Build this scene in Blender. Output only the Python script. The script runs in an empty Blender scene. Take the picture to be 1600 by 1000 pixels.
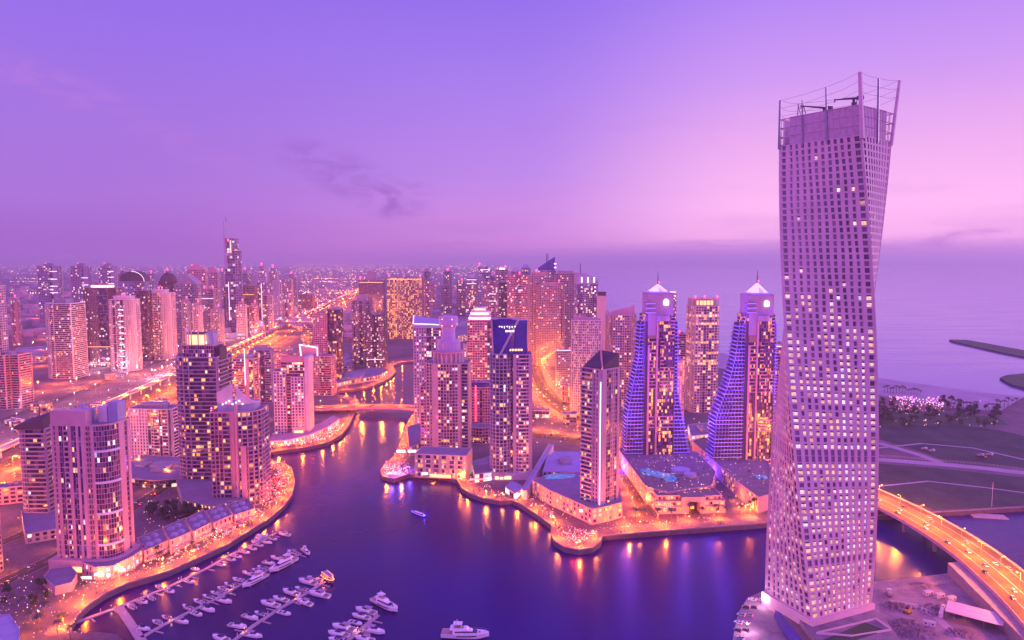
import bpy, math, random
from mathutils import Vector
R = math.radians
rnd = random.Random(11)
C = bpy.context.scene.collection
SC = bpy.context.scene

# ------------------------------------------------------------------ camera
FPX, HC = 1100.0, 212.0
PIT = math.atan((500 - 408) / FPX)
CP, SP = math.cos(PIT), math.sin(PIT)
cd = bpy.data.cameras.new('camera'); cam = bpy.data.objects.new('camera', cd); C.objects.link(cam)
cd.sensor_width = 36; cd.lens = FPX / 1600 * 36; cd.clip_start = 1; cd.clip_end = 200000
cam.location = (0, 0, HC); cam.rotation_euler = (math.pi / 2 - PIT, 0, 0)
SC.camera = cam

def lin(r, g, b):
    f = lambda c: (c / 255 / 12.92 if c / 255 <= .04045 else ((c / 255 + .055) / 1.055) ** 2.4)
    return (f(r), f(g), f(b), 1)

# ------------------------------------------------------------------ sky
W = bpy.data.worlds.new('World'); SC.world = W; W.use_nodes = True
nt = W.node_tree; N = nt.nodes; L = nt.links
for n in list(N): N.remove(n)
def nd(t, kind, **kw):
    n = t.nodes.new(kind)
    for k, v in kw.items(): setattr(n, k, v)
    return n
def mth(t, op, a, b=None, clamp=False):
    n = t.nodes.new('ShaderNodeMath'); n.operation = op; n.use_clamp = clamp
    for i, x in enumerate((a, b)):
        if x is None: continue
        if isinstance(x, (int, float)): n.inputs[i].default_value = x
        else: t.links.new(x, n.inputs[i])
    return n.outputs[0]
def ramp(t, fac, stops):
    n = t.nodes.new('ShaderNodeValToRGB'); e = n.color_ramp.elements
    while len(e) < len(stops): e.new(.5)
    for k, (p, c) in enumerate(stops): e[k].position = p; e[k].color = c
    t.links.new(fac, n.inputs[0]); return n.outputs[0]
def mixc(t, f, a, b):
    n = t.nodes.new('ShaderNodeMix'); n.data_type = 'RGBA'; n.clamp_factor = True
    for k, x in ((0, f), (6, a), (7, b)):
        if isinstance(x, (int, float, tuple)): n.inputs[k].default_value = x
        else: t.links.new(x, n.inputs[k])
    return n.outputs[2]
def maprange(t, v, a, b, c=0., d=1., smooth=True):
    n = t.nodes.new('ShaderNodeMapRange'); n.interpolation_type = 'SMOOTHSTEP' if smooth else 'LINEAR'
    t.links.new(v, n.inputs[0])
    for i, x in enumerate((a, b, c, d)): n.inputs[i + 1].default_value = x
    return n.outputs[0]
tc = nd(nt, 'ShaderNodeTexCoord')
sx = nd(nt, 'ShaderNodeSeparateXYZ'); L.new(tc.outputs['Generated'], sx.inputs[0])
X, Y, Z = sx.outputs
zz = mth(nt, 'MULTIPLY', Z, 2.0)     # position .1 = 2.9 degrees up
left = ramp(nt, zz, [(0, lin(160, 98, 200)), (.06, lin(162, 105, 208)), (.16, lin(170, 118, 222)), (.34, lin(163, 118, 226)), (.55, lin(154, 114, 236)), (.70, lin(145, 108, 236)), (1, lin(140, 108, 225))])
midr = ramp(nt, zz, [(0, lin(192, 118, 212)), (.04, lin(218, 142, 224)), (.12, lin(212, 146, 232)), (.25, lin(190, 140, 238)), (.45, lin(172, 130, 240)), (.70, lin(145, 112, 238)), (1, lin(135, 105, 228))])
right = ramp(nt, zz, [(0, lin(185, 120, 212)), (.03, lin(225, 150, 224)), (.06, lin(274, 196, 250)), (.14, lin(268, 198, 252)), (.30, lin(243, 178, 243)), (.46, lin(210, 157, 246)), (.66, lin(178, 135, 246)), (1, lin(160, 125, 236))])
f1 = maprange(nt, X, -.5, .08); f2 = maprange(nt, X, .0, .34)
front = mixc(nt, f2, mixc(nt, f1, left, midr), right)
# wisps of cloud, long and thin
mp = nd(nt, 'ShaderNodeMapping'); L.new(tc.outputs['Generated'], mp.inputs[0])
mp.inputs['Rotation'].default_value = (0, R(10), 0); mp.inputs['Scale'].default_value = (2.2, 2.2, 15)
nz = nd(nt, 'ShaderNodeTexNoise'); L.new(mp.outputs[0], nz.inputs[0])
nz.inputs['Scale'].default_value = 1.7; nz.inputs['Detail'].default_value = 7; nz.inputs['Roughness'].default_value = .58; nz.inputs['Distortion'].default_value = .5
wis = maprange(nt, nz.outputs[0], .50, .78)
low = maprange(nt, Z, .30, .05)
wisp = mth(nt, 'MULTIPLY', mth(nt, 'MULTIPLY', wis, low), .30)
front = mixc(nt, wisp, front, lin(172, 108, 205))
def patch(cx, cz, rx, rz, tilt):
    # soft region of sky around one direction, where a darker wisp lies
    a = mth(nt, 'SUBTRACT', X, cx); b = mth(nt, 'SUBTRACT', Z, cz)
    b = mth(nt, 'SUBTRACT', b, mth(nt, 'MULTIPLY', a, tilt))
    a = mth(nt, 'DIVIDE', a, rx); b = mth(nt, 'DIVIDE', b, rz)
    d = mth(nt, 'ADD', mth(nt, 'MULTIPLY', a, a), mth(nt, 'MULTIPLY', b, b))
    return maprange(nt, d, 1.0, .0)
n2 = nd(nt, 'ShaderNodeTexNoise'); mp2 = nd(nt, 'ShaderNodeMapping'); L.new(tc.outputs['Generated'], mp2.inputs[0])
mp2.inputs['Scale'].default_value = (5, 5, 16); mp2.inputs['Rotation'].default_value = (0, R(-18), 0); L.new(mp2.outputs[0], n2.inputs[0])
n2.inputs['Scale'].default_value = 3.2; n2.inputs['Detail'].default_value = 8; n2.inputs['Roughness'].default_value = .62; n2.inputs['Distortion'].default_value = .8
tex2 = maprange(nt, n2.outputs[0], .34, .70)
for (cx, cz, rx, rz, tilt, col, k) in ((-.215, .110, .115, .042, -.40, lin(150, 95, 200), .75), (-.160, .082, .060, .032, .2, lin(150, 95, 200), .7),
                                       (.57, .028, .16, .016, .08, lin(188, 112, 208), .8), (-.50, .19, .20, .030, -.45, lin(190, 128, 224), .55), (.30, .024, .14, .007, 0, lin(190, 118, 210), .6),
                                       (-.10, .022, .12, .008, 0, lin(168, 100, 204), .5)):
    front = mixc(nt, mth(nt, 'MULTIPLY', mth(nt, 'MULTIPLY', patch(cx, cz, rx, rz, tilt), tex2), k), front, col)
# unseen sky behind the camera, brightened pink to light facades; higher up plain violet
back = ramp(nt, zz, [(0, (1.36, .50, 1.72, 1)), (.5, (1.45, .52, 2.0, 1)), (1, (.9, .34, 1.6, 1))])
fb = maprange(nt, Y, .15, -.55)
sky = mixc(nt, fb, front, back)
hz = maprange(nt, Z, .42, .8)
sky = mixc(nt, hz, sky, (.54, .22, 1.34, 1))
sky = mixc(nt, maprange(nt, Z, .0, -.04), sky, lin(110, 70, 150))
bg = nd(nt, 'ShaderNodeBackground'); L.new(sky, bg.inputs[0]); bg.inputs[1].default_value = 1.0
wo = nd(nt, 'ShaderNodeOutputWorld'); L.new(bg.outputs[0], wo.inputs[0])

# ------------------------------------------------------------------ the last sun, low over the sea
sd = bpy.data.lights.new('sun', 'SUN'); so = bpy.data.objects.new('sun', sd); C.objects.link(so)
sd.energy = 1.6; sd.angle = R(25); sd.color = (.9, .58, 1)
so.rotation_euler = (R(80), 0, R(180 - 62)); so.location = (3000, 2000, 400)
SC.view_settings.view_transform = 'Standard'; SC.view_settings.look = 'None'
SC.view_settings.exposure = 0; SC.view_settings.gamma = 1
cy = SC.cycles
cy.use_denoising = True; cy.max_bounces = 4; cy.diffuse_bounces = 2; cy.glossy_bounces = 2; cy.transmission_bounces = 2
cy.volume_bounces = 0; cy.sample_clamp_indirect = 2.0; cy.sample_clamp_direct = 0; cy.caustics_reflective = False; cy.caustics_refractive = False
cy.use_light_tree = True

# ------------------------------------------------------------------ geometry helpers
ZL = 3.5                                                  # quay level above the water
def ray(u, v):
    x = (u - 800) / FPX; y = (500 - v) / FPX
    return (x, CP + y * SP, -SP + y * CP)
def G(u, v, z=ZL):
    d = ray(u, v); t = (z - HC) / d[2]
    return (d[0] * t, d[1] * t)
def PX(x, y, z):
    dz = z - HC; dep = y * CP - dz * SP
    return (800 + FPX * x / dep, 500 - FPX * (y * SP + dz * CP) / dep)
def zat(x, y, v):
    k = (500 - v) / FPX
    return HC + y * (k * CP - SP) / (CP + k * SP)
def rot2(p, a): c, s = math.cos(a), math.sin(a); return (p[0] * c - p[1] * s, p[0] * s + p[1] * c)
def area2(p): return sum(p[i - 1][0] * p[i][1] - p[i][0] * p[i - 1][1] for i in range(len(p))) / 2
def ccw(p): return list(p) if area2(p) > 0 else list(p)[::-1]
def offset(poly, d):
    out = []; n = len(poly)
    for i in range(n):
        a, b, c = poly[i - 1], poly[i], poly[(i + 1) % n]
        t1 = norm2((b[0] - a[0], b[1] - a[1])); t2 = norm2((c[0] - b[0], c[1] - b[1]))
        n1 = (t1[1], -t1[0]); n2_ = (t2[1], -t2[0])
        k = 1 + n1[0] * n2_[0] + n1[1] * n2_[1]; k = max(k, .35)
        out.append((b[0] + d * (n1[0] + n2_[0]) / k, b[1] + d * (n1[1] + n2_[1]) / k))
    return out
def norm2(t): l = math.hypot(*t) or 1; return (t[0] / l, t[1] / l)

class MB:
    def __init__(s): s.v = []; s.f = []; s.m = []; s.a = []
    def quad(s, a, b, c, d, m=0, at=None):
        n = len(s.v); s.v += [a, b, c, d]; s.f.append((n, n + 1, n + 2, n + 3)); s.m.append(m); s.a.append(at)
    def tri(s, a, b, c, m=0):
        n = len(s.v); s.v += [a, b, c]; s.f.append((n, n + 1, n + 2)); s.m.append(m); s.a.append(None)
    def ngon(s, pts, m=0):
        n = len(s.v); s.v += list(pts); s.f.append(tuple(range(n, n + len(pts)))); s.m.append(m); s.a.append(None)
    def prism(s, poly, z0, z1, m=0, top=None, cap=True, bottom=False):
        n = len(s.v); k = len(poly); top = top or poly
        zt = z1 if isinstance(z1, (list, tuple)) else [z1] * k
        s.v += [(p[0], p[1], z0) for p in poly] + [(p[0], p[1], z) for p, z in zip(top, zt)]
        for i in range(k):
            j = (i + 1) % k; s.f.append((n + i, n + j, n + k + j, n + k + i)); s.m.append(m); s.a.append(None)
        if cap: s.f.append(tuple(n + k + i for i in range(k))); s.m.append(m); s.a.append(None)
        if bottom: s.f.append(tuple(n + k - 1 - i for i in range(k))); s.m.append(m); s.a.append(None)
    def box(s, x0, x1, y0, y1, z0, z1, m=0):
        s.prism([(x0, y0), (x1, y0), (x1, y1), (x0, y1)], z0, z1, m, bottom=True)
    def obox(s, o, t, l0, l1, d0, d1, z0, z1, m=0):
        nx, ny = t[1], -t[0]
        q = lambda l, d: (o[0] + t[0] * l + nx * d, o[1] + t[1] * l + ny * d)
        s.prism(ccw([q(l0, d0), q(l0, d1), q(l1, d1), q(l1, d0)]), z0, z1, m, bottom=True)
    def bar(s, p, q, r, m=0, r2=None, k=6):
        p, q = Vector(p), Vector(q); d = (q - p).normalized()
        u = d.orthogonal().normalized(); w = d.cross(u); r2 = r if r2 is None else r2; n = len(s.v)
        for c, rr in ((p, r), (q, r2)):
            for i in range(k):
                a = 2 * math.pi * (i + .5) / k; s.v.append(tuple(c + (u * math.cos(a) + w * math.sin(a)) * rr))
        for i in range(k):
            j = (i + 1) % k; s.f.append((n + i, n + j, n + k + j, n + k + i)); s.m.append(m); s.a.append(None)
        s.f.append(tuple(n + k + i for i in range(k))); s.m.append(m); s.a.append(None)
        s.f.append(tuple(n + k - 1 - i for i in range(k))); s.m.append(m); s.a.append(None)
    def ball(s, c, r, m=0, k=6, rz=None):
        rz = rz or r; n = len(s.v); rows = max(3, k // 2)
        for i in range(rows + 1):
            th = math.pi * i / rows
            for j in range(k):
                a = 2 * math.pi * j / k; s.v.append((c[0] + r * math.sin(th) * math.cos(a), c[1] + r * math.sin(th) * math.sin(a), c[2] - rz * math.cos(th)))
        for i in range(rows):
            for j in range(k):
                j2 = (j + 1) % k
                s.f.append((n + i * k + j, n + i * k + j2, n + (i + 1) * k + j2, n + (i + 1) * k + j)); s.m.append(m); s.a.append(None)
    def mesh(s, name, mats, smooth=False):
        me = bpy.data.meshes.new(name); me.from_pydata(s.v, [], s.f)
        for m in (mats if isinstance(mats, (list, tuple)) else [mats]): me.materials.append(m)
        if any(s.m): me.polygons.foreach_set('material_index', s.m)
        if any(x is not None for x in s.a):
            at = me.attributes.new('pane', 'FLOAT_COLOR', 'FACE')
            flat = []
            for x in s.a: flat += list(x or (0, 0, 0)) + [1]
            at.data.foreach_set('color', flat)
        if smooth: me.polygons.foreach_set('use_smooth', [True] * len(s.f))
        me.update(); return me
    def build(s, name, mats, parent=None, smooth=False):
        if not s.f: return None
        o = bpy.data.objects.new(name, s.mesh(name, mats, smooth)); C.objects.link(o)
        if parent is not None: o.parent = parent
        return o
def tag(o, label, cat, group=None, kind=None):
    o['label'] = label; o['category'] = cat
    if group: o['group'] = group
    if kind: o['kind'] = kind
    return o
def empty(name, label, cat, loc=(0, 0, 0), rz=0, group=None):
    o = bpy.data.objects.new(name, None); C.objects.link(o); o.location = loc; o.rotation_euler = (0, 0, rz); o.empty_display_size = 1
    return tag(o, label, cat, group)
def struct(o): o['kind'] = 'structure'; return o
def stuff(o): o['kind'] = 'stuff'; return o
def dup(root, loc, rz, label=None, group=None, scale=None):
    r = root.copy(); C.objects.link(r); r.location = loc; r.rotation_euler = (0, 0, rz)
    if scale: r.scale = (scale, scale, scale)
    if label: r['label'] = label
    if group: r['group'] = group
    for ch in root.children:
        c = ch.copy(); C.objects.link(c); c.parent = r
        for g in ch.children:
            d = g.copy(); C.objects.link(d); d.parent = c
    return r

# ------------------------------------------------------------------ materials
def base_mat(name):
    m = bpy.data.materials.new(name); m.use_nodes = True
    return m, m.node_tree, m.node_tree.nodes['Principled BSDF']
def mat(name, col, rough=.7, var=.18, scale=.25, metal=0., spec=.3, coords='Object', stretch=None):
    m, t, b = base_mat(name)
    c = nd(t, 'ShaderNodeTexCoord'); n = nd(t, 'ShaderNodeTexNoise'); src = c.outputs[coords]
    if stretch:
        mp = nd(t, 'ShaderNodeMapping'); mp.inputs['Scale'].default_value = stretch; t.links.new(src, mp.inputs[0]); src = mp.outputs[0]
    t.links.new(src, n.inputs[0]); n.inputs['Scale'].default_value = scale; n.inputs['Detail'].default_value = 5; n.inputs['Roughness'].default_value = .65
    lo = tuple(x * (1 - var) for x in col[:3]) + (1,); hi = tuple(min(1, x * (1 + var)) for x in col[:3]) + (1,)
    t.links.new(ramp(t, n.outputs[0], [(.3, lo), (.7, hi)]), b.inputs['Base Color'])
    b.inputs['Roughness'].default_value = rough; b.inputs['Metallic'].default_value = metal; b.inputs['Specular IOR Level'].default_value = spec
    return m
def emat(name, col, strength, base=(.6, .6, .6)):
    m, t, b = base_mat(name)
    b.inputs['Base Color'].default_value = base + (1,); b.inputs['Emission Color'].default_value = tuple(col) + (1,); b.inputs['Emission Strength'].default_value = strength
    m.cycles.emission_sampling = 'NONE'
    return m
M = {}
for k, c in dict(beige=(.56, .40, .36), sand=(.66, .50, .45), pale=(.68, .58, .60), white=(.78, .74, .78), brown=(.34, .22, .21), dark=(.10, .07, .09),
                 grey=(.36, .31, .36), roof=(.26, .21, .28), bluegrey=(.38, .36, .50), mauve=(.44, .33, .42), wine=(.17, .09, .15), rose=(.64, .36, .38), steel=(.42, .38, .48)).items():
    M[k] = mat('wall ' + k, c, .75, .13, .12, stretch=(1, 1, .35))
M['concrete'] = mat('quay concrete', (.36, .28, .30), .85, .2, .3)
M['glass'] = mat('dark glazing', (.035, .025, .075), .12, .3, .2, spec=.7)
M['blueglass'] = mat('blue glazing', (.05, .04, .30), .12, .3, .1, spec=.8)
M['metal'] = mat('grey metal', (.30, .26, .33), .45, .15, .5, metal=.5)
M['darkmetal'] = mat('dark metal', (.12, .09, .13), .5, .15, .5, metal=.4)
M['red_e'] = emat('red beacon', (1, .02, .05), 9)
M['white_e'] = emat('white lamp glass', (1, .72, .86), 2.4)
M['warm_e'] = emat('warm lamp glass', (1, .42, .11), 2.6)
M['orange_e'] = emat('orange lamp glass', (1, .25, .02), 3.5)
M['gold_e'] = emat('golden light', (1, .48, .05), 2.2)
M['blue_e'] = emat('blue led', (.12, .04, 1), 1.3)
M['cyan_e'] = emat('pool light', (.25, .75, 1), .9)
M['pink_e'] = emat('pink light', (1, .25, .75), 2.5)
def pane_mat():
    m, t, b = base_mat('window pane')
    a = nd(t, 'ShaderNodeAttribute'); a.attribute_name = 'pane'
    s = nd(t, 'ShaderNodeSeparateColor'); t.links.new(a.outputs['Color'], s.inputs[0])
    base = mixc(t, s.outputs[2], (.055, .025, .085, 1), (.36, .22, .32, 1)); t.links.new(base, b.inputs['Base Color'])
    b.inputs['Roughness'].default_value = .12; b.inputs['Specular IOR Level'].default_value = .65
    col = ramp(t, s.outputs[1], [(0, (1, .28, .025, 1)), (.4, (1, .43, .13, 1)), (.7, (1, .58, .40, 1)), (.88, (1, .72, .80, 1)), (1, (.72, .66, 1, 1))])
    t.links.new(col, b.inputs['Emission Color'])
    # a lit room is uneven: curtains, furniture
    c = nd(t, 'ShaderNodeTexCoord'); n = nd(t, 'ShaderNodeTexNoise'); t.links.new(c.outputs['Object'], n.inputs[0]); n.inputs['Scale'].default_value = 1.1; n.inputs['Detail'].default_value = 2
    k = maprange(t, n.outputs[0], .3, .7, .55, 1.35)
    t.links.new(mth(t, 'MULTIPLY', mth(t, 'MULTIPLY', s.outputs[0], k), 2.0), b.inputs['Emission Strength'])
    m.cycles.emission_sampling = 'NONE'
    return m
M['pane'] = pane_mat()

# ------------------------------------------------------------------ water and land
m, t, b = base_mat('sea water'); M['water'] = m
c = nd(t, 'ShaderNodeTexCoord'); n = nd(t, 'ShaderNodeTexNoise'); t.links.new(c.outputs['Object'], n.inputs[0]); n.inputs['Scale'].default_value = .004; n.inputs['Detail'].default_value = 3
t.links.new(ramp(t, n.outputs[0], [(.35, (.036, .003, .08, 1)), (.65, (.015, .004, .19, 1))]), b.inputs['Base Color'])
b.inputs['Roughness'].default_value = .27; b.inputs['IOR'].default_value = 1.33
n3 = nd(t, 'ShaderNodeTexNoise'); t.links.new(c.outputs['Object'], n3.inputs[0]); n3.inputs['Scale'].default_value = .22; n3.inputs['Detail'].default_value = 4
mpw = nd(t, 'ShaderNodeMapping'); mpw.inputs['Scale'].default_value = (1, .35, 1); mpw.inputs['Rotation'].default_value = (0, 0, R(35)); t.links.new(c.outputs['Object'], mpw.inputs[0]); nw = nd(t, 'ShaderNodeTexNoise'); t.links.new(mpw.outputs[0], nw.inputs[0]); nw.inputs['Scale'].default_value = .012; nw.inputs['Detail'].default_value = 1; nw.inputs['Distortion'].default_value = 0
t.links.new(maprange(t, nw.outputs[0], .25, .75, .21, .268), b.inputs['Roughness'])
bp = nd(t, 'ShaderNodeBump'); bp.inputs['Strength'].default_value = .10; bp.inputs['Distance'].default_value = .6
t.links.new(n3.outputs[0], bp.inputs['Height']); t.links.new(bp.outputs[0], b.inputs['Normal'])
mb = MB(); mb.box(-60000, 60000, -3000, 62000, -1, 0)
struct(mb.build('water', M['water']))
m, t, b = base_mat('open sea'); M['sea'] = m
b.inputs['Base Color'].default_value = (.17, .10, .46, 1); b.inputs['Roughness'].default_value = .14; b.inputs['IOR'].default_value = 1.33
c = nd(t, 'ShaderNodeTexCoord'); n3 = nd(t, 'ShaderNodeTexNoise'); mp = nd(t, 'ShaderNodeMapping'); mp.inputs['Scale'].default_value = (.3, 1.6, 1); t.links.new(c.outputs['Object'], mp.inputs[0]); t.links.new(mp.outputs[0], n3.inputs[0]); n3.inputs['Scale'].default_value = .012; n3.inputs['Detail'].default_value = 6
t.links.new(maprange(t, n3.outputs[0], .35, .7, .13, .19), b.inputs['Roughness'])

westq = [(230, 1060), (195, 1003), (183, 991), (150, 987), (125, 989), (113, 985), (112, 977), (122, 962), (140, 945), (165, 928), (200, 912), (235, 902), (265, 893), (320, 868), (355, 852), (390, 830), (420, 812), (445, 790), (457, 772), (461, 752), (456, 732), (444, 724), (428, 722), (419, 716), (424, 706), (450, 703), (480, 699), (512, 692), (533, 680), (545, 665), (553, 648), (556, 640), (563, 632), (560, 624), (545, 619), (528, 616), (530, 611), (550, 609), (575, 605), (597, 597), (612, 588), (619, 580), (613, 571), (626, 566), (668, 562)]
eastq = [(672, 575), (664, 600), (655, 625), (648, 645), (640, 655), (633, 668), (626, 690), (617, 712), (601, 727), (594, 736), (598, 745), (616, 749), (640, 741), (680, 743), (714, 750), (721, 763), (735, 772), (755, 779), (780, 783), (800, 782), (815, 789), (840, 806), (862, 822), (860, 834), (866, 846), (882, 856), (905, 860), (926, 857), (938, 848), (942, 838), (1000, 833), (1100, 825.5), (1200, 818), (1372, 806), (1465, 801), (1600, 793), (1800, 783), (2300, 762)]
coast = [(2500, 690), (2000, 645), (1750, 628), (1600, 620), (1530, 612), (1440, 600), (1370, 590), (1210, 566), (1130, 552), (1060, 536), (980, 506), (930, 472), (880, 442), (830, 426), (790, 418)]
WQ = [G(*p) for p in westq]; EQ = [G(*p) for p in eastq]; CO = [G(*p) for p in coast]
landp = WQ + EQ + CO + [(-1500, 61000), (-60000, 61000), (-60000, 150), (WQ[0][0], 150)]
landp = ccw(landp)
mb = MB(); mb.ngon([(p[0], p[1], .03) for p in ccw([EQ[-1]] + CO + [(-1500, 61500), (59000, 61500), (59000, 700)])]); struct(mb.build('sea', M['sea']))
def ground_mat(name, c1, c2, sc, rough=.9):
    m, t, b = base_mat(name); c = nd(t, 'ShaderNodeTexCoord')
    n = nd(t, 'ShaderNodeTexNoise'); t.links.new(c.outputs['Object'], n.inputs[0]); n.inputs['Scale'].default_value = sc; n.inputs['Detail'].default_value = 8; n.inputs['Roughness'].default_value = .7
    n4 = nd(t, 'ShaderNodeTexNoise'); t.links.new(c.outputs['Object'], n4.inputs[0]); n4.inputs['Scale'].default_value = sc * 22; n4.inputs['Detail'].default_value = 4
    f = mth(t, 'ADD', mth(t, 'MULTIPLY', n.outputs[0], .7), mth(t, 'MULTIPLY', n4.outputs[0], .3))
    t.links.new(ramp(t, f, [(.36, c1 + (1,)), (.64, c2 + (1,))]), b.inputs['Base Color'])
    b.inputs['Roughness'].default_value = rough; b.inputs['Specular IOR Level'].default_value = .2
    return m
M['land'] = ground_mat('sandy ground', (.10, .07, .09), (.25, .17, .19), .012)
M['pave'] = ground_mat('promenade paving', (.19, .13, .12), (.30, .21, .19), .15)
M['asphalt'] = ground_mat('asphalt', (.07, .05, .045), (.13, .095, .085), .05)
M['grass'] = ground_mat('dry grass', (.03, .04, .045), (.085, .095, .085), .03)
M['scrub'] = ground_mat('dark scrub', (.05, .07, .045), (.11, .13, .085), .05)
M['beach'] = ground_mat('beach sand', (.36, .27, .34), (.50, .39, .46), .02)
M['gravel'] = ground_mat('site gravel', (.17, .12, .16), (.40, .30, .34), .08)
mb = MB(); mb.prism(landp, -.8, ZL, 0)
struct(mb.build('land', M['land']))
isl = [G(*p) for p in [(1128, 1090), (1138, 1040), (1147, 988), (1153, 958), (1168, 934), (1200, 920), (1372, 908), (1440, 901), (1500, 893), (1570, 905), (1650, 935), (1900, 1090)]]
mb = MB(); mb.prism(ccw(isl), -.8, ZL, 0)
struct(mb.build('ground', M['gravel']))

def band(line, d0, d1, z, h=.02):
    """strip of quads beside a polyline, between two distances to its left"""
    mb = MB(); n = len(line); L0, L1 = [], []
    for i in range(n):
        a = line[max(0, i - 1)]; b = line[min(n - 1, i + 1)]
        t = norm2((b[0] - a[0], b[1] - a[1])); nn = (-t[1], t[0])
        L0.append((line[i][0] + nn[0] * d0, line[i][1] + nn[1] * d0)); L1.append((line[i][0] + nn[0] * d1, line[i][1] + nn[1] * d1))
    for i in range(n - 1):
        if h > .5: mb.prism(ccw([L0[i], L0[i + 1], L1[i + 1], L1[i]]), z, z + h, bottom=True)
        else: mb.quad(*[(p[0], p[1], z + h + (i % 7) * .004) for p in (L0[i], L0[i + 1], L1[i + 1], L1[i])])
    return mb
def smooth(pts, n=5):
    out = []
    for i in range(len(pts) - 1):
        p0, p1, p2, p3 = pts[max(0, i - 1)], pts[i], pts[i + 1], pts[min(len(pts) - 1, i + 2)]
        for k in range(n):
            s = k / n
            out.append(tuple(.5 * (2 * p1[j] + (p2[j] - p0[j]) * s + (2 * p0[j] - 5 * p1[j] + 4 * p2[j] - p3[j]) * s * s + (3 * p1[j] - p0[j] - 3 * p2[j] + p3[j]) * s ** 3) for j in range(2)))
    out.append(pts[-1]); return out
def walk(line, step, start=0.):
    """points and headings every step metres along a polyline"""
    out = []; acc = start
    for i in range(len(line) - 1):
        a, b = line[i], line[i + 1]; d = math.hypot(b[0] - a[0], b[1] - a[1]); t = norm2((b[0] - a[0], b[1] - a[1]))
        while acc < d: out.append(((a[0] + t[0] * acc, a[1] + t[1] * acc), t)); acc += step
        acc -= d
    return out
# the quays: paving and a coping along the water (land lies left of the west quay, and of the east quay)
struct(band(WQ[5:31], .0, 13, ZL, .05).build('promenade', M['pave']))
struct(band(WQ[31:], .0, 14, ZL, .05).build('promenade', M['pave']))
struct(band(EQ[:33], .0, 17, ZL, .05).build('promenade', M['pave']))
struct(band(WQ[5:31], .05, .6, ZL, .9).build('quay_wall', M['concrete']))
struct(band(EQ[:36], .05, .6, ZL, .9).build('quay_wall', M['concrete']))

# ================================================================== towers
def rect(w=1., d=.7): return [(-w / 2, -d / 2), (w / 2, -d / 2), (w / 2, d / 2), (-w / 2, d / 2)]
def cham(w=1., d=.7, c=.12): return [(-w / 2 + c, -d / 2), (w / 2 - c, -d / 2), (w / 2, -d / 2 + c), (w / 2, d / 2 - c), (w / 2 - c, d / 2), (-w / 2 + c, d / 2), (-w / 2, d / 2 - c), (-w / 2, -d / 2 + c)]
def ell(w=1., d=.7, n=16): return [(w / 2 * math.cos(2 * math.pi * i / n), d / 2 * math.sin(2 * math.pi * i / n)) for i in range(n)]
def dfront(w=1., d=.7, b=.2, n=7):
    p = [(-w / 2 + w * i / n, -d / 2 - b * math.sin(math.pi * i / n)) for i in range(n + 1)]
    return p + [(w / 2, d / 2), (-w / 2, d / 2)]
def rcorner(w=1., d=.7, r=.3, side=1, n=5):
    """rectangle with its front corner rounded on one side"""
    arc = [(w / 2 - r + r * math.sin(math.pi / 2 * i / n), -d / 2 + r - r * math.cos(math.pi / 2 * i / n)) for i in range(n + 1)]
    p = [(-w / 2, -d / 2)] + arc + [(w / 2, d / 2), (-w / 2, d / 2)]
    return p if side > 0 else ccw([(-x, y) for x, y in p])
def plus(w=1., d=.8, c=.2):
    a, b = w / 2, d / 2
    return [(-a + c, -b), (a - c, -b), (a - c, -b + c * .6), (a, -b + c * .6), (a, b - c * .6), (a - c, b - c * .6), (a - c, b), (-a + c, b), (-a + c, b - c * .6), (-a, b - c * .6), (-a, -b + c * .6), (-a + c, -b + c * .6)]
NIND = 0
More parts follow.
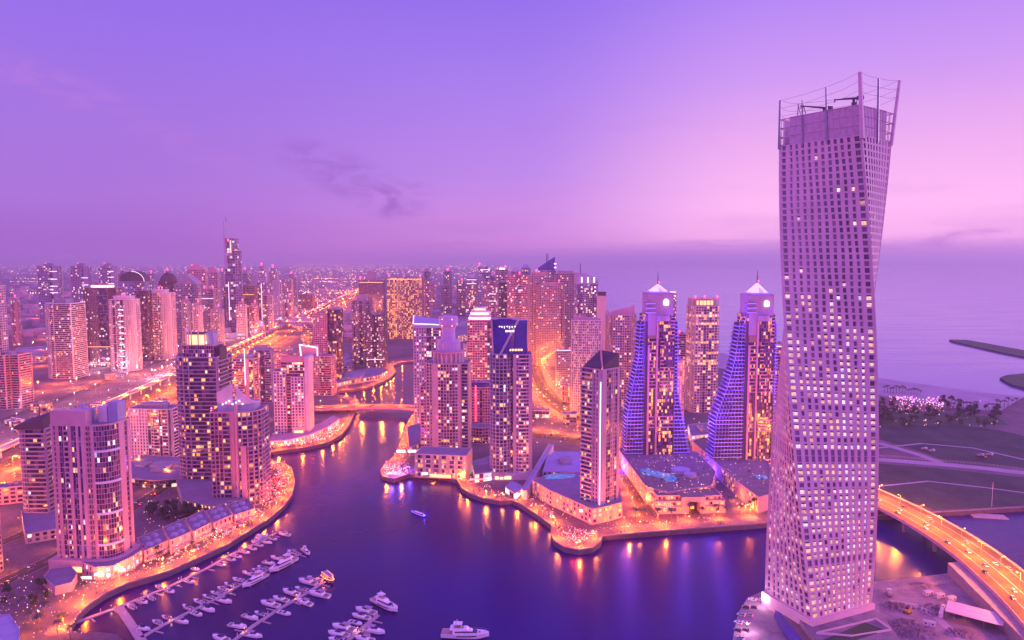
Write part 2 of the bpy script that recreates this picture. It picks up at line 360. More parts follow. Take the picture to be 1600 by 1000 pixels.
class Tower:
    def __init__(s, name, label, u0, u1, vb, vt, poly, yaw=0., cat='tower', group=None, ind=0):
        a = R(yaw); k = 1.; c = G((u0 + u1) / 2, vb); c = [c[0], c[1]]
        for _ in range(25):
            w = [rot2((p[0] * k, p[1] * k), a) for p in poly]; w = [(x + c[0], y + c[1]) for x, y in w]
            q = [PX(x, y, ZL) for x, y in w]; lo, hi = min(p[0] for p in q), max(p[0] for p in q)
            k *= (u1 - u0) / (hi - lo); yf = min(p[1] for p in w)
            c[1] += G((u0 + u1) / 2, vb)[1] - yf
            c[0] += ((u0 + u1) / 2 - (lo + hi) / 2) * c[1] / FPX
        s.c, s.yaw, s.k = c, a, k
        s.poly = ccw([(p[0] * k, p[1] * k) for p in poly])
        s.x0 = min(p[0] for p in s.poly); s.x1 = max(p[0] for p in s.poly); s.y0 = min(p[1] for p in s.poly); s.y1 = max(p[1] for p in s.poly)
        s.w = s.x1 - s.x0; s.d = s.y1 - s.y0
        s.h = zat(c[0], c[1], vt) - ZL
        s.root = empty(name, label, cat, (c[0], c[1], ZL), a, group)
        s.parts = {}; s.win = []; s.ind = ind; s.px = c[1] / FPX
    def z(s, v): return zat(s.c[0], s.c[1], v) - ZL
    def P(s, name, m):
        return s.parts.setdefault((name, m), MB())
    def one(s, name, m):
        """a fresh part of its own, for parts that repeat"""
        n = 0
        while (name, m, n) in s.parts: n += 1
        s.parts[(name, m, n)] = MB(); return s.parts[(name, m, n)]
    def seen(s, mid, n):
        n = rot2(n, s.yaw); mm = rot2(mid, s.yaw); dx, dy = -s.c[0] - mm[0], -s.c[1] - mm[1]; l = math.hypot(dx, dy)
        return (n[0] * dx + n[1] * dy) / l
    def facade(s, poly, z0, z1, pat='w', bay=3.6, fh=3.6, wall='beige', band=None, lit=.12, tint=(.05, .95), bright=1., po=.5, sp=.36, pw=.8, parapet=1.2, core='glass', roofm='roof', rows=(), depth=1.4, cap=True, pats=None, hot=None, bh=.28):
        band = band or wall
        g = s.P('glazing', core); wl = s.P('wall', wall); BL = lambda k: s.parts.setdefault(('balcony', band, round((z0 + k * f) / 2)), MB()) if s.ind else s.P('balcony_trim', band)  # whole balcony slabs: one mesh per floor, else merged for the tower
        g.prism(poly, z0, z1)
        nf = max(1, round((z1 - z0) / fh)); f = (z1 - z0) / nf
        for i in range(len(poly)):
            a, b = poly[i], poly[(i + 1) % len(poly)]; Lg = math.hypot(b[0] - a[0], b[1] - a[1])
            if Lg < .3: continue
            t = norm2((b[0] - a[0], b[1] - a[1])); nn = (t[1], -t[0])
            vis = s.seen(((a[0] + b[0]) / 2, (a[1] + b[1]) / 2), nn)
            if vis < -.22:
                wl.obox(a, t, -.0, Lg, .02, po, z0, z1); continue
            p = (pats or {}).get(i, pat); n = max(1, round(Lg / (bay * .55 if p == 'g' and s.ind else bay)))
            if len(p) > 1: n = max(n, len(p))
            bw = Lg / n; ch = [p[int(j * len(p) / n)] for j in range(n)]
            j = 0
            while j < n:
                c = ch[j]; e = j
                while e < n and ch[e] == c: e += 1
                l0, l1 = j * bw, e * bw
                if c == 's': wl.obox(a, t, l0, l1, -.1, po, z0, z1)
                elif c in 'wfW':
                    q = pw if c != 'W' else pw * 1.9
                    for k2 in range(j, e + 1):
                        x = k2 * bw; wl.obox(a, t, max(l0, x - q / 2), min(l1, x + q / 2), -.1, po + (.5 if c == 'f' else .003), z0, z1)
                    for k2 in range(nf):
                        wl.obox(a, t, l0, l1, -.1, po, z0 + k2 * f, z0 + k2 * f + f * (sp if c != 'f' else .22))
                elif c in 'bB':
                    for k2 in range(nf):
                        zz = z0 + k2 * f
                        BL(k2).obox(a, t, l0 + .1, l1 - .1, -.1, depth if c == 'b' else depth * .5, zz, zz + f * bh)
                    wl.obox(a, t, l0 - .15, l0 + .25, -.1, depth * .8, z0, z1); wl.obox(a, t, l1 - .25, l1 + .15, -.1, depth * .8, z0, z1)
                elif c == 'g':
                    for k2 in range(nf): wl.obox(a, t, l0, l1, -.1, .14, z0 + k2 * f, z0 + k2 * f + .4)
                    for k2 in range(j, e + 1): wl.obox(a, t, max(l0, k2 * bw - .09), min(l1, k2 * bw + .09), -.1, .2, z0, z1)
                elif c == 'v':          # a tall dark slot
                    for k2 in range(0, nf, 5): wl.obox(a, t, l0, l1, -.1, po, z0 + k2 * f, z0 + k2 * f + .8)
                if c != 's':
                    for k2 in range(nf):
                        hotrow = k2 in rows
                        for k3 in range(j, e):
                            pr = lit * (1.25 if c in 'b' else .95)
                            if hot: pr = hot(k3 / n, k2 / nf, pr)
                            on = hotrow and rnd.random() < .85 or rnd.random() < pr
                            zb = z0 + k2 * f + f * dict(w=sp, W=sp, f=.22, b=bh, B=bh, g=.12, v=.1)[c]; zt = z0 + k2 * f + f * .97
                            xa, xb = k3 * bw + pw * .35, (k3 + 1) * bw - pw * .35
                            if c == 'W': xa, xb = k3 * bw + pw * .95, (k3 + 1) * bw - pw * .95
                            if c in 'bg': xa, xb = k3 * bw + .1, (k3 + 1) * bw - .12
                            if c in 'b' and on and rnd.random() < .5: xb = xa + (xb - xa) * .6
                            d = .06; Q = lambda l, zq: (a[0] + t[0] * l + nn[0] * d, a[1] + t[1] * l + nn[1] * d, zq)
                            br = (.4 + .8 * rnd.random() ** 1.5) * bright if on else 0
                            s.win.append((vis * (xb - xa), [Q(xa, zb), Q(xb, zb), Q(xb, zt), Q(xa, zt)], (br, tint[0] + (tint[1] - tint[0]) * rnd.random(), rnd.random() ** 3)))
                j = e
        if cap:
            rf = s.P('roof', roofm); rf.prism(offset(poly, po * .6), z1, z1 + .35)
            if parapet:
                pp = s.P('parapet', wall); q = offset(poly, po + .06); r = offset(poly, po - .35)
                for i in range(len(q)):
                    i2 = (i + 1) % len(q)
                    pp.prism(ccw([q[i], q[i2], r[i2], r[i]]), z1 + .02, z1 + parapet)
    def clutter(s, poly, z, n=4, m='grey', hmax=4.):
        """plant rooms and units on a roof"""
        xs = [p[0] for p in poly]; ys = [p[1] for p in poly]; x0, x1, y0, y1 = min(xs), max(xs), min(ys), max(ys)
        for i in range(n):
            w, d = (x1 - x0) * rnd.uniform(.1, .28), (y1 - y0) * rnd.uniform(.12, .3); cx = rnd.uniform(x0 * .6 + x1 * .4 - (x1 - x0) * .2, x0 * .4 + x1 * .6 + (x1 - x0) * .2 - w); cyy = rnd.uniform(y0 * .75 + y1 * .25, y0 * .3 + y1 * .7 - d)
            b = s.one('roof_unit', m); hh = rnd.uniform(1.5, hmax); b.box(cx, cx + w, cyy, cyy + d, z + .35, z + .35 + hh); b.box(cx + w * .2, cx + w * .5, cyy + d * .2, cyy + d * .6, z + .35 + hh, z + 1.1 + hh)
    def beacon(s, x, y, z, k=1.):
        b = s.one('beacon', 'red_e'); r = max(.7, s.px * 1.35) * k; b.bar((x, y, z), (x, y, z + r * 1.5), r * .25); b.ball((x, y, z + r * 2.2), r)
    def mast(s, x, y, z0, z1, r=.5, m='darkmetal'):
        s.one('mast', m).bar((x, y, z0), (x, y, z1), r, r2=r * .25)
    def strip(s, p, q, r, m='white_e', name='light_strip'):
        s.one(name, m).bar(p, q, max(r, s.px * .3), k=4)
    def finish(s):
        for key, b in s.parts.items(): b.build(key[0], M[key[1]], s.root)
        if s.win:
            s.win.sort(key=lambda w: -w[0]); own = []
            if s.ind:
                cand = s.win[:max(s.ind, len(s.win) // 3)]; rnd.shuffle(cand); own = cand[:s.ind]; ids = set(map(id, own)); s.win = [w for w in s.win if id(w) not in ids]
            for w in own:
                b = MB(); b.quad(*w[1], at=w[2]); b.build('window', M['pane'], s.root)
            b = MB()
            for w in s.win: b.quad(*w[1], at=w[2])
            o = b.build('window', M['pane'], s.root)
            if o and len(s.win) > 100 - s.ind: stuff(o)
        return s

def simple(name, label, u0, u1, vb, vt, poly, yaw=0, crown=None, cat='tower', ind=0, nclut=3, beacons=0, **kw):
    T = Tower(name, label, u0, u1, vb, vt, poly, yaw, cat, ind=ind)
    k = T.px
    kw.setdefault('bay', max(3.1, k * 2.4)); kw.setdefault('fh', max(3.5, k * 2.7)); kw.setdefault('po', max(.4, k * .35)); kw.setdefault('pw', max(.9, kw['bay'] * .25)); kw.setdefault('depth', max(1.4, k * 1.0))
    T.facade(T.poly, 0, T.h, **kw)
    if nclut: T.clutter(T.poly, T.h, nclut, hmax=max(3.5, k * 3))
    for i in range(beacons):
        p = T.poly[int(i * len(T.poly) / beacons)]; T.beacon(p[0] * .85, p[1] * .85, T.h + 1)
    if crown: crown(T)
    T.finish(); return T

# crowns -----------------------------------------------------------
def c_box(w=.5, hpx=12, m='beige', lights=None, top=True):
    def f(T):
        p = [(x * w, y * w) for x, y in T.poly]; hh = hpx * T.px
        T.P('crown', m).prism(p, T.h + .3, T.h + hh)
        if top: T.P('crown', m).prism(offset(p, .8), T.h + hh, T.h + hh + 1.2, bottom=True)
        if lights:
            q = offset(p, .25)
            for i in range(len(q)):
                a, b = q[i], q[(i + 1) % len(q)]; t = norm2((b[0] - a[0], b[1] - a[1]))
                if T.seen(((a[0] + b[0]) / 2, (a[1] + b[1]) / 2), (t[1], -t[0])) > 0: T.one('light_panel', lights).obox(a, t, .6, math.hypot(b[0] - a[0], b[1] - a[1]) - .6, .0, .15, T.h + hh * .25, T.h + hh * .85)
    return f
def c_dome(hpx=20, m='bluegrey', w=.9):
    def f(T):
        b = T.P('crown', m); n = 6; hh = hpx * T.px
        for i in range(n):
            a0, a1 = math.cos(math.pi / 2 * i / n), math.cos(math.pi / 2 * (i + 1) / n)
            b.prism([(x * w * a0, y * w * a0) for x, y in T.poly], T.h + .3 + hh * math.sin(math.pi / 2 * i / n), T.h + .3 + hh * math.sin(math.pi / 2 * (i + 1) / n), top=[(x * w * max(a1, .02), y * w * max(a1, .02)) for x, y in T.poly])
    return f
def c_arch(hpx=18, m='bluegrey', lit=None):
    """a barrel crown seen from its end"""
    def f(T):
        n = 10; hh = hpx * T.px; b = T.P('crown', m)
        prof = [(T.x0 * .95 * math.cos(math.pi * i / n), hh * math.sin(math.pi * i / n)) for i in range(n + 1)]
        for i in range(n):
            (xa, za), (xb, zb) = prof[i], prof[i + 1]
            b.quad((xa, T.y0 * .9, T.h + .4 + za), (xb, T.y0 * .9, T.h + .4 + zb), (xb, T.y1 * .9, T.h + .4 + zb), (xa, T.y1 * .9, T.h + .4 + za))
        for y, o in ((T.y0 * .9, 1), (T.y1 * .9, -1)):
            b.ngon([(x, y, T.h + .4 + z) for x, z in prof[::o]])
        if lit:
            for i in range(n): T.strip((prof[i][0], T.y0 * .92, T.h + .4 + prof[i][1]), (prof[i + 1][0], T.y0 * .92, T.h + .4 + prof[i + 1][1]), .5, lit) if i > n * .45 else None
    return f
def c_fin(hpx=20, m='pale', side=1):
    """a slanting fin wall on the roof"""
    def f(T):
        hh = hpx * T.px; xa, xb = (T.x0, T.x1) if side > 0 else (T.x1, T.x0); b = T.P('crown', m); th = max(1.2, T.px)
        for y in (T.y0 * .5,):
            pts = [(xa * .9, T.h + .3), (xb * .9, T.h + .3), (xb * .9, T.h + hh), (xa * .9, T.h + hh * .35)]
            n = len(b.v); b.v += [(x, y, z) for x, z in pts] + [(x, y + th, z) for x, z in pts]
            for q in ((0, 1, 2, 3), (7, 6, 5, 4), (0, 4, 5, 1), (1, 5, 6, 2), (2, 6, 7, 3), (3, 7, 4, 0)): b.f.append(tuple(n + i for i in q)); b.m.append(0); b.a.append(None)
    return f
def c_gable(hpx=16, m='grey'):
    def f(T):
        hh = hpx * T.px; b = T.P('crown', m); x0, x1, y0, y1, z = T.x0 * .96, T.x1 * .96, T.y0 * .96, T.y1 * .96, T.h + .4
        b.tri((x0, y0, z), (x1, y0, z), (0, y0, z + hh)); b.tri((x1, y1, z), (x0, y1, z), (0, y1, z + hh))
        b.quad((x0, y1, z), (x0, y0, z), (0, y0, z + hh), (0, y1, z + hh)); b.quad((x1, y0, z), (x1, y1, z), (0, y1, z + hh), (0, y0, z + hh))
    return f
def c_multi(*fs):
    def f(T):
        for g in fs: g(T)
    return f
def c_mast(hpx=14, x=0, y=0):
    return lambda T: T.mast(T.w * x, T.d * y, T.h + .3, T.h + hpx * T.px, max(.4, T.px * .3))
def c_beacon(*xy):
    def f(T):
        for x, y, up in xy: T.beacon(T.w * x, T.d * y, T.h + up * T.px)
    return f
def c_line(vs, m='white_e', front=True):
    """a line of light along the front of the building at given picture rows"""
    def f(T):
        for v in vs:
            z = T.z(v); T.strip((T.x0 * .98, T.y0 - 1.2, z), (T.x1 * .98, T.y0 - 1.2, z), .4, m)
    return f
def c_vline(x, v0, v1, m='white_e'):
    return lambda T: T.strip((T.w * x, T.y0 - 1.2, T.z(v1)), (T.w * x, T.y0 - 1.2, T.z(v0)), .5, m)
def c_bars(xa, xb, vs, m='white_e'):
    def f(T):
        for v in vs: z = T.z(v); T.strip((T.w * xa, T.y0 - 1.5, z), (T.w * xb, T.y0 - 1.5, z), .7, m)
    return f

S = simple
# --- far left, behind the highway ----------------------------------
S('office_tower', 'narrow dark tower cut by the left edge of the picture behind the highway', -24, 19, 640, 447, rect(1, .8), -12, pat='gw', wall='bluegrey', lit=.08)
S('apartment_block', 'low striped slab block in front of the narrow dark tower at the left edge', -30, 53, 640, 553, plus(1, .6, .22), -8, pat='b', wall='rose', lit=.03, cat='building')
S('apartment_tower', 'round balconied tower with a white lattice flank, left of the highway', 77, 138, 592, 474, rcorner(1, .75, .45, -1), 0, pat='b', pats={6: 'b', 5: 'bbbvv'}, wall='white', band='sand', lit=.07, bright=1.1, crown=c_box(.5, 6, 'grey'))
for (u0, u1, vs, lab) in ((63, 102, (424, 436, 447, 457), 'far slab tower with four white light bars, leftmost of the three red-topped ones'), (115, 148, (434, 445), 'far slab tower with two white light bars, middle of the three red-topped ones'), (158, 187, (424, 433, 443), 'far slab tower with three white light bars, rightmost of the three red-topped ones')):
    S('apartment_tower', lab, u0, u1, 508, 416, rect(1, .5), 6, pat='wwwwvss', wall='mauve', lit=.12, tint=(.5, .9), crown=c_multi(c_beacon((-.2, 0, 1)), c_bars(.1, .48, vs), c_box(.4, 4, 'grey')))
S('hotel_tower', 'broad brown tower with vertical piers and a greenish lit base, behind the striped pair', 136, 196, 574, 450, plus(1, .6, .2), 0, pat='fv', wall='brown', lit=.06, rows=(1, 2), tint=(.5, .9), crown=c_multi(c_box(.6, 5, 'beige', 'white_e'), c_line((540,), 'gold_e')))
S('apartment_tower', 'pale framed tower with a ladder of bright white balconies and a red roof light', 175, 223, 580, 468, rcorner(1, .7, .3), 0, pat='wvbbvw', wall='pale', lit=.12, tint=(.7, 1), crown=c_multi(c_box(.7, 5, 'pale'), c_beacon((0, -.2, 6), (.1, -.2, 6)), c_bars(-.08, .12, range(483, 575, 9))))
S('office_tower', 'slim navy glass tower squeezed between two pale framed towers', 216, 241, 564, 455, rect(1, .8), 0, pat='g', wall='dark', core='blueglass', lit=.06)
S('office_tower', 'dark tower with a glowing white arch along its curved roof', 188, 240, 520, 440, rect(1, .5), 0, pat='wb', wall='bluegrey', lit=.12, crown=c_arch(16, 'dark', 'white_e'))
S('apartment_tower', 'pale tower with a solid left wall and red roof lights, above the golden colonnade', 233, 277, 562, 458, rcorner(1, .75, .3), 0, pat='svwbbvb', wall='pale', lit=.1, crown=c_multi(c_box(.6, 5, 'pale'), c_beacon((.0, -.2, 6), (.15, -.2, 6))))
S('apartment_tower', 'dark round-topped tower behind the pale tower with red roof lights', 252, 282, 530, 440, ell(1, .8), 0, pat='wb', wall='dark', lit=.08, crown=c_dome(14, 'dark'))
S('apartment_tower', 'wide grey tower with a pointed gable roof left of the needle-topped skyscraper', 276, 322, 540, 444, rect(1, .6), 0, pat='wwbw', wall='grey', lit=.1, crown=c_gable(15))
S('apartment_tower', 'mauve tower with a red beacon on a curved shoulder roof', 296, 328, 520, 422, rect(1, .5), 5, pat='ww', wall='rose', lit=.07, crown=c_multi(c_arch(8, 'rose'), c_beacon((-.3, 0, 4))))
S('apartment_block', 'mid-height block with one white light line near its roof', 318, 342, 545, 452, rect(1, .7), 0, pat='wb', wall='grey', lit=.12, crown=c_multi(c_line((466,)), c_beacon((-.3, -.3, 1), (.4, -.3, 1))))
S('apartment_tower', 'barrel-roofed mauve tower just left of the needle-topped skyscraper', 324, 346, 500, 426, rect(1, .6), 0, pat='w', wall='rose', lit=.07, crown=c_arch(9, 'rose'))
S('office_tower', 'dark violet tower in front of the needle-topped skyscraper', 352, 370, 516, 449, plus(1, .8, .2), 0, pat='gv', wall='dark', lit=.07, crown=c_multi(c_box(.8, 2, 'dark'), c_beacon((.4, -.4, 2))))
S('apartment_tower', 'brown tower with an orange line of light across its upper floors', 378, 404, 512, 447, rect(1, .7), 0, pat='fw', wall='brown', lit=.1, crown=c_line((460, 478), 'gold_e'))
S('office_tower', 'tower with one tall white light line running down its front edge', 404, 421, 506, 442, rect(1, .7), 0, pat='gw', wall='bluegrey', lit=.15, crown=c_vline(-.05, 442, 503))
S('office_tower', 'narrow curved pale tower with a bowed front near the highway bend', 428, 441, 500, 438, dfront(1, .8, .3), 0, pat='gs', wall='pale', lit=.15)
S('apartment_tower', 'beige slab beside the bowed pale tower, dotted with small lights', 440, 459, 488, 437, rect(1, .6), 0, pat='w', wall='beige', lit=.16, tint=(.3, .9))
S('apartment_tower', 'thin dark slab against the right of the dotted beige slab', 458, 466, 484, 435, rect(1, 1), 0, pat='w', wall='grey', lit=.1)
S('hotel_building', 'low broad brown hotel by the orange highway junction', 466, 492, 482, 460, rect(1, .5), 0, pat='f', wall='brown', lit=.06, cat='building')
for (u0, u1, vb, vt, lab) in ((378, 392, 470, 428, 'small far tower with a stepped top right of the needle-topped skyscraper'), (403, 419, 475, 421, 'far grey tower with a red light, tallest right of the skyscraper'), (421, 436, 474, 424, 'far dark tower with twin roof boxes, second right of the skyscraper'), (306, 318, 480, 428, 'far slim tower peeping over the gabled grey tower'), (344, 355, 478, 430, 'far slim tower touching the left side of the skyscraper')):
    S('apartment_tower', lab, u0, u1, vb, vt, cham(1, .8, .15), 0, pat='wb', wall=rnd.choice(('grey', 'rose', 'pale')), lit=.14, crown=c_multi(c_box(.55, 5, 'grey'), c_beacon((0, -.2, 6))))
for (u0, u1, vt, lab) in ((258, 268, 424, 'far tower with a red light above the round-topped dark one'), (204, 214, 430, 'far slender block behind the arch-roofed tower'), (452, 460, 430, 'far small tower right of the cluster, touching the horizon lights'), (232, 244, 428, 'far curved-top tower between arch roof and pale frame')):
    S('apartment_tower', lab, u0, u1, 470, vt, rect(1, .8), 0, pat='w', wall='grey', lit=.14, crown=c_beacon((0, 0, 1)), nclut=1)

# needle-topped skyscraper, the tallest of the far row
T = Tower('skyscraper', 'tallest far skyscraper with a curved needle spire and stepped right shoulder', 355, 381, 520, 392, rect(1, .8), 0, 'skyscraper')
q = T.poly; kk = dict(wall='bluegrey', core='blueglass', fh=7.5, bay=7, po=.8, pw=1.6, lit=.09, tint=(.7, 1), depth=1.5)
xm = T.x0 + T.w * .80; xs = T.x0 + T.w * .5
T.facade([(T.x0, T.y0), (T.x1, T.y0), (T.x1, T.y1), (T.x0, T.y1)], 0, T.h, pat='gggw', **kk)
T.facade([(T.x0, T.y0 * .95), (xm, T.y0 * .95), (xm, T.y1), (T.x0, T.y1)], T.h, T.z(373), pat='gw', **kk)
b = T.P('spire', 'bluegrey'); za, zb = T.z(420), T.z(344)
for i in range(10):        # a curved blade rising from the left edge
    f0, f1 = i / 10, (i + 1) / 10; xa = lambda f: T.x0 - 1 + T.w * .02 * f; xb_ = lambda f: T.x0 + T.w * (.24 * (1 - f) ** 1.5 + .03)
    z0, z1 = za + (zb - za) * f0, za + (zb - za) * f1
    b.prism([(xa(f0), T.y0 - 2), (xb_(f0), T.y0 - 2), (xb_(f0), T.y1), (xa(f0), T.y1)], z0, z1, top=[(xa(f1), T.y0 - 2), (xb_(f1), T.y0 - 2), (xb_(f1), T.y1 * (1 - f1 * .5)), (xa(f1), T.y1 * (1 - f1 * .5))])
T.strip((xs, T.y0 - 1.5, T.z(395)), (xs, T.y0 - 1.5, T.z(376)), 1.2, 'warm_e'); T.strip((xm, T.y0, T.z(391)), (T.x1, T.y0, T.z(391)), .8, 'orange_e'); T.strip((T.x0 + T.w * .25, T.y0 - 1.5, T.z(500)), (T.x0 + T.w * .25, T.y0 - 1.5, T.z(440)), .5)
T.beacon(T.x0 + T.w * .3, T.y0, T.z(378)); T.mast(T.x0 + 1, 0, zb - 4, zb + 12, 1.2); T.finish()

# --- middle left --------------------------------------------------
S('hotel_tower', 'broad brown hotel with close vertical piers and lit top line beside the golden hotel', 562, 603, 506, 438, rect(1, .45), 0, pat='f', wall='brown', lit=.05, crown=c_multi(c_line((441,), 'warm_e'), c_beacon((-.45, -.4, 2)), c_box(.36, 13, 'grey')), cat='hotel')
S('hotel_tower', 'broad hotel with rows of golden lit windows, tallest in the middle distance', 606, 663, 530, 434, rect(1, .45), 0, pat='ffWWffWW', wall='brown', lit=.62, tint=(.08, .35), bright=1.0, crown=c_multi(c_line((436,), 'warm_e'), c_beacon((.45, -.4, 1), (-.45, -.4, 1))), cat='hotel')
S('apartment_tower', 'tall stepped grey tower left of the canal end', 551, 584, 570, 470, plus(1, .8, .25), 0, pat='wvw', wall='grey', lit=.1, crown=c_box(.5, 9, 'grey'))
S('apartment_tower', 'darker shoulder tower against the stepped grey tower by the canal end', 573, 605, 575, 492, rect(1, .7), 0, pat='bvb', wall='dark', band='grey', lit=.14, tint=(.5, .9), crown=c_line((560,)))
S('office_tower', 'dark round-nosed glass tower behind the little canal inlet', 514, 538, 600, 484, dfront(1, .8, .3), 0, pat='g', wall='dark', lit=.12, bright=1.2, tint=(.1, .8), crown=c_box(.8, 3, 'bluegrey'))
S('apartment_tower', 'mauve grid tower joined to the dark round-nosed tower', 492, 516, 600, 490, rect(1, .7), 0, pat='w', wall='rose', lit=.1)
S('apartment_block', 'small dark low tower left of the mauve grid tower beside the highway', 474, 493, 585, 507, rect(1, .7), 0, pat='b', wall='grey', lit=.1)
T = S('apartment_tower', 'striped tower crowned by a crooked frame of white light', 467, 525, 618, 556, rect(1, .5), 0, pat='bbwbb', wall='rose', lit=.13, tint=(.2, .9))
z1 = T.z(538); yb = T.y0 * .2
fr = MB(); fr.prism([(-T.w * .48, yb), (T.w * .04, yb), (T.w * .04, yb + 6), (-T.w * .48, yb + 6)], T.h, z1 - 1); fr.build('crown', M['rose'], T.root)
for p, q in (((-.46, T.h), (-.5, z1)), ((-.5, z1), (.04, z1 - 5)), ((.04, z1 - 5), (.04, T.h))):
    fr = MB(); fr.bar((T.w * p[0], yb - .8, p[1]), (T.w * q[0], yb - .8, q[1]), .8, k=4); fr.build('light_strip', M['white_e'], T.root)
S('apartment_block', 'wide low block between highway and the crooked light frame tower', 428, 470, 606, 551, rect(1, .4), 0, pat='wb', wall='rose', lit=.14)
S('apartment_tower', 'grey block with a bright white star light on its pale corner fin', 365, 408, 648, 560, rect(1, .6), -8, pat='bbbsv', wall='rose', lit=.2, tint=(.2, .8), crown=c_multi(c_box(.6, 5, 'grey'), c_vline(.13, 545, 600)))
S('apartment_tower', 'pale tower of two balcony stacks with a dark slot, behind the star-lit block', 392, 429, 630, 546, rect(1, .7), 10, pat='bvb', wall='bluegrey', lit=.1, crown=c_box(.6, 5, 'grey'))
S('hotel_building', 'low pale hotel with small square windows behind the big beige tower', 205, 284, 722, 637, cham(1, .45, .06), -4, pat='WWWWvwbvbb', pats={2: 'b', 3: 'b'}, wall='pale', lit=.07, tint=(.6, 1), cat='hotel', nclut=5, crown=c_box(.55, 6, 'grey'), ind=24)

# --- east bank, far ------------------------------------------------
far = [
 (748, 768, 500, 418, 'slab tower with a lit raised top, first of the far eastern row', 'bluegrey', c_multi(c_bars(-.3, .4, (421, 423)), c_beacon((-.45, 0, 3)))),
 (768, 776, 490, 430, 'thin far tower beside the slab with a lit raised top', 'rose', c_beacon((0, 0, 1))),
 (776, 793, 500, 422, 'far twin-horned tower with bright rooftop lights', 'rose', c_multi(c_box(.5, 4, 'pale', 'white_e'), c_beacon((.3, 0, 3)))),
 (757, 780, 520, 441, 'framed tower with a white lit portal halfway up', 'rose', c_bars(-.2, .3, (459, 470))),
 (778, 794, 520, 442, 'dark plain slab right of the framed portal tower', 'dark', None),
 (793, 824, 545, 430, 'pink slab tower with a small white sign near its top', 'rose', c_multi(c_beacon((.1, 0, 1)), c_bars(.05, .25, (453,)))),
 (815, 828, 500, 419, 'dark slender tower behind the pink residence blocks', 'bluegrey', c_dome(6, 'bluegrey')),
 (714, 727, 500, 444, 'dark low-lit slab left of the far eastern row', 'grey', None),
 (728, 747, 505, 440, 'block with two rows of white lights under its roof', 'grey', c_bars(-.4, .4, (437, 443))),
 (690, 706, 500, 447, 'dim slab by the far bay of the canal', 'grey', None),
 (662, 674, 512, 440, 'dim slab touching the golden window hotel', 'rose', None),
]
for (u0, u1, vb, vt, lab, w, cr) in far:
    S('apartment_tower', lab, u0, u1, vb, vt, rect(1, .6), 0, pat='wbw', wall=w, lit=.14, tint=(.3, .9), crown=cr, nclut=2)
S('residence_tower', 'tall pink residence block with corner turrets, left of the closely windowed one', 825, 862, 570, 431, plus(1, .7, .15), 8, pat='ww', wall='beige', lit=.07, crown=c_multi(c_box(.7, 5, 'beige'), c_beacon((-.2, -.3, 6))))
S('residence_tower', 'long pink residence block with dense small windows in front of the blade-topped tower', 838, 882, 572, 446, plus(1, .7, .12), -6, pat='w', wall='beige', lit=.08, bay=3.6, crown=c_multi(c_box(.8, 4, 'beige'), c_beacon((.3, -.4, 5))))
S('residence_tower', 'pink residence block set back right of the densely windowed one', 866, 899, 560, 428, plus(1, .8, .15), 0, pat='w', wall='beige', lit=.06, crown=c_box(.7, 4, 'beige'))
T = S('office_tower', 'dark blade-topped tower with a triangular sail and twin masts behind the pink blocks', 840, 868, 540, 423, rect(1, .6), 0, pat='g', wall='bluegrey', lit=.05, nclut=0)
b = MB(); th = T.d * .6
pts = [(T.x0, T.h), (T.x1 * .9, T.h), (T.x1 * .9, T.z(401)), (T.x0 * .1, T.z(410)), (T.x0, T.z(418))]
b.ngon([(x, -th / 2, z) for x, z in pts]); b.ngon([(x, th / 2, z) for x, z in pts[::-1]])
for i in range(5): (xa, za), (xb, zb) = pts[i], pts[(i + 1) % 5]; b.quad((xb, -th / 2, zb), (xa, -th / 2, za), (xa, th / 2, za), (xb, th / 2, zb))
b.build('sail', M['blueglass'], T.root)
for x in (-.02, .06): b = MB(); b.bar((T.w * x, 0, T.z(412)), (T.w * x, 0, T.z(396)), .8, k=4); b.build('mast', M['darkmetal'], T.root)
for v in (412, 418): b = MB(); b.bar((T.x1 * .8, -th / 2 - 1, T.z(v)), (T.x1 * 1.05, -th / 2 - 1, T.z(v)), 1.4, k=4); b.build('light_strip', M['white_e'], T.root)
# curved crown of glass with up-lights and a mast
T = S('office_tower', 'glass tower with a sloping curved crown, three crown lights and a thin mast', 896, 933, 585, 444, cham(1, .7, .1), 0, pat='gwbg', wall='bluegrey', lit=.16, tint=(.5, 1), nclut=0)
b = MB(); n = 8; prof = [(T.x0 + T.w * i / n, T.z(426 + 11 * (i / n) ** 2.2)) for i in range(n + 1)]
for y, o in ((T.y0, 1), (T.y1, -1)): b.ngon([(x, y, z) for x, z in ([(T.x0, T.h), (T.x1, T.h)] + prof[::-1])[::o]])
for i in range(n): b.quad((prof[i][0], T.y0, prof[i][1]), (prof[i + 1][0], T.y0, prof[i + 1][1]), (prof[i + 1][0], T.y1, prof[i + 1][1]), (prof[i][0], T.y1, prof[i][1]))
b.quad((T.x0, T.y1, T.h), (T.x0, T.y0, T.h), (T.x0, T.y0, prof[0][1]), (T.x0, T.y1, prof[0][1])); b.quad((T.x1, T.y0, T.h), (T.x1, T.y1, T.h), (T.x1, T.y1, prof[-1][1]), (T.x1, T.y0, prof[-1][1]))
b.build('crown', M['bluegrey'], T.root)
for x in (-.22, .05, .32): b = MB(); b.bar((T.w * x, T.y0 - .6, T.z(441)), (T.w * x, T.y0 - .6, T.z(433)), 1.1, k=4); b.build('light_strip', M['white_e'], T.root)
b = MB(); b.bar((-T.w * .25, 0, T.h), (-T.w * .25, 0, T.z(412)), .7, k=4); b.build('mast', M['darkmetal'], T.root)
for u, v in ((-.45, 481), (.48, 462)): b = MB(); b.ball((T.w * u, T.y0 - 2, T.z(v)), 1.7); b.build('beacon', M['red_e'], T.root)
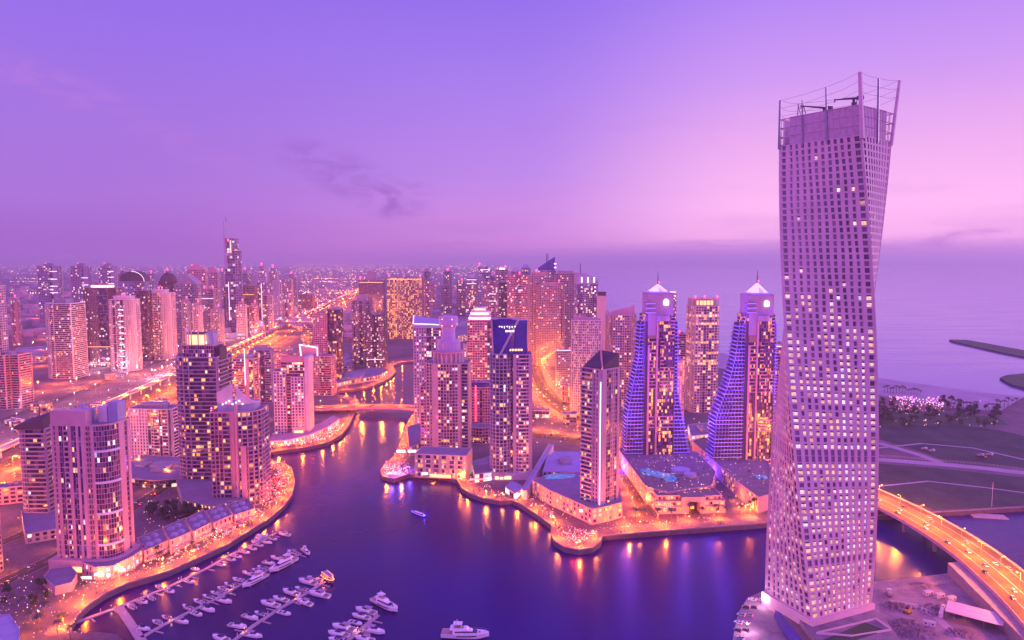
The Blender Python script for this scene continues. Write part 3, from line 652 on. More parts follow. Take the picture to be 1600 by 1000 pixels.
S('apartment_tower', 'thin beige tower with a dark cap right of the curved glass crown', 932, 946, 600, 463, rect(1, .8), 0, pat='s', pats={1: 's'}, wall='sand', lit=.05, crown=c_box(.9, 6, 'dark'))
S('apartment_tower', 'pale tower of horizontal bands with a sloping blank top, behind the dark slant-roofed tower', 893, 937, 650, 500, dfront(1, .7, .1), -5, pat='bbwbb', wall='pale', lit=.16, tint=(.1, .6), crown=c_fin(9, 'rose', -1), nclut=2, ind=12)
S('apartment_tower', 'beige tower with a slanted fin roof left of the blue-lit hotel', 945, 992, 640, 492, plus(1, .7, .18), 0, pat='wwfwbw', wall='beige', lit=.15, tint=(.3, .9), crown=c_fin(15, 'rose', 1), nclut=2, ind=12)
S('apartment_block', 'blue-grey low tower with white roof lights near the curving orange road', 868, 896, 606, 548, rect(1, .7), 0, pat='w', wall='grey', lit=.1, tint=(.8, 1), crown=c_multi(c_line((546,)), c_beacon((.3, 0, 1))))
S('car_park', 'red lattice fronted car park beside the curving orange road', 879, 916, 632, 604, rect(1, .3), -34, pat='f', wall='rose', lit=.3, tint=(.0, .3), cat='building', fh=9)
S('apartment_tower', 'dim block in the gap right of the first blue-lit hotel', 1053, 1073, 620, 522, rect(1, .8), 0, pat='b', wall='rose', lit=.14, tint=(.1, .7), crown=c_beacon((-.2, 0, 1)))
S('apartment_tower', 'small crowned tower with bright roof lights peeping behind the first blue-lit hotel', 1042, 1055, 560, 460, rect(1, .8), 0, pat='w', wall='beige', lit=.3, tint=(.3, .9), crown=c_bars(-.4, .4, (456, 462)))
S('apartment_tower', 'orange-lit slab at the foot of the beige tower with lit bands', 1055, 1068, 660, 563, rect(1, .8), 0, pat='W', wall='rose', lit=.7, tint=(.0, .2))
S('apartment_tower', 'dark tower just left of the twisted skyscraper with a white sign at its top', 1203, 1225, 680, 538, rect(1, .8), 0, pat='b', wall='rose', lit=.1, crown=c_line((540,)))
# beige tower with lit bands
T = Tower('apartment_tower', 'beige tower with several full rows of lit windows and an open colonnade crown', 1070, 1120, 645, 478, cham(1, .8, .1), 4, 'tower', ind=24)
nf = round(T.h / 3.7)
T.facade(T.poly, 0, T.h, pat='wwgwgww', pats={1: 'w'}, bay=3.6, fh=3.7, wall='sand', lit=.2, tint=(.25, .6), rows=(nf - 4, nf - 7, nf - 14, nf - 18, 18, 19), bright=1.1, po=.5, pw=1.1)
q = offset(T.poly, -1.2); cr = T.P('crown', 'sand'); zt = T.z(467)
for i in range(len(q)):
    a, b = q[i], q[(i + 1) % len(q)]; t = norm2((b[0] - a[0], b[1] - a[1])); Lg = math.hypot(b[0] - a[0], b[1] - a[1])
    for k in range(int(Lg // 5) + 1): cr.obox(a, t, k * 5 - .5, k * 5 + .5, -1, 0, T.h, zt)
cr.prism(q, zt, zt + 1.6, bottom=True); cr.prism([(x * .6, y * .6) for x, y in T.poly], T.h, zt - 1)
q6 = [(x * .61, y * .61) for x, y in T.poly]
for i in range(3): a, b = q6[(i - 1) % 8], q6[i]; t = norm2((b[0] - a[0], b[1] - a[1])); T.one('light_panel', 'gold_e').obox(a, t, .5, math.hypot(b[0] - a[0], b[1] - a[1]) - .5, 0, .2, T.h + 2, zt - 2)
for x in (-.4, -.05, .4): T.beacon(T.w * x, T.y0 * .8, zt + 1.5)
T.finish()

# small towers of the hazy middle distance
more = [(u, rnd.uniform(8, 15), rnd.uniform(424, 446), rnd.uniform(478, 505)) for u in (120, 160, 196, 226, 262, 300, 334, 392, 412, 448, 640, 668, 676, 700, 722, 738, 752, 770, 786, 806, 818)]
for u, w_, vt, vb in more:
    T = S('apartment_tower', 'slender far tower half lost in the haze between larger towers', u - w_ / 2, u + w_ / 2, vb, vt, cham(1, .8, .12), rnd.uniform(-8, 8), pat=rnd.choice(('wb', 'w', 'gw', 'bvb')), wall=rnd.choice(('rose', 'grey', 'pale', 'bluegrey', 'brown')), lit=.16, tint=(.1, .9), nclut=1, crown=rnd.choice((c_box(.6, 4, 'grey'), c_beacon((0, 0, 1)), c_box(.5, 6, 'pale'))))
    T.root['group'] = 'far hazy towers'

# mid-size towers filling the cluster left of the highway
fill = [(286, 301, 472, 556, 'mid-size rose tower right of the pale frame with red roof lights'), (303, 319, 478, 556, 'mid-size grey tower with lit strips before the gabled tower'), (331, 352, 484, 552, 'mid-size dark block below the barrel-roofed tower'), (370, 387, 476, 530, 'mid-size tower at the foot of the skyscraper with dotted lights'), (391, 405, 478, 526, 'small pale tower below the orange-lined brown tower'), (412, 428, 462, 516, 'mid-size grey tower right of the tall white light line'), (240, 254, 478, 548, 'mid-size dark tower wedged behind the pale frame with red lights'), (122, 137, 486, 560, 'mid-size tower peeping right of the round balconied tower'), (444, 458, 468, 500, 'small pale block before the dotted beige slab'), (20, 34, 470, 540, 'slim mauve tower near the left edge beyond the highway')]
for u0, u1, vt, vb, lab in fill:
    S('apartment_tower', lab, u0, u1, vb, vt, rnd.choice((rect(1, .7), plus(1, .8, .2), cham(1, .8, .15))), rnd.uniform(-10, 10), pat=rnd.choice(('wbw', 'gw', 'bvb', 'w')), wall=rnd.choice(('rose', 'grey', 'pale', 'bluegrey')), lit=.16, tint=(.2, .95), crown=c_multi(c_box(.6, 4, 'grey'), c_beacon((.2, -.2, 5))))

# ================================================================== the twisted tower
TC = (182.2, 404.7); TA, TB = 46.46, 36.08; PS0, PS1, TZ0, TH = .4124, -.9562, 12., 281.4
tw = empty('twisted_tower', 'tall twisted concrete skyscraper standing in the right foreground with masts on its roof', 'skyscraper', (TC[0], TC[1], ZL))
def tp(face, s, z, d=0.):
    a = PS0 + (PS1 - PS0) * (z - TZ0) / TH
    if face == 0: p = (-TA / 2 - d + s * (TA + 2 * d), -TB / 2 - d)
    elif face == 1: p = (TA / 2 + d, -TB / 2 - d + s * (TB + 2 * d))
    elif face == 2: p = (TA / 2 + d - s * (TA + 2 * d), TB / 2 + d)
    else: p = (-TA / 2 - d, TB / 2 + d - s * (TB + 2 * d))
    q = rot2(p, a); return (q[0], q[1], z - ZL)
NF = 73; ZW = TZ0 + 266.; fh = (ZW - TZ0) / NF
wall, pans = MB(), []
mech = set(); 
for v in (709, 719, 872): mech.add(int((zat(175, 390, v) - TZ0) / fh))
for face in range(4):
    nb = 12 if face in (0, 2) else 9
    edge = [0]; 
    for j in range(nb): edge.append(edge[-1] + (1.35 if j in (0, nb - 1) else 1))
    edge = [e / edge[-1] for e in edge]
    colp = [rnd.uniform(.68, .98) for _ in range(nb)]; colt = [rnd.uniform(.60, .82) for _ in range(nb)]
    if face == 0: colp[nb - 2] = 1.0; colt[nb - 2] = .9; colp[7] = .95; colt[7] = .85
    for k in range(NF):
        z0 = TZ0 + k * fh; z1 = z0 + fh; up = k / NF
        base = 1.0 if up < .50 else max(.03, 1 - (up - .50) / .25)
        if up > .86: base = .02
        drow = rnd.random() < .10
        for j in range(nb):
            s0, s1 = edge[j], edge[j + 1]; w = s1 - s0
            fr = .27 if j not in (0, nb - 1) else .22
            if face in (1, 3): fr = .25
            sh = .06 * math.sin(k * .55 + j) * (1 if j not in (0, nb - 1) else 0)
            a0, a1 = s0 + w * (fr + sh), s1 - w * (fr - sh)
            m0, m1 = z0 + fh * .16, z0 + fh * .86
            if k in mech: a0, a1 = s0 + w * .22, s1 - w * .22; m0, m1 = z0 + .1, z0 + fh * .97
            Q = lambda s, z, d=0.: tp(face, s, z, d)
            wall.quad(Q(s0, z0), Q(s1, z0), Q(s1, m0), Q(s0, m0)); wall.quad(Q(s0, m1), Q(s1, m1), Q(s1, z1), Q(s0, z1))
            wall.quad(Q(s0, m0), Q(a0, m0), Q(a0, m1), Q(s0, m1)); wall.quad(Q(a1, m0), Q(s1, m0), Q(s1, m1), Q(a1, m1))
            r = -.55
            wall.quad(Q(a0, m0), Q(a1, m0), Q(a1, m0, r), Q(a0, m0, r)); wall.quad(Q(a1, m1), Q(a0, m1), Q(a0, m1, r), Q(a1, m1, r))
            wall.quad(Q(a0, m1), Q(a0, m0), Q(a0, m0, r), Q(a0, m1, r)); wall.quad(Q(a1, m0), Q(a1, m1), Q(a1, m1, r), Q(a1, m0, r))
            on = k not in mech and rnd.random() < colp[j] * base * (.25 if drow else 1) * (.62 if face == 3 else 1)
            br = rnd.uniform(.28, .62) * (1.2 if colt[j] > .84 else 1) if on else 0
            ti = min(1, max(0, colt[j] + rnd.uniform(-.2, .2)))
            cur = .75 if k in mech else rnd.random() ** 2.2 * .6 + .25
            if face == 1: cur = .35 + .6 * rnd.random()
            # a blind half lowered: the upper part of the opening stays dark
            mid = m0 + (m1 - m0) * (rnd.choice((.62, .72, .8)) if on else 1)
            pans.append((face, k, [Q(a0, m0, r), Q(a1, m0, r), Q(a1, mid, r), Q(a0, mid, r)], (br, ti, cur)))
            if mid < m1: pans.append((9, k, [Q(a0, mid, r), Q(a1, mid, r), Q(a1, m1, r), Q(a0, m1, r)], (0, ti, 0)))
M['cayan'] = mat('pale concrete panels', (.76, .54, .56), .7, .10, .06)
wall.build('wall', M['cayan'], tw)
idx = [i for i, p in enumerate(pans) if p[0] == 0]; rnd.shuffle(idx); own = set(idx[:99])
rest = MB()
for i, p in enumerate(pans):
    if i in own: b = MB(); b.quad(*p[2], at=p[3]); b.build('window', M['pane'], tw)
    else: rest.quad(*p[2], at=p[3])
stuff(rest.build('window', M['pane'], tw))
# thin slab edges and the corner fins that follow the twist
slab = MB()
for face in range(4):
    for k in range(NF):
        z0 = TZ0 + (k + 1) * fh - .12
        slab.quad(tp(face, 0, z0, .10), tp(face, 1, z0, .10), tp(face, 1, z0 + .2, .10), tp(face, 0, z0 + .2, .10))
    for k in range(NF):
        z0 = TZ0 + k * fh
        for s0, s1 in ((0, .014), (.986, 1)): slab.quad(tp(face, s0, z0, .16), tp(face, s1, z0, .16), tp(face, s1, z0 + fh, .16), tp(face, s0, z0 + fh, .16))
slab.build('floor_band', M['cayan'], tw)
# roof deck, screens, frames and masts
dk = MB(); dk.ngon([tp(f, 0, ZW + .4, -.3) for f in range(4)]); dk.build('roof', M['roof'], tw)
ZT = TZ0 + TH
M['screen'] = mat('perforated screen', (.60, .43, .50), .6, .15, .4)
for face in range(4):
    scr, grid = MB(), MB()
    c0, c1 = (.13, .995) if face == 0 else (.0, .80) if face == 1 else (.1, .9)
    n = 11 if face in (0, 2) else 9
    for j in range(n):
        for q in range(3):
            s0, s1 = c0 + (c1 - c0) * j / n, c0 + (c1 - c0) * (j + 1) / n; za, zb = ZW + (ZT - ZW) * q / 3, ZW + (ZT - ZW) * (q + 1) / 3
            scr.quad(tp(face, s0, za, -.3), tp(face, s1, za, -.3), tp(face, s1, zb, -.3), tp(face, s0, zb, -.3))
            grid.bar(tp(face, s0, za, -.1), tp(face, s0, zb, -.1), .14, k=4); grid.bar(tp(face, s0, zb, -.1), tp(face, s1, zb, -.1), .16, k=4)
    grid.bar(tp(face, c1, ZW, -.1), tp(face, c1, ZT, -.1), .16, k=4)
    for s0, s1 in ((0, c0), (c1, 1)):
        if s1 - s0 > .03:
            for q in range(1, 4): z = ZW + (ZT - ZW) * q / 3; grid.bar(tp(face, s0, z - .5, 0), tp(face, s1, z - .5, 0), .32, k=4)
            grid.bar(tp(face, (s0 + s1) / 2, ZW, 0), tp(face, (s0 + s1) / 2, ZT, 0), .2, k=4)
    scr.build('roof_screen', M['screen'], tw); grid.build('screen_frame', M['cayan'], tw)
def tower_mast(face, s, up, r, lean=0.):
    b = MB(); p = tp(face, s, ZT); q = tp(face, s, ZW - 2); top = (p[0] + lean, p[1], p[2] + up)
    b.bar(q, top, r, r2=r * .75, k=4)
    if r < .7: pi = tp(face, s, ZT - 6, -4); b.bar((pi[0], pi[1], p[2] - 4), (top[0], top[1], top[2] - 1), r * .5, k=4)
    b.build('mast', M['cayan'] if r > 1 else M['metal'], tw); return top
m1 = tower_mast(0, 0, 10.5, .95); m1b = tower_mast(0, .30, 8, .55); m2 = tower_mast(0, .60, 12.5, .7); m3 = tower_mast(0, 1, 16.5, 1.45)
m4 = tower_mast(1, .52, 16, .8); m5 = tower_mast(1, 1, 17.5, 1.15, 2.5); m6 = tower_mast(2, .45, 13, .6); m7 = tower_mast(3, .5, 11, .6)
for a, b_ in ((m1, m2), (m2, m3), (m3, m4), (m4, m5), (m5, m6), (m6, m7), (m7, m1)):
    w = MB()
    for dz, sag in ((0, .5), (-4.5, .8), (-9, 1.0)):
        mid = tuple((a[i] + b_[i]) / 2 for i in range(3)); mid = (mid[0], mid[1], mid[2] + dz - sag)
        w.bar((a[0], a[1], a[2] + dz), mid, .07, k=4); w.bar(mid, (b_[0], b_[1], b_[2] + dz), .07, k=4)
    w.build('cable', M['darkmetal'], tw)
# podium of the tower
pd = MB(); p0 = [tp(f, 0, TZ0, 1.4) for f in range(4)]; pd.prism(ccw([(p[0], p[1]) for p in p0]), 0, TZ0 - ZL + .02)
wp = lambda u, v, z=ZL: (G(u, v, z)[0] - TC[0], G(u, v, z)[1] - TC[1])
pd.build('plinth', M['cayan'], tw)
b = MB(); b.prism(ccw([wp(1222, 928, 9), wp(1262, 985, 9), wp(1300, 1020, 9), wp(1408, 1000, 9), wp(1376, 958, 9), wp(1370, 940, 9), wp(1290, 905, 9)]), 0, 5.2); b.build('podium', M['gravel'], tw)
b = MB()
for (p, q) in (((1275, 990), (1368, 968)), ((1368, 968), (1392, 985)), ((1275, 990), (1330, 995)), ((1330, 995), (1392, 985))):
    P0, P1 = wp(*p, 9), wp(*q, 9); b.prism(ccw([(P0[0], P0[1]), (P1[0], P1[1]), (P1[0] + .6, P1[1] + .6), (P0[0] + .6, P0[1] + .6)]), 5.2, 6.3)
b.build('parapet', M['cayan'], tw)
b = MB(); b.prism(ccw([wp(1285, 1000, 9.1), wp(1352, 972, 9.1), wp(1383, 984, 9.1), wp(1335, 1000, 9.1)]), 5.2, 5.5); b.build('planter', M['scrub'], tw)
b = MB(); b.prism(ccw([wp(1204, 935, 5), wp(1218, 975, 5), wp(1262, 1030, 5), wp(1300, 1020, 5), wp(1258, 985, 5), wp(1222, 928, 5)]), 0, 2.2); b.build('pool_deck', M['pave'], tw)
b = MB(); b.prism(ccw([wp(1209, 960, 6), wp(1228, 992, 6), wp(1258, 1026, 6), wp(1270, 1020, 6), wp(1240, 982, 6), wp(1214, 950, 6)]), 1, 2.25); b.build('pool', M['blueglass'], tw)
# cranes for cleaning the facade, parked on the roof
def roof_crane(x, y, z, az, L, label):
    e = empty('roof_crane', label, 'crane', (TC[0] + x, TC[1] + y, z), az)
    b = MB(); b.box(-2.6, 2.6, -1.2, 1.2, .8, 1.6)
    for sx_ in (-2.4, 2.4):
        for sy_ in (-1, 1): b.bar((sx_, sy_, 0), (sx_, sy_, 1), .25)
    b.build('base', M['darkmetal'], e)
    b = MB(); b.bar((0, 0, 1.5), (0, 0, 8.2), .75, k=8); b.box(-1.1, 1.6, -1, 1, 4.6, 6.4); b.build('turret', M['darkmetal'], e)
    b = MB(); b.bar((1.5, 0, 8.6), (-L, 0, 8.9), .62, r2=.3, k=4); b.bar((-L, 0, 9.4), (-L, 0, 7.4), .3, k=4); b.build('jib', M['darkmetal'], e)
    b = MB(); b.box(1.5, 5, -.9, .9, 7.7, 9.6); b.build('counterweight', M['darkmetal'], e)
ctr = rot2((-6, -2), PS1)
roof_crane(*rot2((-4, -5), PS1), ZT - 4.0, R(14), 15, 'grey roof crane with a long jib reaching left over the twisted tower')
roof_crane(*rot2((12, -3), PS1), ZT - 1.5, R(-28), 9.5, 'grey roof crane beside the tallest roof mast, jib raised up to the left')
b = MB(); b.box(-7, 7, -7, 7, ZW - ZL + .4, ZT - ZL - 2.5); o = b.build('plant_room', M['cayan'], tw); o.rotation_euler = (0, 0, PS1)

# ================================================================== towers of the near west bank
T = Tower('apartment_tower', 'big beige tower with a curved glass corner above the shops near the docks', 92, 211, 893, 641, rcorner(1, .56, .26), -4, 'tower', ind=60)
q = T.poly; zt = T.z(660)
pt = {0: 'sbWgvbbsvgsvsWbBs', 6: 'sgs', 8: 'w'}
for i in range(1, 6): pt[i] = 'g'
T.facade(q, 0, zt, pat='w', pats=pt, bay=2.9, fh=3.55, wall='rose', band='rose', lit=.07, tint=(.1, 1), core='blueglass', depth=1.1, ind=0) if 0 else T.facade(q, 0, zt, pat='w', pats=pt, bay=2.9, fh=3.55, wall='rose', band='rose', lit=.07, tint=(.1, 1), core='blueglass', depth=1.1)
for k in range(5, 40, 6):       # pale bands round the glass corner
    z = k * 3.55
    if z < zt: 
        for i in range(1, 6):
            a, b_ = q[i], q[i + 1]; t_ = norm2((b_[0] - a[0], b_[1] - a[1])); T.P('floor_band', 'white').obox(a, t_, -.1, math.hypot(b_[0] - a[0], b_[1] - a[1]) + .1, 0, .9, z, z + 1.5)
w = T.w
T.P('crown', 'rose').prism([(T.x0, T.y0 - .3), (T.x0 + w * .62, T.y0 - .3), (T.x0 + w * .62, T.y0 + 6), (T.x0, T.y0 + 6)], zt + .3, T.z(637))
T.P('roof_unit', 'bluegrey').box(T.x0 + w * .18, T.x0 + w * .5, -4, 6, zt + .3, zt + 9)
T.one('roof_unit', 'pale').box(T.x0 + w * .64, T.x0 + w * .8, 0, 8, zt + .3, zt + 11); T.one('roof_unit', 'bluegrey').box(T.x0 + w * .82, T.x0 + w * .99, 0, 9, zt + .3, zt + 14)
T.one('roof_unit', 'steel').bar((T.x0 + w * .38, 0, zt), (T.x0 + w * .38, 0, zt + 13), 1.4, k=8)
T.P('podium', 'rose').prism(offset(q, 4), 0, 9); T.one('light_panel', 'warm_e').obox((T.x0 + w * .3, T.y0 - 4), (1, 0), 0, w * .3, 0, .3, 1, 4.5); T.one('light_panel', 'white_e').obox((T.x0 + w * .64, T.y0 - 4), (1, 0), 0, w * .08, 0, .35, 3.5, 6)
T.finish()
T = Tower('apartment_tower', 'pale banded tower with a dark slanted roof, left of the big beige tower', 40, 97, 815, 668, rcorner(1, .7, .3, -1), 0, 'tower', ind=24)
T.facade(T.poly, 0, T.h, pat='b', bay=3.4, fh=3.5, wall='mauve', band='beige', lit=.04, core='dark', depth=1.2)
b = T.P('crown', 'dark'); x0, x1, y0, y1 = T.x0 - 1, T.x1, T.y0 - 1, T.y1
b.prism([(x0, y0), (x1, y0), (x1, y1), (x0, y1)], T.h + .4, [T.h + 3, T.h + 9, T.h + 13, T.h + 5]); T.finish()
# red tower crane on that roof
e = empty('tower_crane', 'small dark red crane lying over the slanted dark roof', 'crane', (T.c[0] + T.w * .12, T.c[1], ZL + T.h + 9), 0)
b = MB(); b.bar((0, 0, -4), (0, 0, 8), .6, k=4); b.build('mast', M['red_e'] if 0 else mat('red paint', (.35, .04, .06), .5, .1, .5), e)
b = MB(); b.bar((4, 0, 6), (-13, 0, 7.5), .5, r2=.3, k=4); b.build('jib', bpy.data.materials['red paint'], e); b = MB(); b.box(3, 5.5, -1, 1, 4.6, 6.6); b.build('counterweight', M['darkmetal'], e)
S('apartment_tower', 'pinkish tower edge cut off by the left side of the picture, nearest of all', -70, 5, 905, 640, rect(1, .6), 0, pat='ww', wall='rose', lit=.2, tint=(0, .5), ind=10)

T = Tower('apartment_tower', 'dark balconied tower with a golden lit colonnade on its roof', 285, 366, 762, 556, rcorner(1, .75, .4, -1), 0, 'tower', ind=60)
T.facade(T.poly, 0, T.h, pat='b', pats={0: 'b'}, bay=3.4, fh=3.6, wall='mauve', band='mauve', lit=.13, tint=(.02, .5), core='dark', depth=1.9, bright=1.15, bh=.2)
p1 = [(x * .8 + T.w * .0, y * .8) for x, y in T.poly]
T.facade(p1, T.h + .4, T.z(538), pat='g', bay=3.5, fh=3.6, wall='rose', lit=.1, core='dark', roofm='roof')
zc, zt = T.z(538) + .4, T.z(520)
T.P('crown', 'dark').prism([(x * .40 - T.w * .08, y * .5) for x, y in T.poly], zc, zt, cap=True)
col = T.P('colonnade', 'sand'); lp = [(x * .5 - T.w * .06, y * .58) for x, y in T.poly]
for i in range(len(lp)):
    a, b_ = lp[i], lp[(i + 1) % len(lp)]; Lg = math.hypot(b_[0] - a[0], b_[1] - a[1]); t_ = norm2((b_[0] - a[0], b_[1] - a[1])); n = max(1, int(Lg / 4.2))
    for k in range(n): col.obox(a, t_, k * Lg / n, k * Lg / n + .9, -.3, .6, zc, zt + 2 + (a[0] / T.w) * -9)
    T.one('light_panel', 'gold_e').obox(a, t_, .3, Lg - .3, -.5, -.35, zc + .3, zt - 1)
T.P('roof_unit', 'bluegrey').box(T.w * .18, T.w * .34, -5, 5, zc, zc + 11); T.one('light_panel', 'white_e').box(T.w * .10, T.w * .22, T.y0 * .5 - .4, T.y0 * .5, zc + 1, zc + 3)
sl = T.P('corner_slab', 'dark'); sl.box(T.x1 - T.w * .10, T.x1 + .8, -T.d * .3, T.d * .2, 0, T.z(541))
T.beacon(-T.w * .3, 0, zt + 3, .6); T.finish()

T = Tower('apartment_tower', 'dark tower with a winged lit crown and a pale vertical blade, by the waterfront bend', 334, 421, 792, 640, rcorner(1, .72, .34), 4, 'tower', ind=60)
pt = {0: 'bBgbbsgb', 6: 'bb', 7: 'w', 8: 'w'}
for i in range(1, 6): pt[i] = 'b'
T.facade(T.poly, 0, T.h, pat='b', pats=pt, bay=3.3, fh=3.6, wall='rose', band='mauve', lit=.15, tint=(.02, .8), core='dark', depth=1.9, bright=1.1, bh=.2)
T.P('blade', 'rose').box(T.w * .02, T.w * .07, T.y0 - 2.4, T.y0 + 1, 0, T.z(628)); T.one('blade', 'rose').box(T.w * .13, T.w * .24, T.y0 - 2.2, T.y0 + 1, 0, T.z(690))
cq = [(x * .75, y * .75) for x, y in T.poly]; T.P('crown', 'bluegrey').prism(cq, T.h + .4, T.z(628))
wg = T.P('wing', 'pale')   # the two raised wings of the crown
for sx_ in (-1, 1):
    n = 6
    for i in range(n):
        fa, fb_ = i / n, (i + 1) / n
        xa, xb = sx_ * T.w * (.04 + .44 * fa), sx_ * T.w * (.04 + .44 * fb_); ya, yb = T.y0 * (.9 - .9 * fa ** 2), T.y0 * (.9 - .9 * fb_ ** 2)
        z0 = T.z(628); za, zb = z0 + (T.z(598) - z0) * (1 - fa) ** 1.8, z0 + (T.z(598) - z0) * (1 - fb_) ** 1.8
        if sx_ < 0: za, zb = z0 + (T.z(597) - z0) * (1 - .55 * fa), z0 + (T.z(597) - z0) * (1 - .55 * fb_)
        n0 = len(wg.v); wg.v += [(xa, ya, z0), (xb, yb, z0), (xb, yb, zb + .5), (xa, ya, za + .5), (xa, ya + .8, z0), (xb, yb + .8, z0), (xb, yb + .8, zb + .5), (xa, ya + .8, za + .5)]
        for f_ in ((0, 1, 2, 3), (7, 6, 5, 4), (3, 2, 6, 7), (1, 5, 6, 2), (4, 0, 3, 7)): wg.f.append(tuple(n0 + q_ for q_ in f_)); wg.m.append(0); wg.a.append(None)
for i in range(7): x = T.w * (-.24 + .07 * i); bb = T.one('lamp', 'white_e'); bb.ball((x, T.y0 * .95, T.z(628) + .8 + (i % 3) * 1.3), .8)
bb = T.one('lamp', 'pink_e'); bb.ball((-T.w * .47, T.y0 - .5, T.z(632)), .7)
T.mast(T.w * .3, -2, T.z(625), T.z(608), .3, 'steel'); T.finish()

T = Tower('hotel_tower', 'beige grid tower with a dark recessed top and lit base by the narrow canal', 430, 491, 684, 587, rect(1, .55), 4, 'tower', ind=50)
w, d, y0 = T.w, T.d, T.y0
kw = dict(bay=3.3, fh=3.5, wall='pale', lit=.14, tint=(.3, .9), core='dark', bright=1.2)
T.facade([(T.x0, y0), (T.x0 + w * .34, y0), (T.x0 + w * .34, T.y1), (T.x0, T.y1)], 0, T.z(579), pat='W', **kw)
T.facade([(T.x0 + w * .50, y0 - 1), (T.x0 + w * .86, y0 - 1), (T.x0 + w * .86, T.y1), (T.x0 + w * .50, T.y1)], 0, T.z(588), pat='W', hot=lambda a, b_, p: p * (2.4 if .3 < a < .7 else 1.2), **kw)
T.facade([(T.x0 + w * .2, y0 + 2.5), (T.x0 + w * .9, y0 + 2.5), (T.x0 + w * .9, T.y1 + 1), (T.x0 + w * .2, T.y1 + 1)], 0, T.z(560), pat='B', **dict(kw, wall='rose', hot=lambda a, b_, p: .5 if .82 < b_ < .93 else p * .5))
T.P('blade', 'pale').box(T.x0 + w * .88, T.x1, y0 - .5, T.y1 + 1.5, 0, T.z(556)); T.P('crown', 'rose').box(T.x0 + w * .2, T.x0 + w * .9, y0 + 1.5, y0 + 2.6, T.z(563), T.z(555))
T.P('portal', 'sand').box(T.x0 + w * .5, T.x0 + w * .88, y0 - 3, y0 - 1.2, 0, 13); T.one('light_panel', 'warm_e').box(T.x0 + w * .56, T.x0 + w * .82, y0 - 3.3, y0 - 3.0, 1, 9)
T.P('podium', 'pale').box(T.x0 - 3, T.x1 + 8, y0 - 2, T.y1 + 4, 0, 5); T.finish()

# ================================================================== towers of the east bank
T = Tower('apartment_tower', 'dark tower with white lit windows and a slanted light line on its roof edge', 648, 691, 662, 511, rect(1, .8), 6, 'tower', ind=40)
T.facade(T.poly, 0, T.h, pat='WWWvbbb', bay=3.3, fh=3.7, wall='steel', band='steel', core='dark', lit=.2, tint=(.6, .95), bright=1.1, depth=1.0)
T.P('crown', 'bluegrey').prism([(T.x0, T.y0), (T.x1, T.y0), (T.x1, T.y1), (T.x0, T.y1)], T.h + .4, [T.z(504), T.z(506), T.z(500), T.z(494)])
T.strip((T.x0, T.y0 - .7, T.z(504)), (T.x1, T.y0 - .7, T.z(506)), .45); T.strip((T.x0 - .6, T.y0, T.z(504)), (T.x0 - .6, T.y1, T.z(494)), .45)
T.beacon(T.x0 + 3, T.y0 - 1, T.z(536), .8); T.beacon(T.x1 - 2, T.y0 - 1, T.z(580), .8); T.finish()

T = Tower('apartment_tower', 'beige tower with a glazed lantern drum on its roof, rising from an up-lit podium', 667, 736, 712, 566, plus(1, .8, .16), -3, 'tower', ind=60)
T.facade(T.poly, 0, T.h, pat='w', pats={0: 'swBffBws', 2: 'bb', 10: 'WW'}, bay=3.1, fh=3.5, wall='beige', band='mauve', lit=.16, tint=(.1, .95), core='dark', po=.7, bright=1.1)
r = T.w * .36; cir = lambda rr, n=20: [(rr * math.cos(2 * math.pi * i / n), rr * math.sin(2 * math.pi * i / n)) for i in range(n)]
z0, z1, z2, z3 = T.h + .4, T.z(550), T.z(532), T.z(512)
T.P('crown', 'rose').prism(cir(r * .9), z0, z1)
for i in range(20):
    a = 2 * math.pi * i / 20; x, y = math.cos(a), math.sin(a); T.P('fin', 'pale').bar((x * r, y * r, z0), (x * r, y * r, z1 + 1), .9, k=4)
T.P('crown', 'rose').prism(cir(r * 1.08), z1, z1 + 1.5, bottom=True)
M['veil'] = mat('pale glazed drum', (.50, .40, .66), .3, .15, .4)
T.P('lantern', 'veil').prism(cir(r * .78), z1 + 1.5, z2); T.one('lantern', 'veil').prism(cir(r * .46), z2, z3); T.one('lantern', 'veil').prism(cir(r * .46), z3, z3 + 4, top=cir(r * .64)); T.one('lantern', 'veil').prism(cir(r * .64), z3 + 4, T.z(494))
xw = T.x0 - T.w * .14; T.facade([(xw, T.y0 + 5), (T.x0 + 1, T.y0 + 5), (T.x0 + 1, T.y1), (xw, T.y1)], 0, T.z(602), pat='w', bay=3.1, fh=3.5, wall='rose', lit=.1, core='dark')
for i in range(24):
    a = 2 * math.pi * i / 24; x, y = math.cos(a) * r * .82, math.sin(a) * r * .82; T.P('lattice', 'pale').bar((x, y, z1 + 1.5), (x, y, z2 + 3), .28, k=4)
for k in range(5): T.P('lattice', 'pale').prism(cir(r * .83, 24), z1 + 3 + k * 2.6, z1 + 3.3 + k * 2.6, bottom=True) if 0 else None
for x in (-.12, .12):
    for v in (498, 508): T.one('lamp', 'warm_e').ball((T.w * x, -r * .55, T.z(v)), .7)
for x, v in ((-.18, 583), (.06, 583), (-.22, 648), (.1, 650)): T.beacon(T.w * x, T.y0 - 1.5, T.z(v), .9)
T.finish()
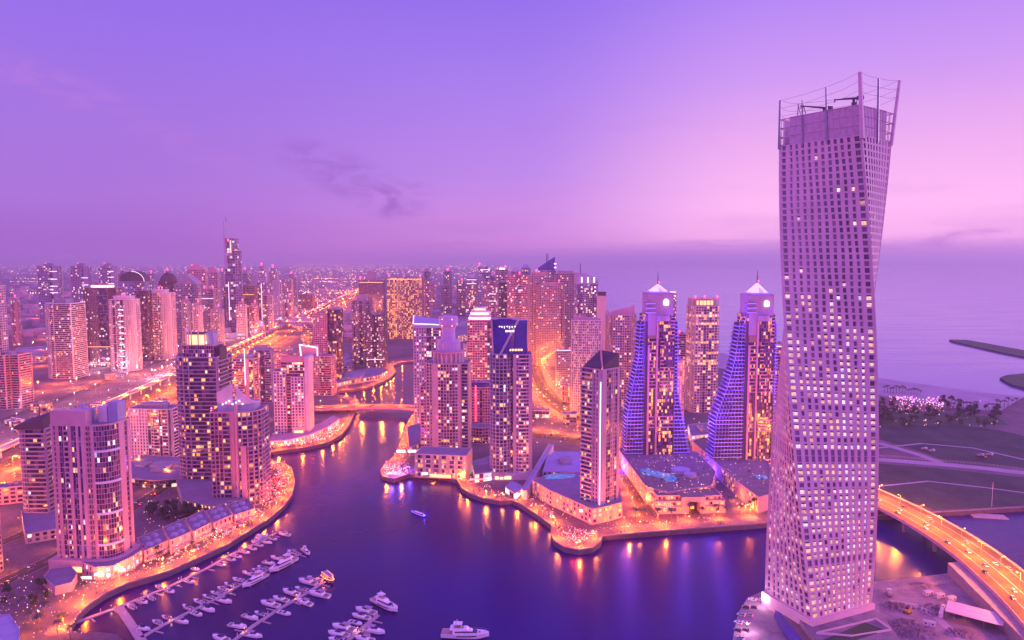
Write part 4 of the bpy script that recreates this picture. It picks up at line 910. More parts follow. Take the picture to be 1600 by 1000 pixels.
# its podium, a thing of its own
def lowblock(name, label, u0, u1, vb, vt, poly, yaw, cat='building', **kw):
    T = Tower(name, label, u0, u1, vb, vt, poly, yaw, cat)
    kw.setdefault('bay', 4); kw.setdefault('fh', 4.2)
    T.facade(T.poly, 0, T.h, **kw); return T
T = lowblock('podium_block', 'five storey waterfront podium with tall orange up-lights between its bays', 649, 737, 749, 706, rect(1, .55), -9, pat='sBBsBBsBBsBBsBBsBBs', bay=3, wall='sand', core='dark', lit=.3, tint=(0, .4))
for k in range(6):
    x = T.x0 + T.w * (.03 + .19 * k); T.one('wall_lamp', 'warm_e').ball((x, T.y0 - 1.1, T.h * .74), .55); T.one('wall_lamp', 'orange_e').ball((x, T.y0 - 1.1, T.h * .22), .7)
T.one('light_panel', 'orange_e').box(T.x0 + T.w * .30, T.x0 + T.w * .72, T.y0 - 1.4, T.y0 - 1.2, 1, 4); T.one('light_panel', 'white_e').box(T.x0 + T.w * .14, T.x0 + T.w * .26, T.y0 - 1.4, T.y0 - 1.2, 3, 5)
T.finish()
T = Tower('apartment_tower', 'brown fine-windowed tower with a glowing pinkish white crown behind the blue sail tower', 731, 770, 632, 500, rect(1, .8), 0, 'tower', ind=20)
T.facade(T.poly, 0, T.h, pat='wwwwv', bay=3.4, fh=3.6, wall='rose', lit=.16, tint=(.2, .9), core='dark')
for f_, a, b_ in ((.9, 0, .35), (.75, .35, .7), (.5, .7, 1)):
    hh = T.z(480) - T.h; q = [(x * f_, y * f_) for x, y in T.poly]; T.P('crown', 'pale').prism(q, T.h + hh * a + .4, T.h + hh * b_ + .4)
    for i in (0, 3): p_, q_ = q[i], q[(i + 1) % 4]; t_ = norm2((q_[0] - p_[0], q_[1] - p_[1])); T.one('light_panel', 'warm_e' if f_ < .6 else 'white_e').obox(p_, t_, .8, math.hypot(q_[0] - p_[0], q_[1] - p_[1]) - .8, .1, .4, T.h + hh * (a + (b_ - a) * .3), T.h + hh * (a + (b_ - a) * .75))
T.beacon(-T.w * .4, T.y0, T.z(476)); T.beacon(T.w * .15, T.y0, T.z(484)); T.beacon(T.w * .42, T.y0, T.z(490)); T.finish()
S('unfinished_tower', 'dark unfinished block with a red hoist line, between lantern tower and blue sail tower', 733, 767, 672, 604, rect(1, .8), 0, pat='wwwvwww', wall='rose', lit=.02, crown=c_multi(c_box(.95, 7, 'blueglass'), c_vline(-.18, 600, 655, 'red_e')), nclut=0)
S('podium_block', 'low curved block with an orange lit top floor at the foot of the unfinished tower', 735, 768, 694, 665, dfront(1, .8, .2), 0, pat='b', wall='rose', lit=.1, rows=(1,), tint=(0, .3), cat='building', nclut=2)

T = Tower('office_tower', 'glass tower topped by a tall blue sail with a diagonal white band', 767, 830, 750, 560, rect(1, .62), 2, 'tower', ind=60)
w = T.w; r = w * .26; cxl = T.x0 + r; arc = [(cxl + r * math.cos(a), T.y0 + r * .9 + r * math.sin(a)) for a in [math.pi + math.pi * i / 9 for i in range(10)]] + [(cxl + r, T.y1), (T.x0, T.y1)]
T.facade(arc, 0, T.z(552), pat='b', bay=4, fh=3.5, wall='bluegrey', band='steel', core='blueglass', lit=.12, tint=(.1, .95), depth=1.3, bright=1.1, bh=.18)
xr = T.x0 + w * .56
T.facade([(xr, T.y0 + 1), (T.x1, T.y0 + 1), (T.x1, T.y1), (xr, T.y1)], 0, T.z(553), pat='swbbbBs', bay=3.2, fh=3.5, wall='mauve', band='pale', core='dark', lit=.17, tint=(.1, .8), bright=1.1)
T.facade([(cxl + r * .7, T.y0 + 4), (xr + 1, T.y0 + 4), (xr + 1, T.y1 - 1), (cxl + r * .7, T.y1 - 1)], 0, T.z(545), pat='g', bay=3, fh=3.5, wall='dark', core='blueglass', lit=.1)
# the sail: curved glass, leaning outward to its top edge
sl = T.P('sail', 'blueglass'); n = 8; zb, ze = T.z(552), T.z(496)
def sail(fx, fz): return (T.x0 + w * (.05 + .60 * fx * (.82 + .18 * fz)) - w * .03 * fz, T.y0 + 2 - 4 * math.sin(math.pi * fx) * .6 - 3 * fz, zb + (ze - zb) * fz)
for i in range(n):
    for j in range(n):
        a, b_, c_, d_ = sail(i / n, j / n), sail((i + 1) / n, j / n), sail((i + 1) / n, (j + 1) / n), sail(i / n, (j + 1) / n); sl.quad(a, b_, c_, d_)
        sl.quad(*[(p[0], p[1] + 7, p[2]) for p in (b_, a, d_, c_)])
T.one('sail', 'blueglass').prism([(T.x0 + w * .58, T.y0 + 3), (T.x1 - w * .1, T.y0 + 3), (T.x1 - w * .08, T.y1 * .6), (T.x0 + w * .5, T.y1 * .6)], zb, ze - 2)
bd = T.P('sail_band', 'steel')
for (p, q, rr) in (((.02, 0), (-.0, 1), .8), ((0, 1), (1.12, .98), 1.0), ((1.10, .98), (.36, 0), 1.1)): bd.bar(Vector(sail(*p)) + Vector((0, -1.2, 0)), Vector(sail(*q)) + Vector((0, -1.2, 0)), rr, k=4)
sg = T.P('sign', 'white_e')    # two lines of worn lettering, unreadable at this distance
for i in range(7): x = T.x0 + w * (.2 + .062 * i); sg.box(x, x + w * .02, T.y0 - 4.9, T.y0 - 4.7, T.z(510.5 - (i % 2)), T.z(507)) if i % 3 else sg.box(x, x + w * .035, T.y0 - 4.9, T.y0 - 4.7, T.z(508.4), T.z(507))
for i in range(3): x = T.x0 + w * (.36 + .075 * i); T.P('sign', 'white_e').box(x, x + w * .062, T.y0 - 4.7, T.y0 - 4.5, T.z(516), T.z(513.7))
for i in range(5): T.one('lamp', 'gold_e').box(T.x0 + w * (.45 + .07 * i), T.x0 + w * (.50 + .07 * i), T.y0 + .4, T.y0 + .8, T.z(546), T.z(543))
T.P('podium', 'bluegrey').prism([(x * 1.05, y * 1.1) for x, y in T.poly], 0, 7); T.one('light_panel', 'warm_e').box(T.x0 + w * .1, T.x0 + w * .5, T.y0 * 1.1 - .5, T.y0 * 1.1 - .2, 1, 4)
T.finish()

T = Tower('apartment_tower', 'dark slant-roofed tower with one vertical white light strip, on the right bank corner', 908, 965, 812, 575, rect(1, 1.05), -47, 'tower', ind=60)
q = T.poly
T.facade(q, 0, T.h, pat='w', pats={0: 'bbbbWWs', 1: 'sggWWgs'}, bay=2.9, fh=3.5, wall='mauve', band='pale', core='dark', bh=.26, lit=.12, tint=(.02, .7), depth=1.7, bright=1.2)
cr = T.P('crown', 'dark'); i0, i1, i2, i3 = q
h0, h1 = T.z(572), T.z(552)
cr.prism(offset(q, -.5), T.h + .4, [h0, h0 + 1, h1, h1 + 1])
f_ = T.P('fin', 'rose'); a, b_ = i1, i2     # tall blank fin wall along the right face
f_.prism(ccw([(i1[0] - 1, i1[1] + .5), (i1[0] + .8, i1[1] + .2), ((i1[0] * .35 + i3[0] * .65) + .8, (i1[1] * .35 + i3[1] * .65)), ((i1[0] * .35 + i3[0] * .65) - 1, (i1[1] * .35 + i3[1] * .65) + .5)]), T.h, [h0 + 1, h0 + 1, h1 + 5, h1 + 5])
T.strip((i1[0] - .6, i1[1] - 1, T.z(800)), (i1[0] - .6, i1[1] - 1, T.z(592)), .45); T.beacon(i0[0], i0[1], T.h + 2, .5); T.beacon(i1[0], i1[1], T.h + 1, .5)
T.finish()

LB = bpy.data.lights.new('blue strip light', 'POINT'); LB.color = (.10, .04, 1); LB.energy = 26000; LB.shadow_soft_size = 2
def twin(label, u0, u1, vb, roof, tip, left, right, sign):
    """blue-lit hotel tower: a dark core with stepped balcony flanks, pyramid roof and needle"""
    T = Tower('hotel_tower', label, u0, u1, vb, roof, rect(1, .8), 4, 'hotel', ind=70)
    w, px = T.w, T.px; x0, x1, y0, y1 = T.x0, T.x1, T.y0, T.y1; Hh = T.h
    zs = T.z
    core = [(x0, y0), (x1, y0), (x1, y1), (x0, y1)]
    lv = [(0, zs(vb - 30), 'sbbbbsvbbbbbbbb'), (zs(vb - 30), zs(vb - 68), 'sgggsvggwggwgg'), (zs(vb - 68), zs(vb - 90), 'sbbbbsvbbbbbbbb'), (zs(vb - 90), zs(vb - 128), 'sgggsvggwggwgg'), (zs(vb - 128), zs(vb - 165), 'sbbbbsvbbbbwbb'), (zs(vb - 165), zs(vb - 205), 'sbbbbsvbbwwwww'), (zs(vb - 205), zs(490), 'vsssssvggggbb')]
    for a, b_, p in lv: T.facade(core, a, b_, pat='b', pats={0: p, 1: 'gg'}, bay=3.3, fh=3.6, wall='wine' if 'ggw' in p or 'www' in p else 'brown', band='rose', core='dark', lit=.34 if 'ggw' in p else .2, tint=(.0, .22), bright=1.3, cap=False, depth=1.2)
    T.P('pier', 'rose').box(x0 + w * .065, x0 + w * .13, y0 - 2, y0 + 3, 0, zs(537)); T.P('pier', 'rose').box(x0 + w * .36, x0 + w * .42, y0 - 1.6, y0 + 2, 0, zs(500))
    T.P('crown', 'mauve').prism([(x0 + w * .06, y0 - .8), (x1 - w * .06, y0 - .8), (x1 - w * .06, y1), (x0 + w * .06, y1)], zs(492), Hh); T.one('crown', 'mauve').box(x0 + w * .06, x0 + w * .34, y0 - 1, y0 + 4, zs(522), zs(492))
    b = T.P('crown', 'mauve'); cc = [(w * .08 + w * .27 * math.cos(2 * math.pi * i / 18), y0 + w * .10 + w * .27 * math.sin(2 * math.pi * i / 18)) for i in range(18)]; b.prism(cc, zs(500), zs(492), bottom=True)
    dsc = T.P('sign', 'white_e'); cxs, cz, rr = w * .17, zs(roof + 13), 5.2 * px
    dsc.ngon([(cxs + rr * math.cos(2 * math.pi * i / 16) * .8, y0 - 1.4, cz + rr * math.sin(2 * math.pi * i / 16)) for i in range(16)])
    dsc.box(cxs - rr * .7, cxs + rr * .75, y0 - 2.2, y0 - 1.5, cz - rr * .9, cz + rr * .55)
    for k in range(3): zz_ = zs(488 - 7 * k); T.one('terrace_trim', 'bluetrim').box(x0 - 2 * px, x0 + w * .3, y0 - 2.4, y0 + 3, zz_, zz_ + 1.3); T.one('light_strip', 'blue_e').box(x0 - 2 * px, x0 + w * .3, y0 - 2.6, y0 - 2.42, zz_ + .2, zz_ + 1.0)
    # pyramid and needle
    pw_ = 12.5 * px; zb, za = Hh + 1.5, zs(tip + 20)
    T.P('roof', 'roof').box(x0 + w * .06, x1 - w * .06, y0, y1, Hh, Hh + .4); T.P('roof_band', 'blue_e').box(-pw_ - 1, pw_ + 1, -pw_ - 1, pw_ + 1, Hh + .4, Hh + 2)
    py = T.P('pyramid', 'white_e' if 0 else 'pyr'); py.prism([(-pw_, -pw_), (pw_, -pw_), (pw_, pw_), (-pw_, pw_)], Hh + 2, za, top=[(-.5, -.5), (.5, -.5), (.5, .5), (-.5, .5)])
    for i in range(5): T.P('fin', 'pale').bar((pw_ * (-.1 + .12 * i), -pw_ * 1.02, Hh + 2), (pw_ * (-.1 + .12 * i), -pw_ * .8, Hh + 2 + (za - Hh) * (.45 - .06 * i)), .25, k=4)
    T.mast(0, 0, za - 1, zs(tip), .7); T.beacon(.8, -.8, za + .5, .8)
    # stepped flanks
    nfl = int(zs(500) / 3.7)
    for side, prof in ((-1, left), (1, right)):
        led = T.one('light_strip', 'blue_e')
        for k in range(nfl):
            z = k * 3.7; v = PX(T.c[0], T.c[1], ZL + z)[1]; off = prof[-1][1]
            for (va, oa), (vb_, ob) in zip(prof, prof[1:]):
                if va <= v <= vb_: off = oa + (ob - oa) * (v - va) / (vb_ - va)
            if v < prof[0][0]: off = prof[0][1]
            wd = off * px
            if wd < 1.2: continue
            xa, xb = (x0 - wd, x0 + 1) if side < 0 else (x1 - 1, x1 + wd)
            ya, yb = y0 + 4 - min(4, wd * .15), y1 - 2
            T.P('terrace_trim', 'bluetrim' if side < 0 else 'bluetrim2').box(xa, xb, ya, yb, z, z + 1.2)
            ins = min(1.8, wd * .3); (ia, ib) = (xa + ins, xb) if side < 0 else (xa, xb - ins)
            T.P('glazing', 'dark').box(ia, ib, ya + ins, yb - 1, z + 1.35, z + 3.7)
            n = max(1, int(wd / 3.2))
            for j in range(n + 1): xx = ia + (ib - ia) * j / n; T.P('divider', 'steel').box(xx - .2, xx + .2, ya + .4, ya + ins + .3, z + 1.3, z + 3.7)
            xq = xa + wd * rnd.choice((0, 0, 0, .25, .5)) if side < 0 else xa; led.box(xq - .06, xb + .06, ya - .14, ya - .02, z + .5, z + .88)
            if side < 0: led.box(xa - .14, xa - .02, ya, ya + (yb - ya) * rnd.choice((.3, .6, 1)), z + .5, z + .88)
            else: led.box(xb + .02, xb + .14, ya, ya + (yb - ya) * rnd.choice((.3, .6, 1)), z + .5, z + .88)
    # light of the blue strips themselves
    for side, prof in ((-1, left), (1, right)):
        for (va, oa) in prof[1:]:
            lo = bpy.data.objects.new('strip_light', LB); C.objects.link(lo); lo.parent = T.root; lo.location = (x0 - oa * px - 5 if side < 0 else x1 + oa * px + 5, y0 - 7, max(5, zs(va) + 4))
    T.P('slot', 'dark').box(x0 - .6, x0 + w * .06, y0 - .9, y0 + 3, 0, zs(500)); T.P('slot', 'dark').box(x1 - w * .02, x1 + .6, y0 - .9, y0 + 3, 0, zs(500))
    T.finish(); return T
M['bluetrim2'] = M['bluetrim'] = mat('blue tinted balcony', (.20, .15, .46), .5, .1, .2)
M['pyr'] = emat('lit white glass pyramid', (1, .72, .95), .75, (.8, .75, .8))
TW1 = twin('blue-lit hotel tower with a white pyramid and needle, nearer the canal', 997, 1050, 732, 458, 424, [(470, 3), (500, 9), (560, 12), (600, 20), (650, 29), (735, 31)], [(478, 3), (510, 9), (560, 10), (610, 10), (660, 20), (735, 34)], 1)
TW2 = twin('blue-lit hotel tower with a white pyramid and needle, beside the twisted tower', 1147, 1203, 738, 460, 422, [(470, 3), (500, 10), (560, 17), (600, 27), (650, 46), (735, 50)], [(478, 3), (510, 8), (560, 9), (610, 8), (735, 8)], 1)

# ================================================================== roads
def road(name, pts, half, z=ZL + .06, m='asphalt', lines=True, n=4, dash=False):
    ln = smooth(pts, n); struct(band(ln, -half, half, z).build(name, M[m]))
    if lines:
        mk = MB(); 
        for d in (-half + .6, half - .6): q = band(ln, d - .12, d + .12, z + .03); k = len(mk.v); mk.v += q.v; mk.f += [tuple(i + k for i in f) for f in q.f]; mk.m += q.m; mk.a += q.a
        for (p, t_) in walk(ln, 12):
            for d in ([0] if half < 9 else [-half / 2, 0, half / 2]):
                o = (p[0] - t_[1] * d, p[1] + t_[0] * d); mk.quad(*[(o[0] + t_[0] * a + t_[1] * b_, o[1] + t_[1] * a - t_[0] * b_, z + .05) for a, b_ in ((0, .12), (5, .12), (5, -.12), (0, -.12))])
        struct(mk.build('road_marking', M['white']))
    return ln
HW = [(-470, 420), (-500, 700), (-532, 1005), (-580, 1400), (-645, 1911), (-790, 3000), (-985, 4484), (-1300, 7000)]
def shift(line, d):
    out = []
    for i in range(len(line)):
        a = line[max(0, i - 1)]; b = line[min(len(line) - 1, i + 1)]; t = norm2((b[0] - a[0], b[1] - a[1])); out.append((line[i][0] - t[1] * d, line[i][1] + t[0] * d))
    return out
hw1 = road('highway', shift(HW, 18), 13); hw2 = road('highway', shift(HW, -18), 13)
sv1 = road('service_road', shift(HW, 52), 6); sv2 = road('service_road', shift(HW, -46), 6)
mid = band(smooth(HW, 4), -4.4, 4.4, ZL, .3); struct(mid.build('median', M['land']))
lot = [shift(HW, 62), shift(HW, 135)]
lotm = MB()
for i in range(1, 5): lotm.quad(*[(p[0], p[1], ZL + .05) for p in (lot[0][i], lot[0][i + 1], lot[1][i + 1], lot[1][i])][::-1])
struct(lotm.build('car_park_ground', M['pave']))
sv3 = road('service_road', shift(HW, 148), 7)
# metro viaduct beside the highway
vln = smooth(shift(HW, 40), 4); vd = empty('metro_viaduct', 'long pale railway viaduct on columns running beside the orange highway', 'viaduct', (vln[0][0], vln[0][1], 0))
def loc(mb, o): mb.v = [(x - o[0], y - o[1], z - o[2]) for x, y, z in mb.v]; return mb
loc(band(vln, -4.5, 4.5, ZL + 8.5, 1.6), vd.location).build('deck', M['grey'], vd)
vl = loc(band(vln, 4.2, 4.5, ZL + 10.1, 1.0), vd.location); vl.build('parapet', M['pale'], vd)
cl = [w for w in walk(vln, 40) if w[0][1] < 2600]
for p, t_ in cl[:60]:
    b = MB(); b.bar((p[0] - vd.location[0], p[1] - vd.location[1], ZL), (p[0] - vd.location[0], p[1] - vd.location[1], ZL + 8.6), 1.1, k=6); b.build('column', M['pale'], vd)
lr = road('street', [G(*p) for p in ((-60, 945), (0, 912), (95, 866), (160, 822), (215, 788), (290, 740), (330, 712), (400, 676), (450, 652), (505, 640))], 7)
lr2 = road('street', [G(*p) for p in ((-30, 860), (40, 832), (90, 800), (215, 738), (300, 690))], 6)
er1 = road('street', [G(*p) for p in ((812, 500), (822, 530), (828, 552), (834, 580), (848, 608), (874, 634), (908, 653), (960, 672), (1010, 690))], 16, n=6)
er2 = road('street', [G(*p) for p in ((660, 645), (720, 655), (780, 668), (830, 678), (880, 684), (930, 694), (968, 712))], 14)
er3 = road('street', [G(*p) for p in ((1060, 684), (1100, 704), (1140, 738), (1175, 772), (1200, 800))], 9)
er4 = road('street', [G(*p) for p in ((958, 700), (975, 740), (996, 775), (1012, 806))], 7)
dr = road('dirt_road', [G(*p) for p in ((1330, 716), (1372, 718), (1450, 724), (1530, 731), (1600, 739), (1700, 748))], 7, m='beach', lines=False)
dr2 = road('dirt_road', [G(*p) for p in ((1372, 692), (1400, 700), (1440, 712), (1470, 724))], 5, m='beach', lines=False)
# loops and verges by the curving road
def sheet(name, px, m, z=.05, kind='structure'):
    b = MB(); b.ngon([(p[0], p[1], ZL + z) for p in ccw([G(*q) for q in px])]); o = b.build(name, M[m]); o['kind'] = kind; return o
sheet('car_park_ground', [(836, 640), (852, 632), (880, 650), (905, 664), (905, 670), (870, 676), (838, 668)], 'pave')
sheet('field', [(1366, 724), (1450, 730), (1600, 746), (1720, 757), (1720, 785), (1600, 790), (1465, 797), (1366, 775)], 'grass')
sheet('field', [(1372, 668), (1420, 666), (1500, 664), (1560, 672), (1640, 690), (1720, 712), (1720, 742), (1600, 733), (1480, 722), (1440, 706), (1372, 686)], 'grass')
sheet('lawn', [(1366, 640), (1480, 645), (1560, 652), (1575, 664), (1500, 664), (1420, 667), (1366, 668)], 'scrub')
bl = [G(*p) for p in coast[3:14]]
struct(band(bl, 0, 160, ZL, .04).build('beach', M['beach'])) if area2(landp) else None
# the bridge over the canal
def bridge(name, label, pts, half, z, m='rose', lamp_h=9):
    ln = smooth([G(*p, z) for p in pts], 5); e = empty(name, label, 'bridge', (ln[0][0], ln[0][1], 0))
    loc(band(ln, -half, half, z - 1.7, 1.6), e.location).build('deck', M[m], e)
    loc(band(ln, -half + 1.2, half - 1.2, z, .02), e.location).build('roadway', M['asphalt'], e)
    for d in (-half, half - .4): loc(band(ln, d, d + .4, z - .1, 1.1), e.location).build('parapet', M[m], e)
    mk = band(ln, -.15, .15, z + .04); 
    for d in (-half * .5, half * .5):
        q = band(ln, d - .12, d + .12, z + .04); k = len(mk.v); mk.v += q.v; mk.f += [tuple(i + k for i in f) for f in q.f]; mk.m += q.m; mk.a += q.a
    loc(mk, e.location).build('road_marking', M['white'], e)
    return ln, e
bl1, be1 = bridge('road_bridge', 'low orange-lit road bridge crossing the narrow canal', [(492, 638), (530, 636), (570, 635), (610, 635), (650, 637), (690, 640)], 11, ZL + 7)
for u in (528, 655):
    b = MB(); p = G(u, 640, ZL); b.box(p[0] - be1.location[0] - 2, p[0] - be1.location[0] + 2, p[1] - be1.location[1] - 9, p[1] - be1.location[1] + 9, -.5, ZL + 5.4); b.build('pier', M['rose'], be1)
bl2, be2 = bridge('road_bridge', 'wide curving highway bridge lit orange, right of the twisted tower', [(1270, 742), (1330, 760), (1372, 778), (1420, 801), (1470, 829), (1520, 862), (1570, 902), (1630, 958), (1700, 1035)], 16.5, ZL + 9)
for p, t_ in walk(bl2, 38)[1:]:
    b = MB(); 
    for d in (-9, 9): x, y = p[0] - t_[1] * d - be2.location[0], p[1] + t_[0] * d - be2.location[1]; b.bar((x, y, -.5), (x, y, ZL + 7.4), 1.3, k=8)
    b.build('pier', M['concrete'], be2)
ab = MB(); c_ = [G(*p) for p in ((1480, 896), (1500, 893), (1600, 988), (1680, 1075), (1660, 1085), (1580, 1000))]; loc(MB(), be2.location)
ab.prism(ccw([(p[0] - be2.location[0], p[1] - be2.location[1]) for p in c_]), ZL, ZL + 7.3); ab.build('abutment', M['concrete'], be2)

# ================================================================== street lamps
def pt(name, col, w, r=.5):
    d = bpy.data.lights.new(name, 'POINT'); d.color = col; d.energy = w; d.shadow_soft_size = r; return d
LD = dict(road=pt('road lamp light', (1, .19, .008), 85000, 1.0), bridge=pt('bridge lamp light', (1, .22, .012), 80000, 1.0), curve=pt('curving road light', (1, .22, .015), 50000, 1.0), prom=pt('promenade light', (1, .16, .008), 30000, .6), white=pt('white lamp light', (1, .50, .72), 8500, 1.0),
          blue=pt('blue light', (.16, .06, 1), 9000, 1.5), pink=pt('pink light', (1, .12, .55), 7000, .8), warm=pt('warm light', (1, .24, .03), 6500, .8), red=pt('red light', (1, .02, .02), 16000, .8), far=pt('far road light', (1, .17, .006), 140000, 2.0), farw=pt('far white light', (1, .50, .70), 36000, 2.0))
def lamp_proto(kind, label, group, h, arm, em, light, r=.45):
    e = empty({'pl': 'globe_lamp', 'wl': 'mast_lamp', 'dk': 'dock_lamp'}.get(kind, 'street_lamp'), label, 'street lamp', (0, 0, -500), 0, group)
    b = MB(); b.bar((0, 0, 0), (0, 0, h), .14, r2=.08); b.bar((0, 0, 0), (0, 0, .6), .28); b.build('pole', M['metal'], e)
    if arm: b = MB(); b.bar((0, 0, h), (arm, 0, h + .4), .08); b.build('arm', M['metal'], e)
    b = MB(); b.ball((arm, 0, h + .25), r, rz=r * .7); b.build('lamp_head', M[em], e)
    lo = bpy.data.objects.new('lamp_light', LD[light]); C.objects.link(lo); lo.parent = e; lo.location = (arm, 0, h - .9)
    e['first'] = 1; return e
def put(proto, x, y, z=ZL, rz=0., **kw):
    if proto.get('first'):
        del proto['first']; proto.location = (x, y, z); proto.rotation_euler = (0, 0, rz); 
        for k, v in kw.items(): proto[k] = v
        return proto
    return dup(proto, (x, y, z), rz, **kw)
hl = lamp_proto('hw', 'tall orange street lamp, one of the long line beside the highway', 'highway lamps', 13, 2.4, 'orange_e', 'road', .7)
hf = lamp_proto('hw', 'distant orange street lamp on the far stretch of the highway', 'far highway lamps', 16, 3, 'orange_e', 'far', 1.5)
for d, s_ in ((3, 0), (-3, math.pi), (36, math.pi), (-38, 0)):
    for p, t_ in walk(smooth(shift(HW, d), 3), 46 if abs(d) < 10 else 62):
        if 480 < p[1] < 1900: put(hl, p[0], p[1], ZL, math.atan2(-t_[0], t_[1]) + math.pi * (d < 0) * 0 + s_)
    for p, t_ in walk(smooth(shift(HW, d), 3), 190):
        if 1900 < p[1] < 5600 and abs(d) > 2: put(hf, p[0], p[1], ZL, s_)
fx = lamp_proto('hw', 'distant orange street lamp at the far highway junction', 'far junction lamps', 16, 0, 'orange_e', 'far', 1.8)
for u, v in ((30, 548), (52, 545), (74, 556), (40, 566), (62, 572), (24, 498), (58, 500), (70, 530), (90, 600), (60, 612), (120, 606), (30, 636), (155, 596), (215, 585), (262, 575)): p = G(u, v); put(fx, p[0], p[1], label='distant orange street lamp between the towers left of the highway', group='orange lamps left of the highway')
for i in range(15): u, v = rnd.uniform(490, 565), rnd.uniform(455, 492); p = G(u, v); put(fx, p[0], p[1])
wl_ = lamp_proto('wl', 'white lamp on a mast in the bright car park strip left of the highway', 'white car park lamps', 14, 0, 'white_e', 'white', .8)
for i in range(1, 13):
    for d in (72, 112, 160):
        y = 720 + 80 * i + rnd.uniform(-18, 18); k = max(0, min(1, (y - 700) / 1200)); x = -500 - .12 * (y - 700) - d + rnd.uniform(-6, 6)
        put(wl_, x, y, ZL)
wf = lamp_proto('wl', 'white lamp among the far towers left of the highway', 'far white lamps', 16, 0, 'white_e', 'farw', 1.3)
for i in range(20):
    u, v = rnd.uniform(290, 500), 0; v = 545 - (u - 290) * .30 + rnd.uniform(-26, 14); p = G(u, v); put(wf, p[0], p[1])
for i in range(9): u = rnd.uniform(130, 280); v = rnd.uniform(562, 592); p = G(u, v); put(wf, p[0], p[1])
pl = lamp_proto('pl', 'orange globe lamp standing along the west promenade', 'west promenade lamps', 5.5, 0, 'orange_e', 'prom', .4)
for p, t_ in walk(WQ[5:31], 26, 6): put(pl, p[0] - t_[1] * 4, p[1] + t_[0] * 4)
for p, t_ in walk(WQ[31:], 34, 6): put(pl, p[0] - t_[1] * 5, p[1] + t_[0] * 5)
pe = lamp_proto('pl', 'orange globe lamp standing along the east promenade', 'east promenade lamps', 6, 0, 'orange_e', 'prom', .45)
for p, t_ in walk(EQ[:32], 30, 8): put(pe, p[0] - t_[1] * 4, p[1] + t_[0] * 4)
for u in (975, 1028, 1071, 1123, 1172): p = G(u, 833 - (u - 940) * .063 - 11); put(pe, p[0], p[1])
br_ = lamp_proto('hw', 'orange lamp on the highway bridge right of the twisted tower', 'bridge lamps', 11, 2, 'orange_e', 'bridge', .45)
for i, (p, t_) in enumerate(walk(bl2, 24)):
    for s_ in (1,): put(br_, p[0], p[1], ZL + 9, math.atan2(-t_[0], t_[1]) + (math.pi if i % 2 else 0))
b1_ = lamp_proto('hw', 'orange lamp on the canal bridge', 'canal bridge lamps', 8, 0, 'orange_e', 'bridge', .5)
for p, t_ in walk(bl1, 27, 8): put(b1_, p[0] - t_[1] * 10, p[1] + t_[0] * 10, ZL + 7)
rl = lamp_proto('hw', 'orange street lamp along the curving road behind the sail tower', 'curving road lamps', 11, 2, 'orange_e', 'curve', .6)
for ln in (er1, er2):
    for p, t_ in [w_ for w_ in walk(ln, 30) if w_[0][1] < 1700]:
      for sg_ in ((1, -1) if ln is er1 else (1,)): put(rl, p[0] - t_[1] * 16.5 * sg_, p[1] + t_[0] * 16.5 * sg_, ZL, math.atan2(-t_[0], t_[1]) + (math.pi if sg_ > 0 else 0))
sl_ = lamp_proto('hw', 'bright pinkish lamp on the street between the two blue-lit hotels', 'hotel street lamps', 8, 1.5, 'white_e', 'white', .5)
for p, t_ in walk(er3, 24): put(sl_, p[0] - t_[1] * 9.5, p[1] + t_[0] * 9.5, ZL, math.atan2(-t_[0], t_[1]) + math.pi)
for u, v in ((1010, 712), (1040, 722)) : pass
ol = lamp_proto('hw', 'orange lamp on the side streets of the west bank', 'west street lamps', 9, 1.5, 'orange_e', 'warm', .4)
for ln in (lr, lr2):
    for p, t_ in walk(ln, 42): put(ol, p[0] - t_[1] * 8, p[1] + t_[0] * 8, ZL, math.atan2(-t_[0], t_[1]) + math.pi)
rl4 = lamp_proto('pl', 'orange lamp on the lane left of the hotel podium', 'podium lane lamps', 6, 0, 'orange_e', 'prom', .4)
for p, t_ in walk(er4, 26): put(rl4, p[0] + t_[1] * 8, p[1] - t_[0] * 8, ZL, 0)
# lights set into a place: garden glow, blue floodlights of the hotels, red restaurants
def glow(kind, u, v, z, name='flood_lamp', label='', group=None, em='warm_e', r=.5):
    p = G(u, v, ZL + z); e = empty(name, label, 'lamp', (p[0], p[1], ZL), 0, group)
    b = MB(); b.bar((0, 0, 0), (0, 0, z), .09); b.build('pole', M['metal'], e); b = MB(); b.ball((0, 0, z), r); b.build('lamp_head', M[em], e)
    lo = bpy.data.objects.new('lamp_light', LD[kind]); C.objects.link(lo); lo.parent = e; lo.location = (0, 0, z + .7)
for u, v in ((975, 712), (985, 722), (1075, 722), (1092, 730), (1100, 712), (1112, 724)): glow('blue', u, v, 4, label='blue flood lamp at the foot of the blue-lit hotels', group='blue flood lamps', em='blue_e', r=.8)
for u, v in ((612, 740), (625, 735), (640, 730)): glow('blue', u, v, 4, label='violet lamp in the crowd on the round headland', group='violet headland lamps', em='blue_e')
for u, v in ((432, 742), (440, 755), (436, 770), (895, 838), (905, 845), (915, 832)): glow('red', u, v, 4.5, label='red lamp above a waterside terrace', group='red terrace lamps', em='red_e')
for u, v in ((425, 690), (455, 687), (490, 681)): glow('red', u, v, 4.5, label='red lamp on the curved shop row by the canal', group='red shop lamps', em='red_e')
for u, v in ((395, 795), (360, 815), (330, 836), (290, 856), (255, 872), (225, 884), (190, 890), (155, 900), (130, 915), (100, 930), (60, 955), (30, 985), (665, 738), (690, 740), (720, 748), (760, 768), (785, 770), (830, 790), (860, 806), (1000, 815), (1165, 790), (1180, 785), (1195, 788), (1150, 775), (1010, 780)):
    glow('warm', u, v, 4.5, label='warm lamp above a waterside cafe terrace', group='warm terrace lamps', em='warm_e', r=.4)
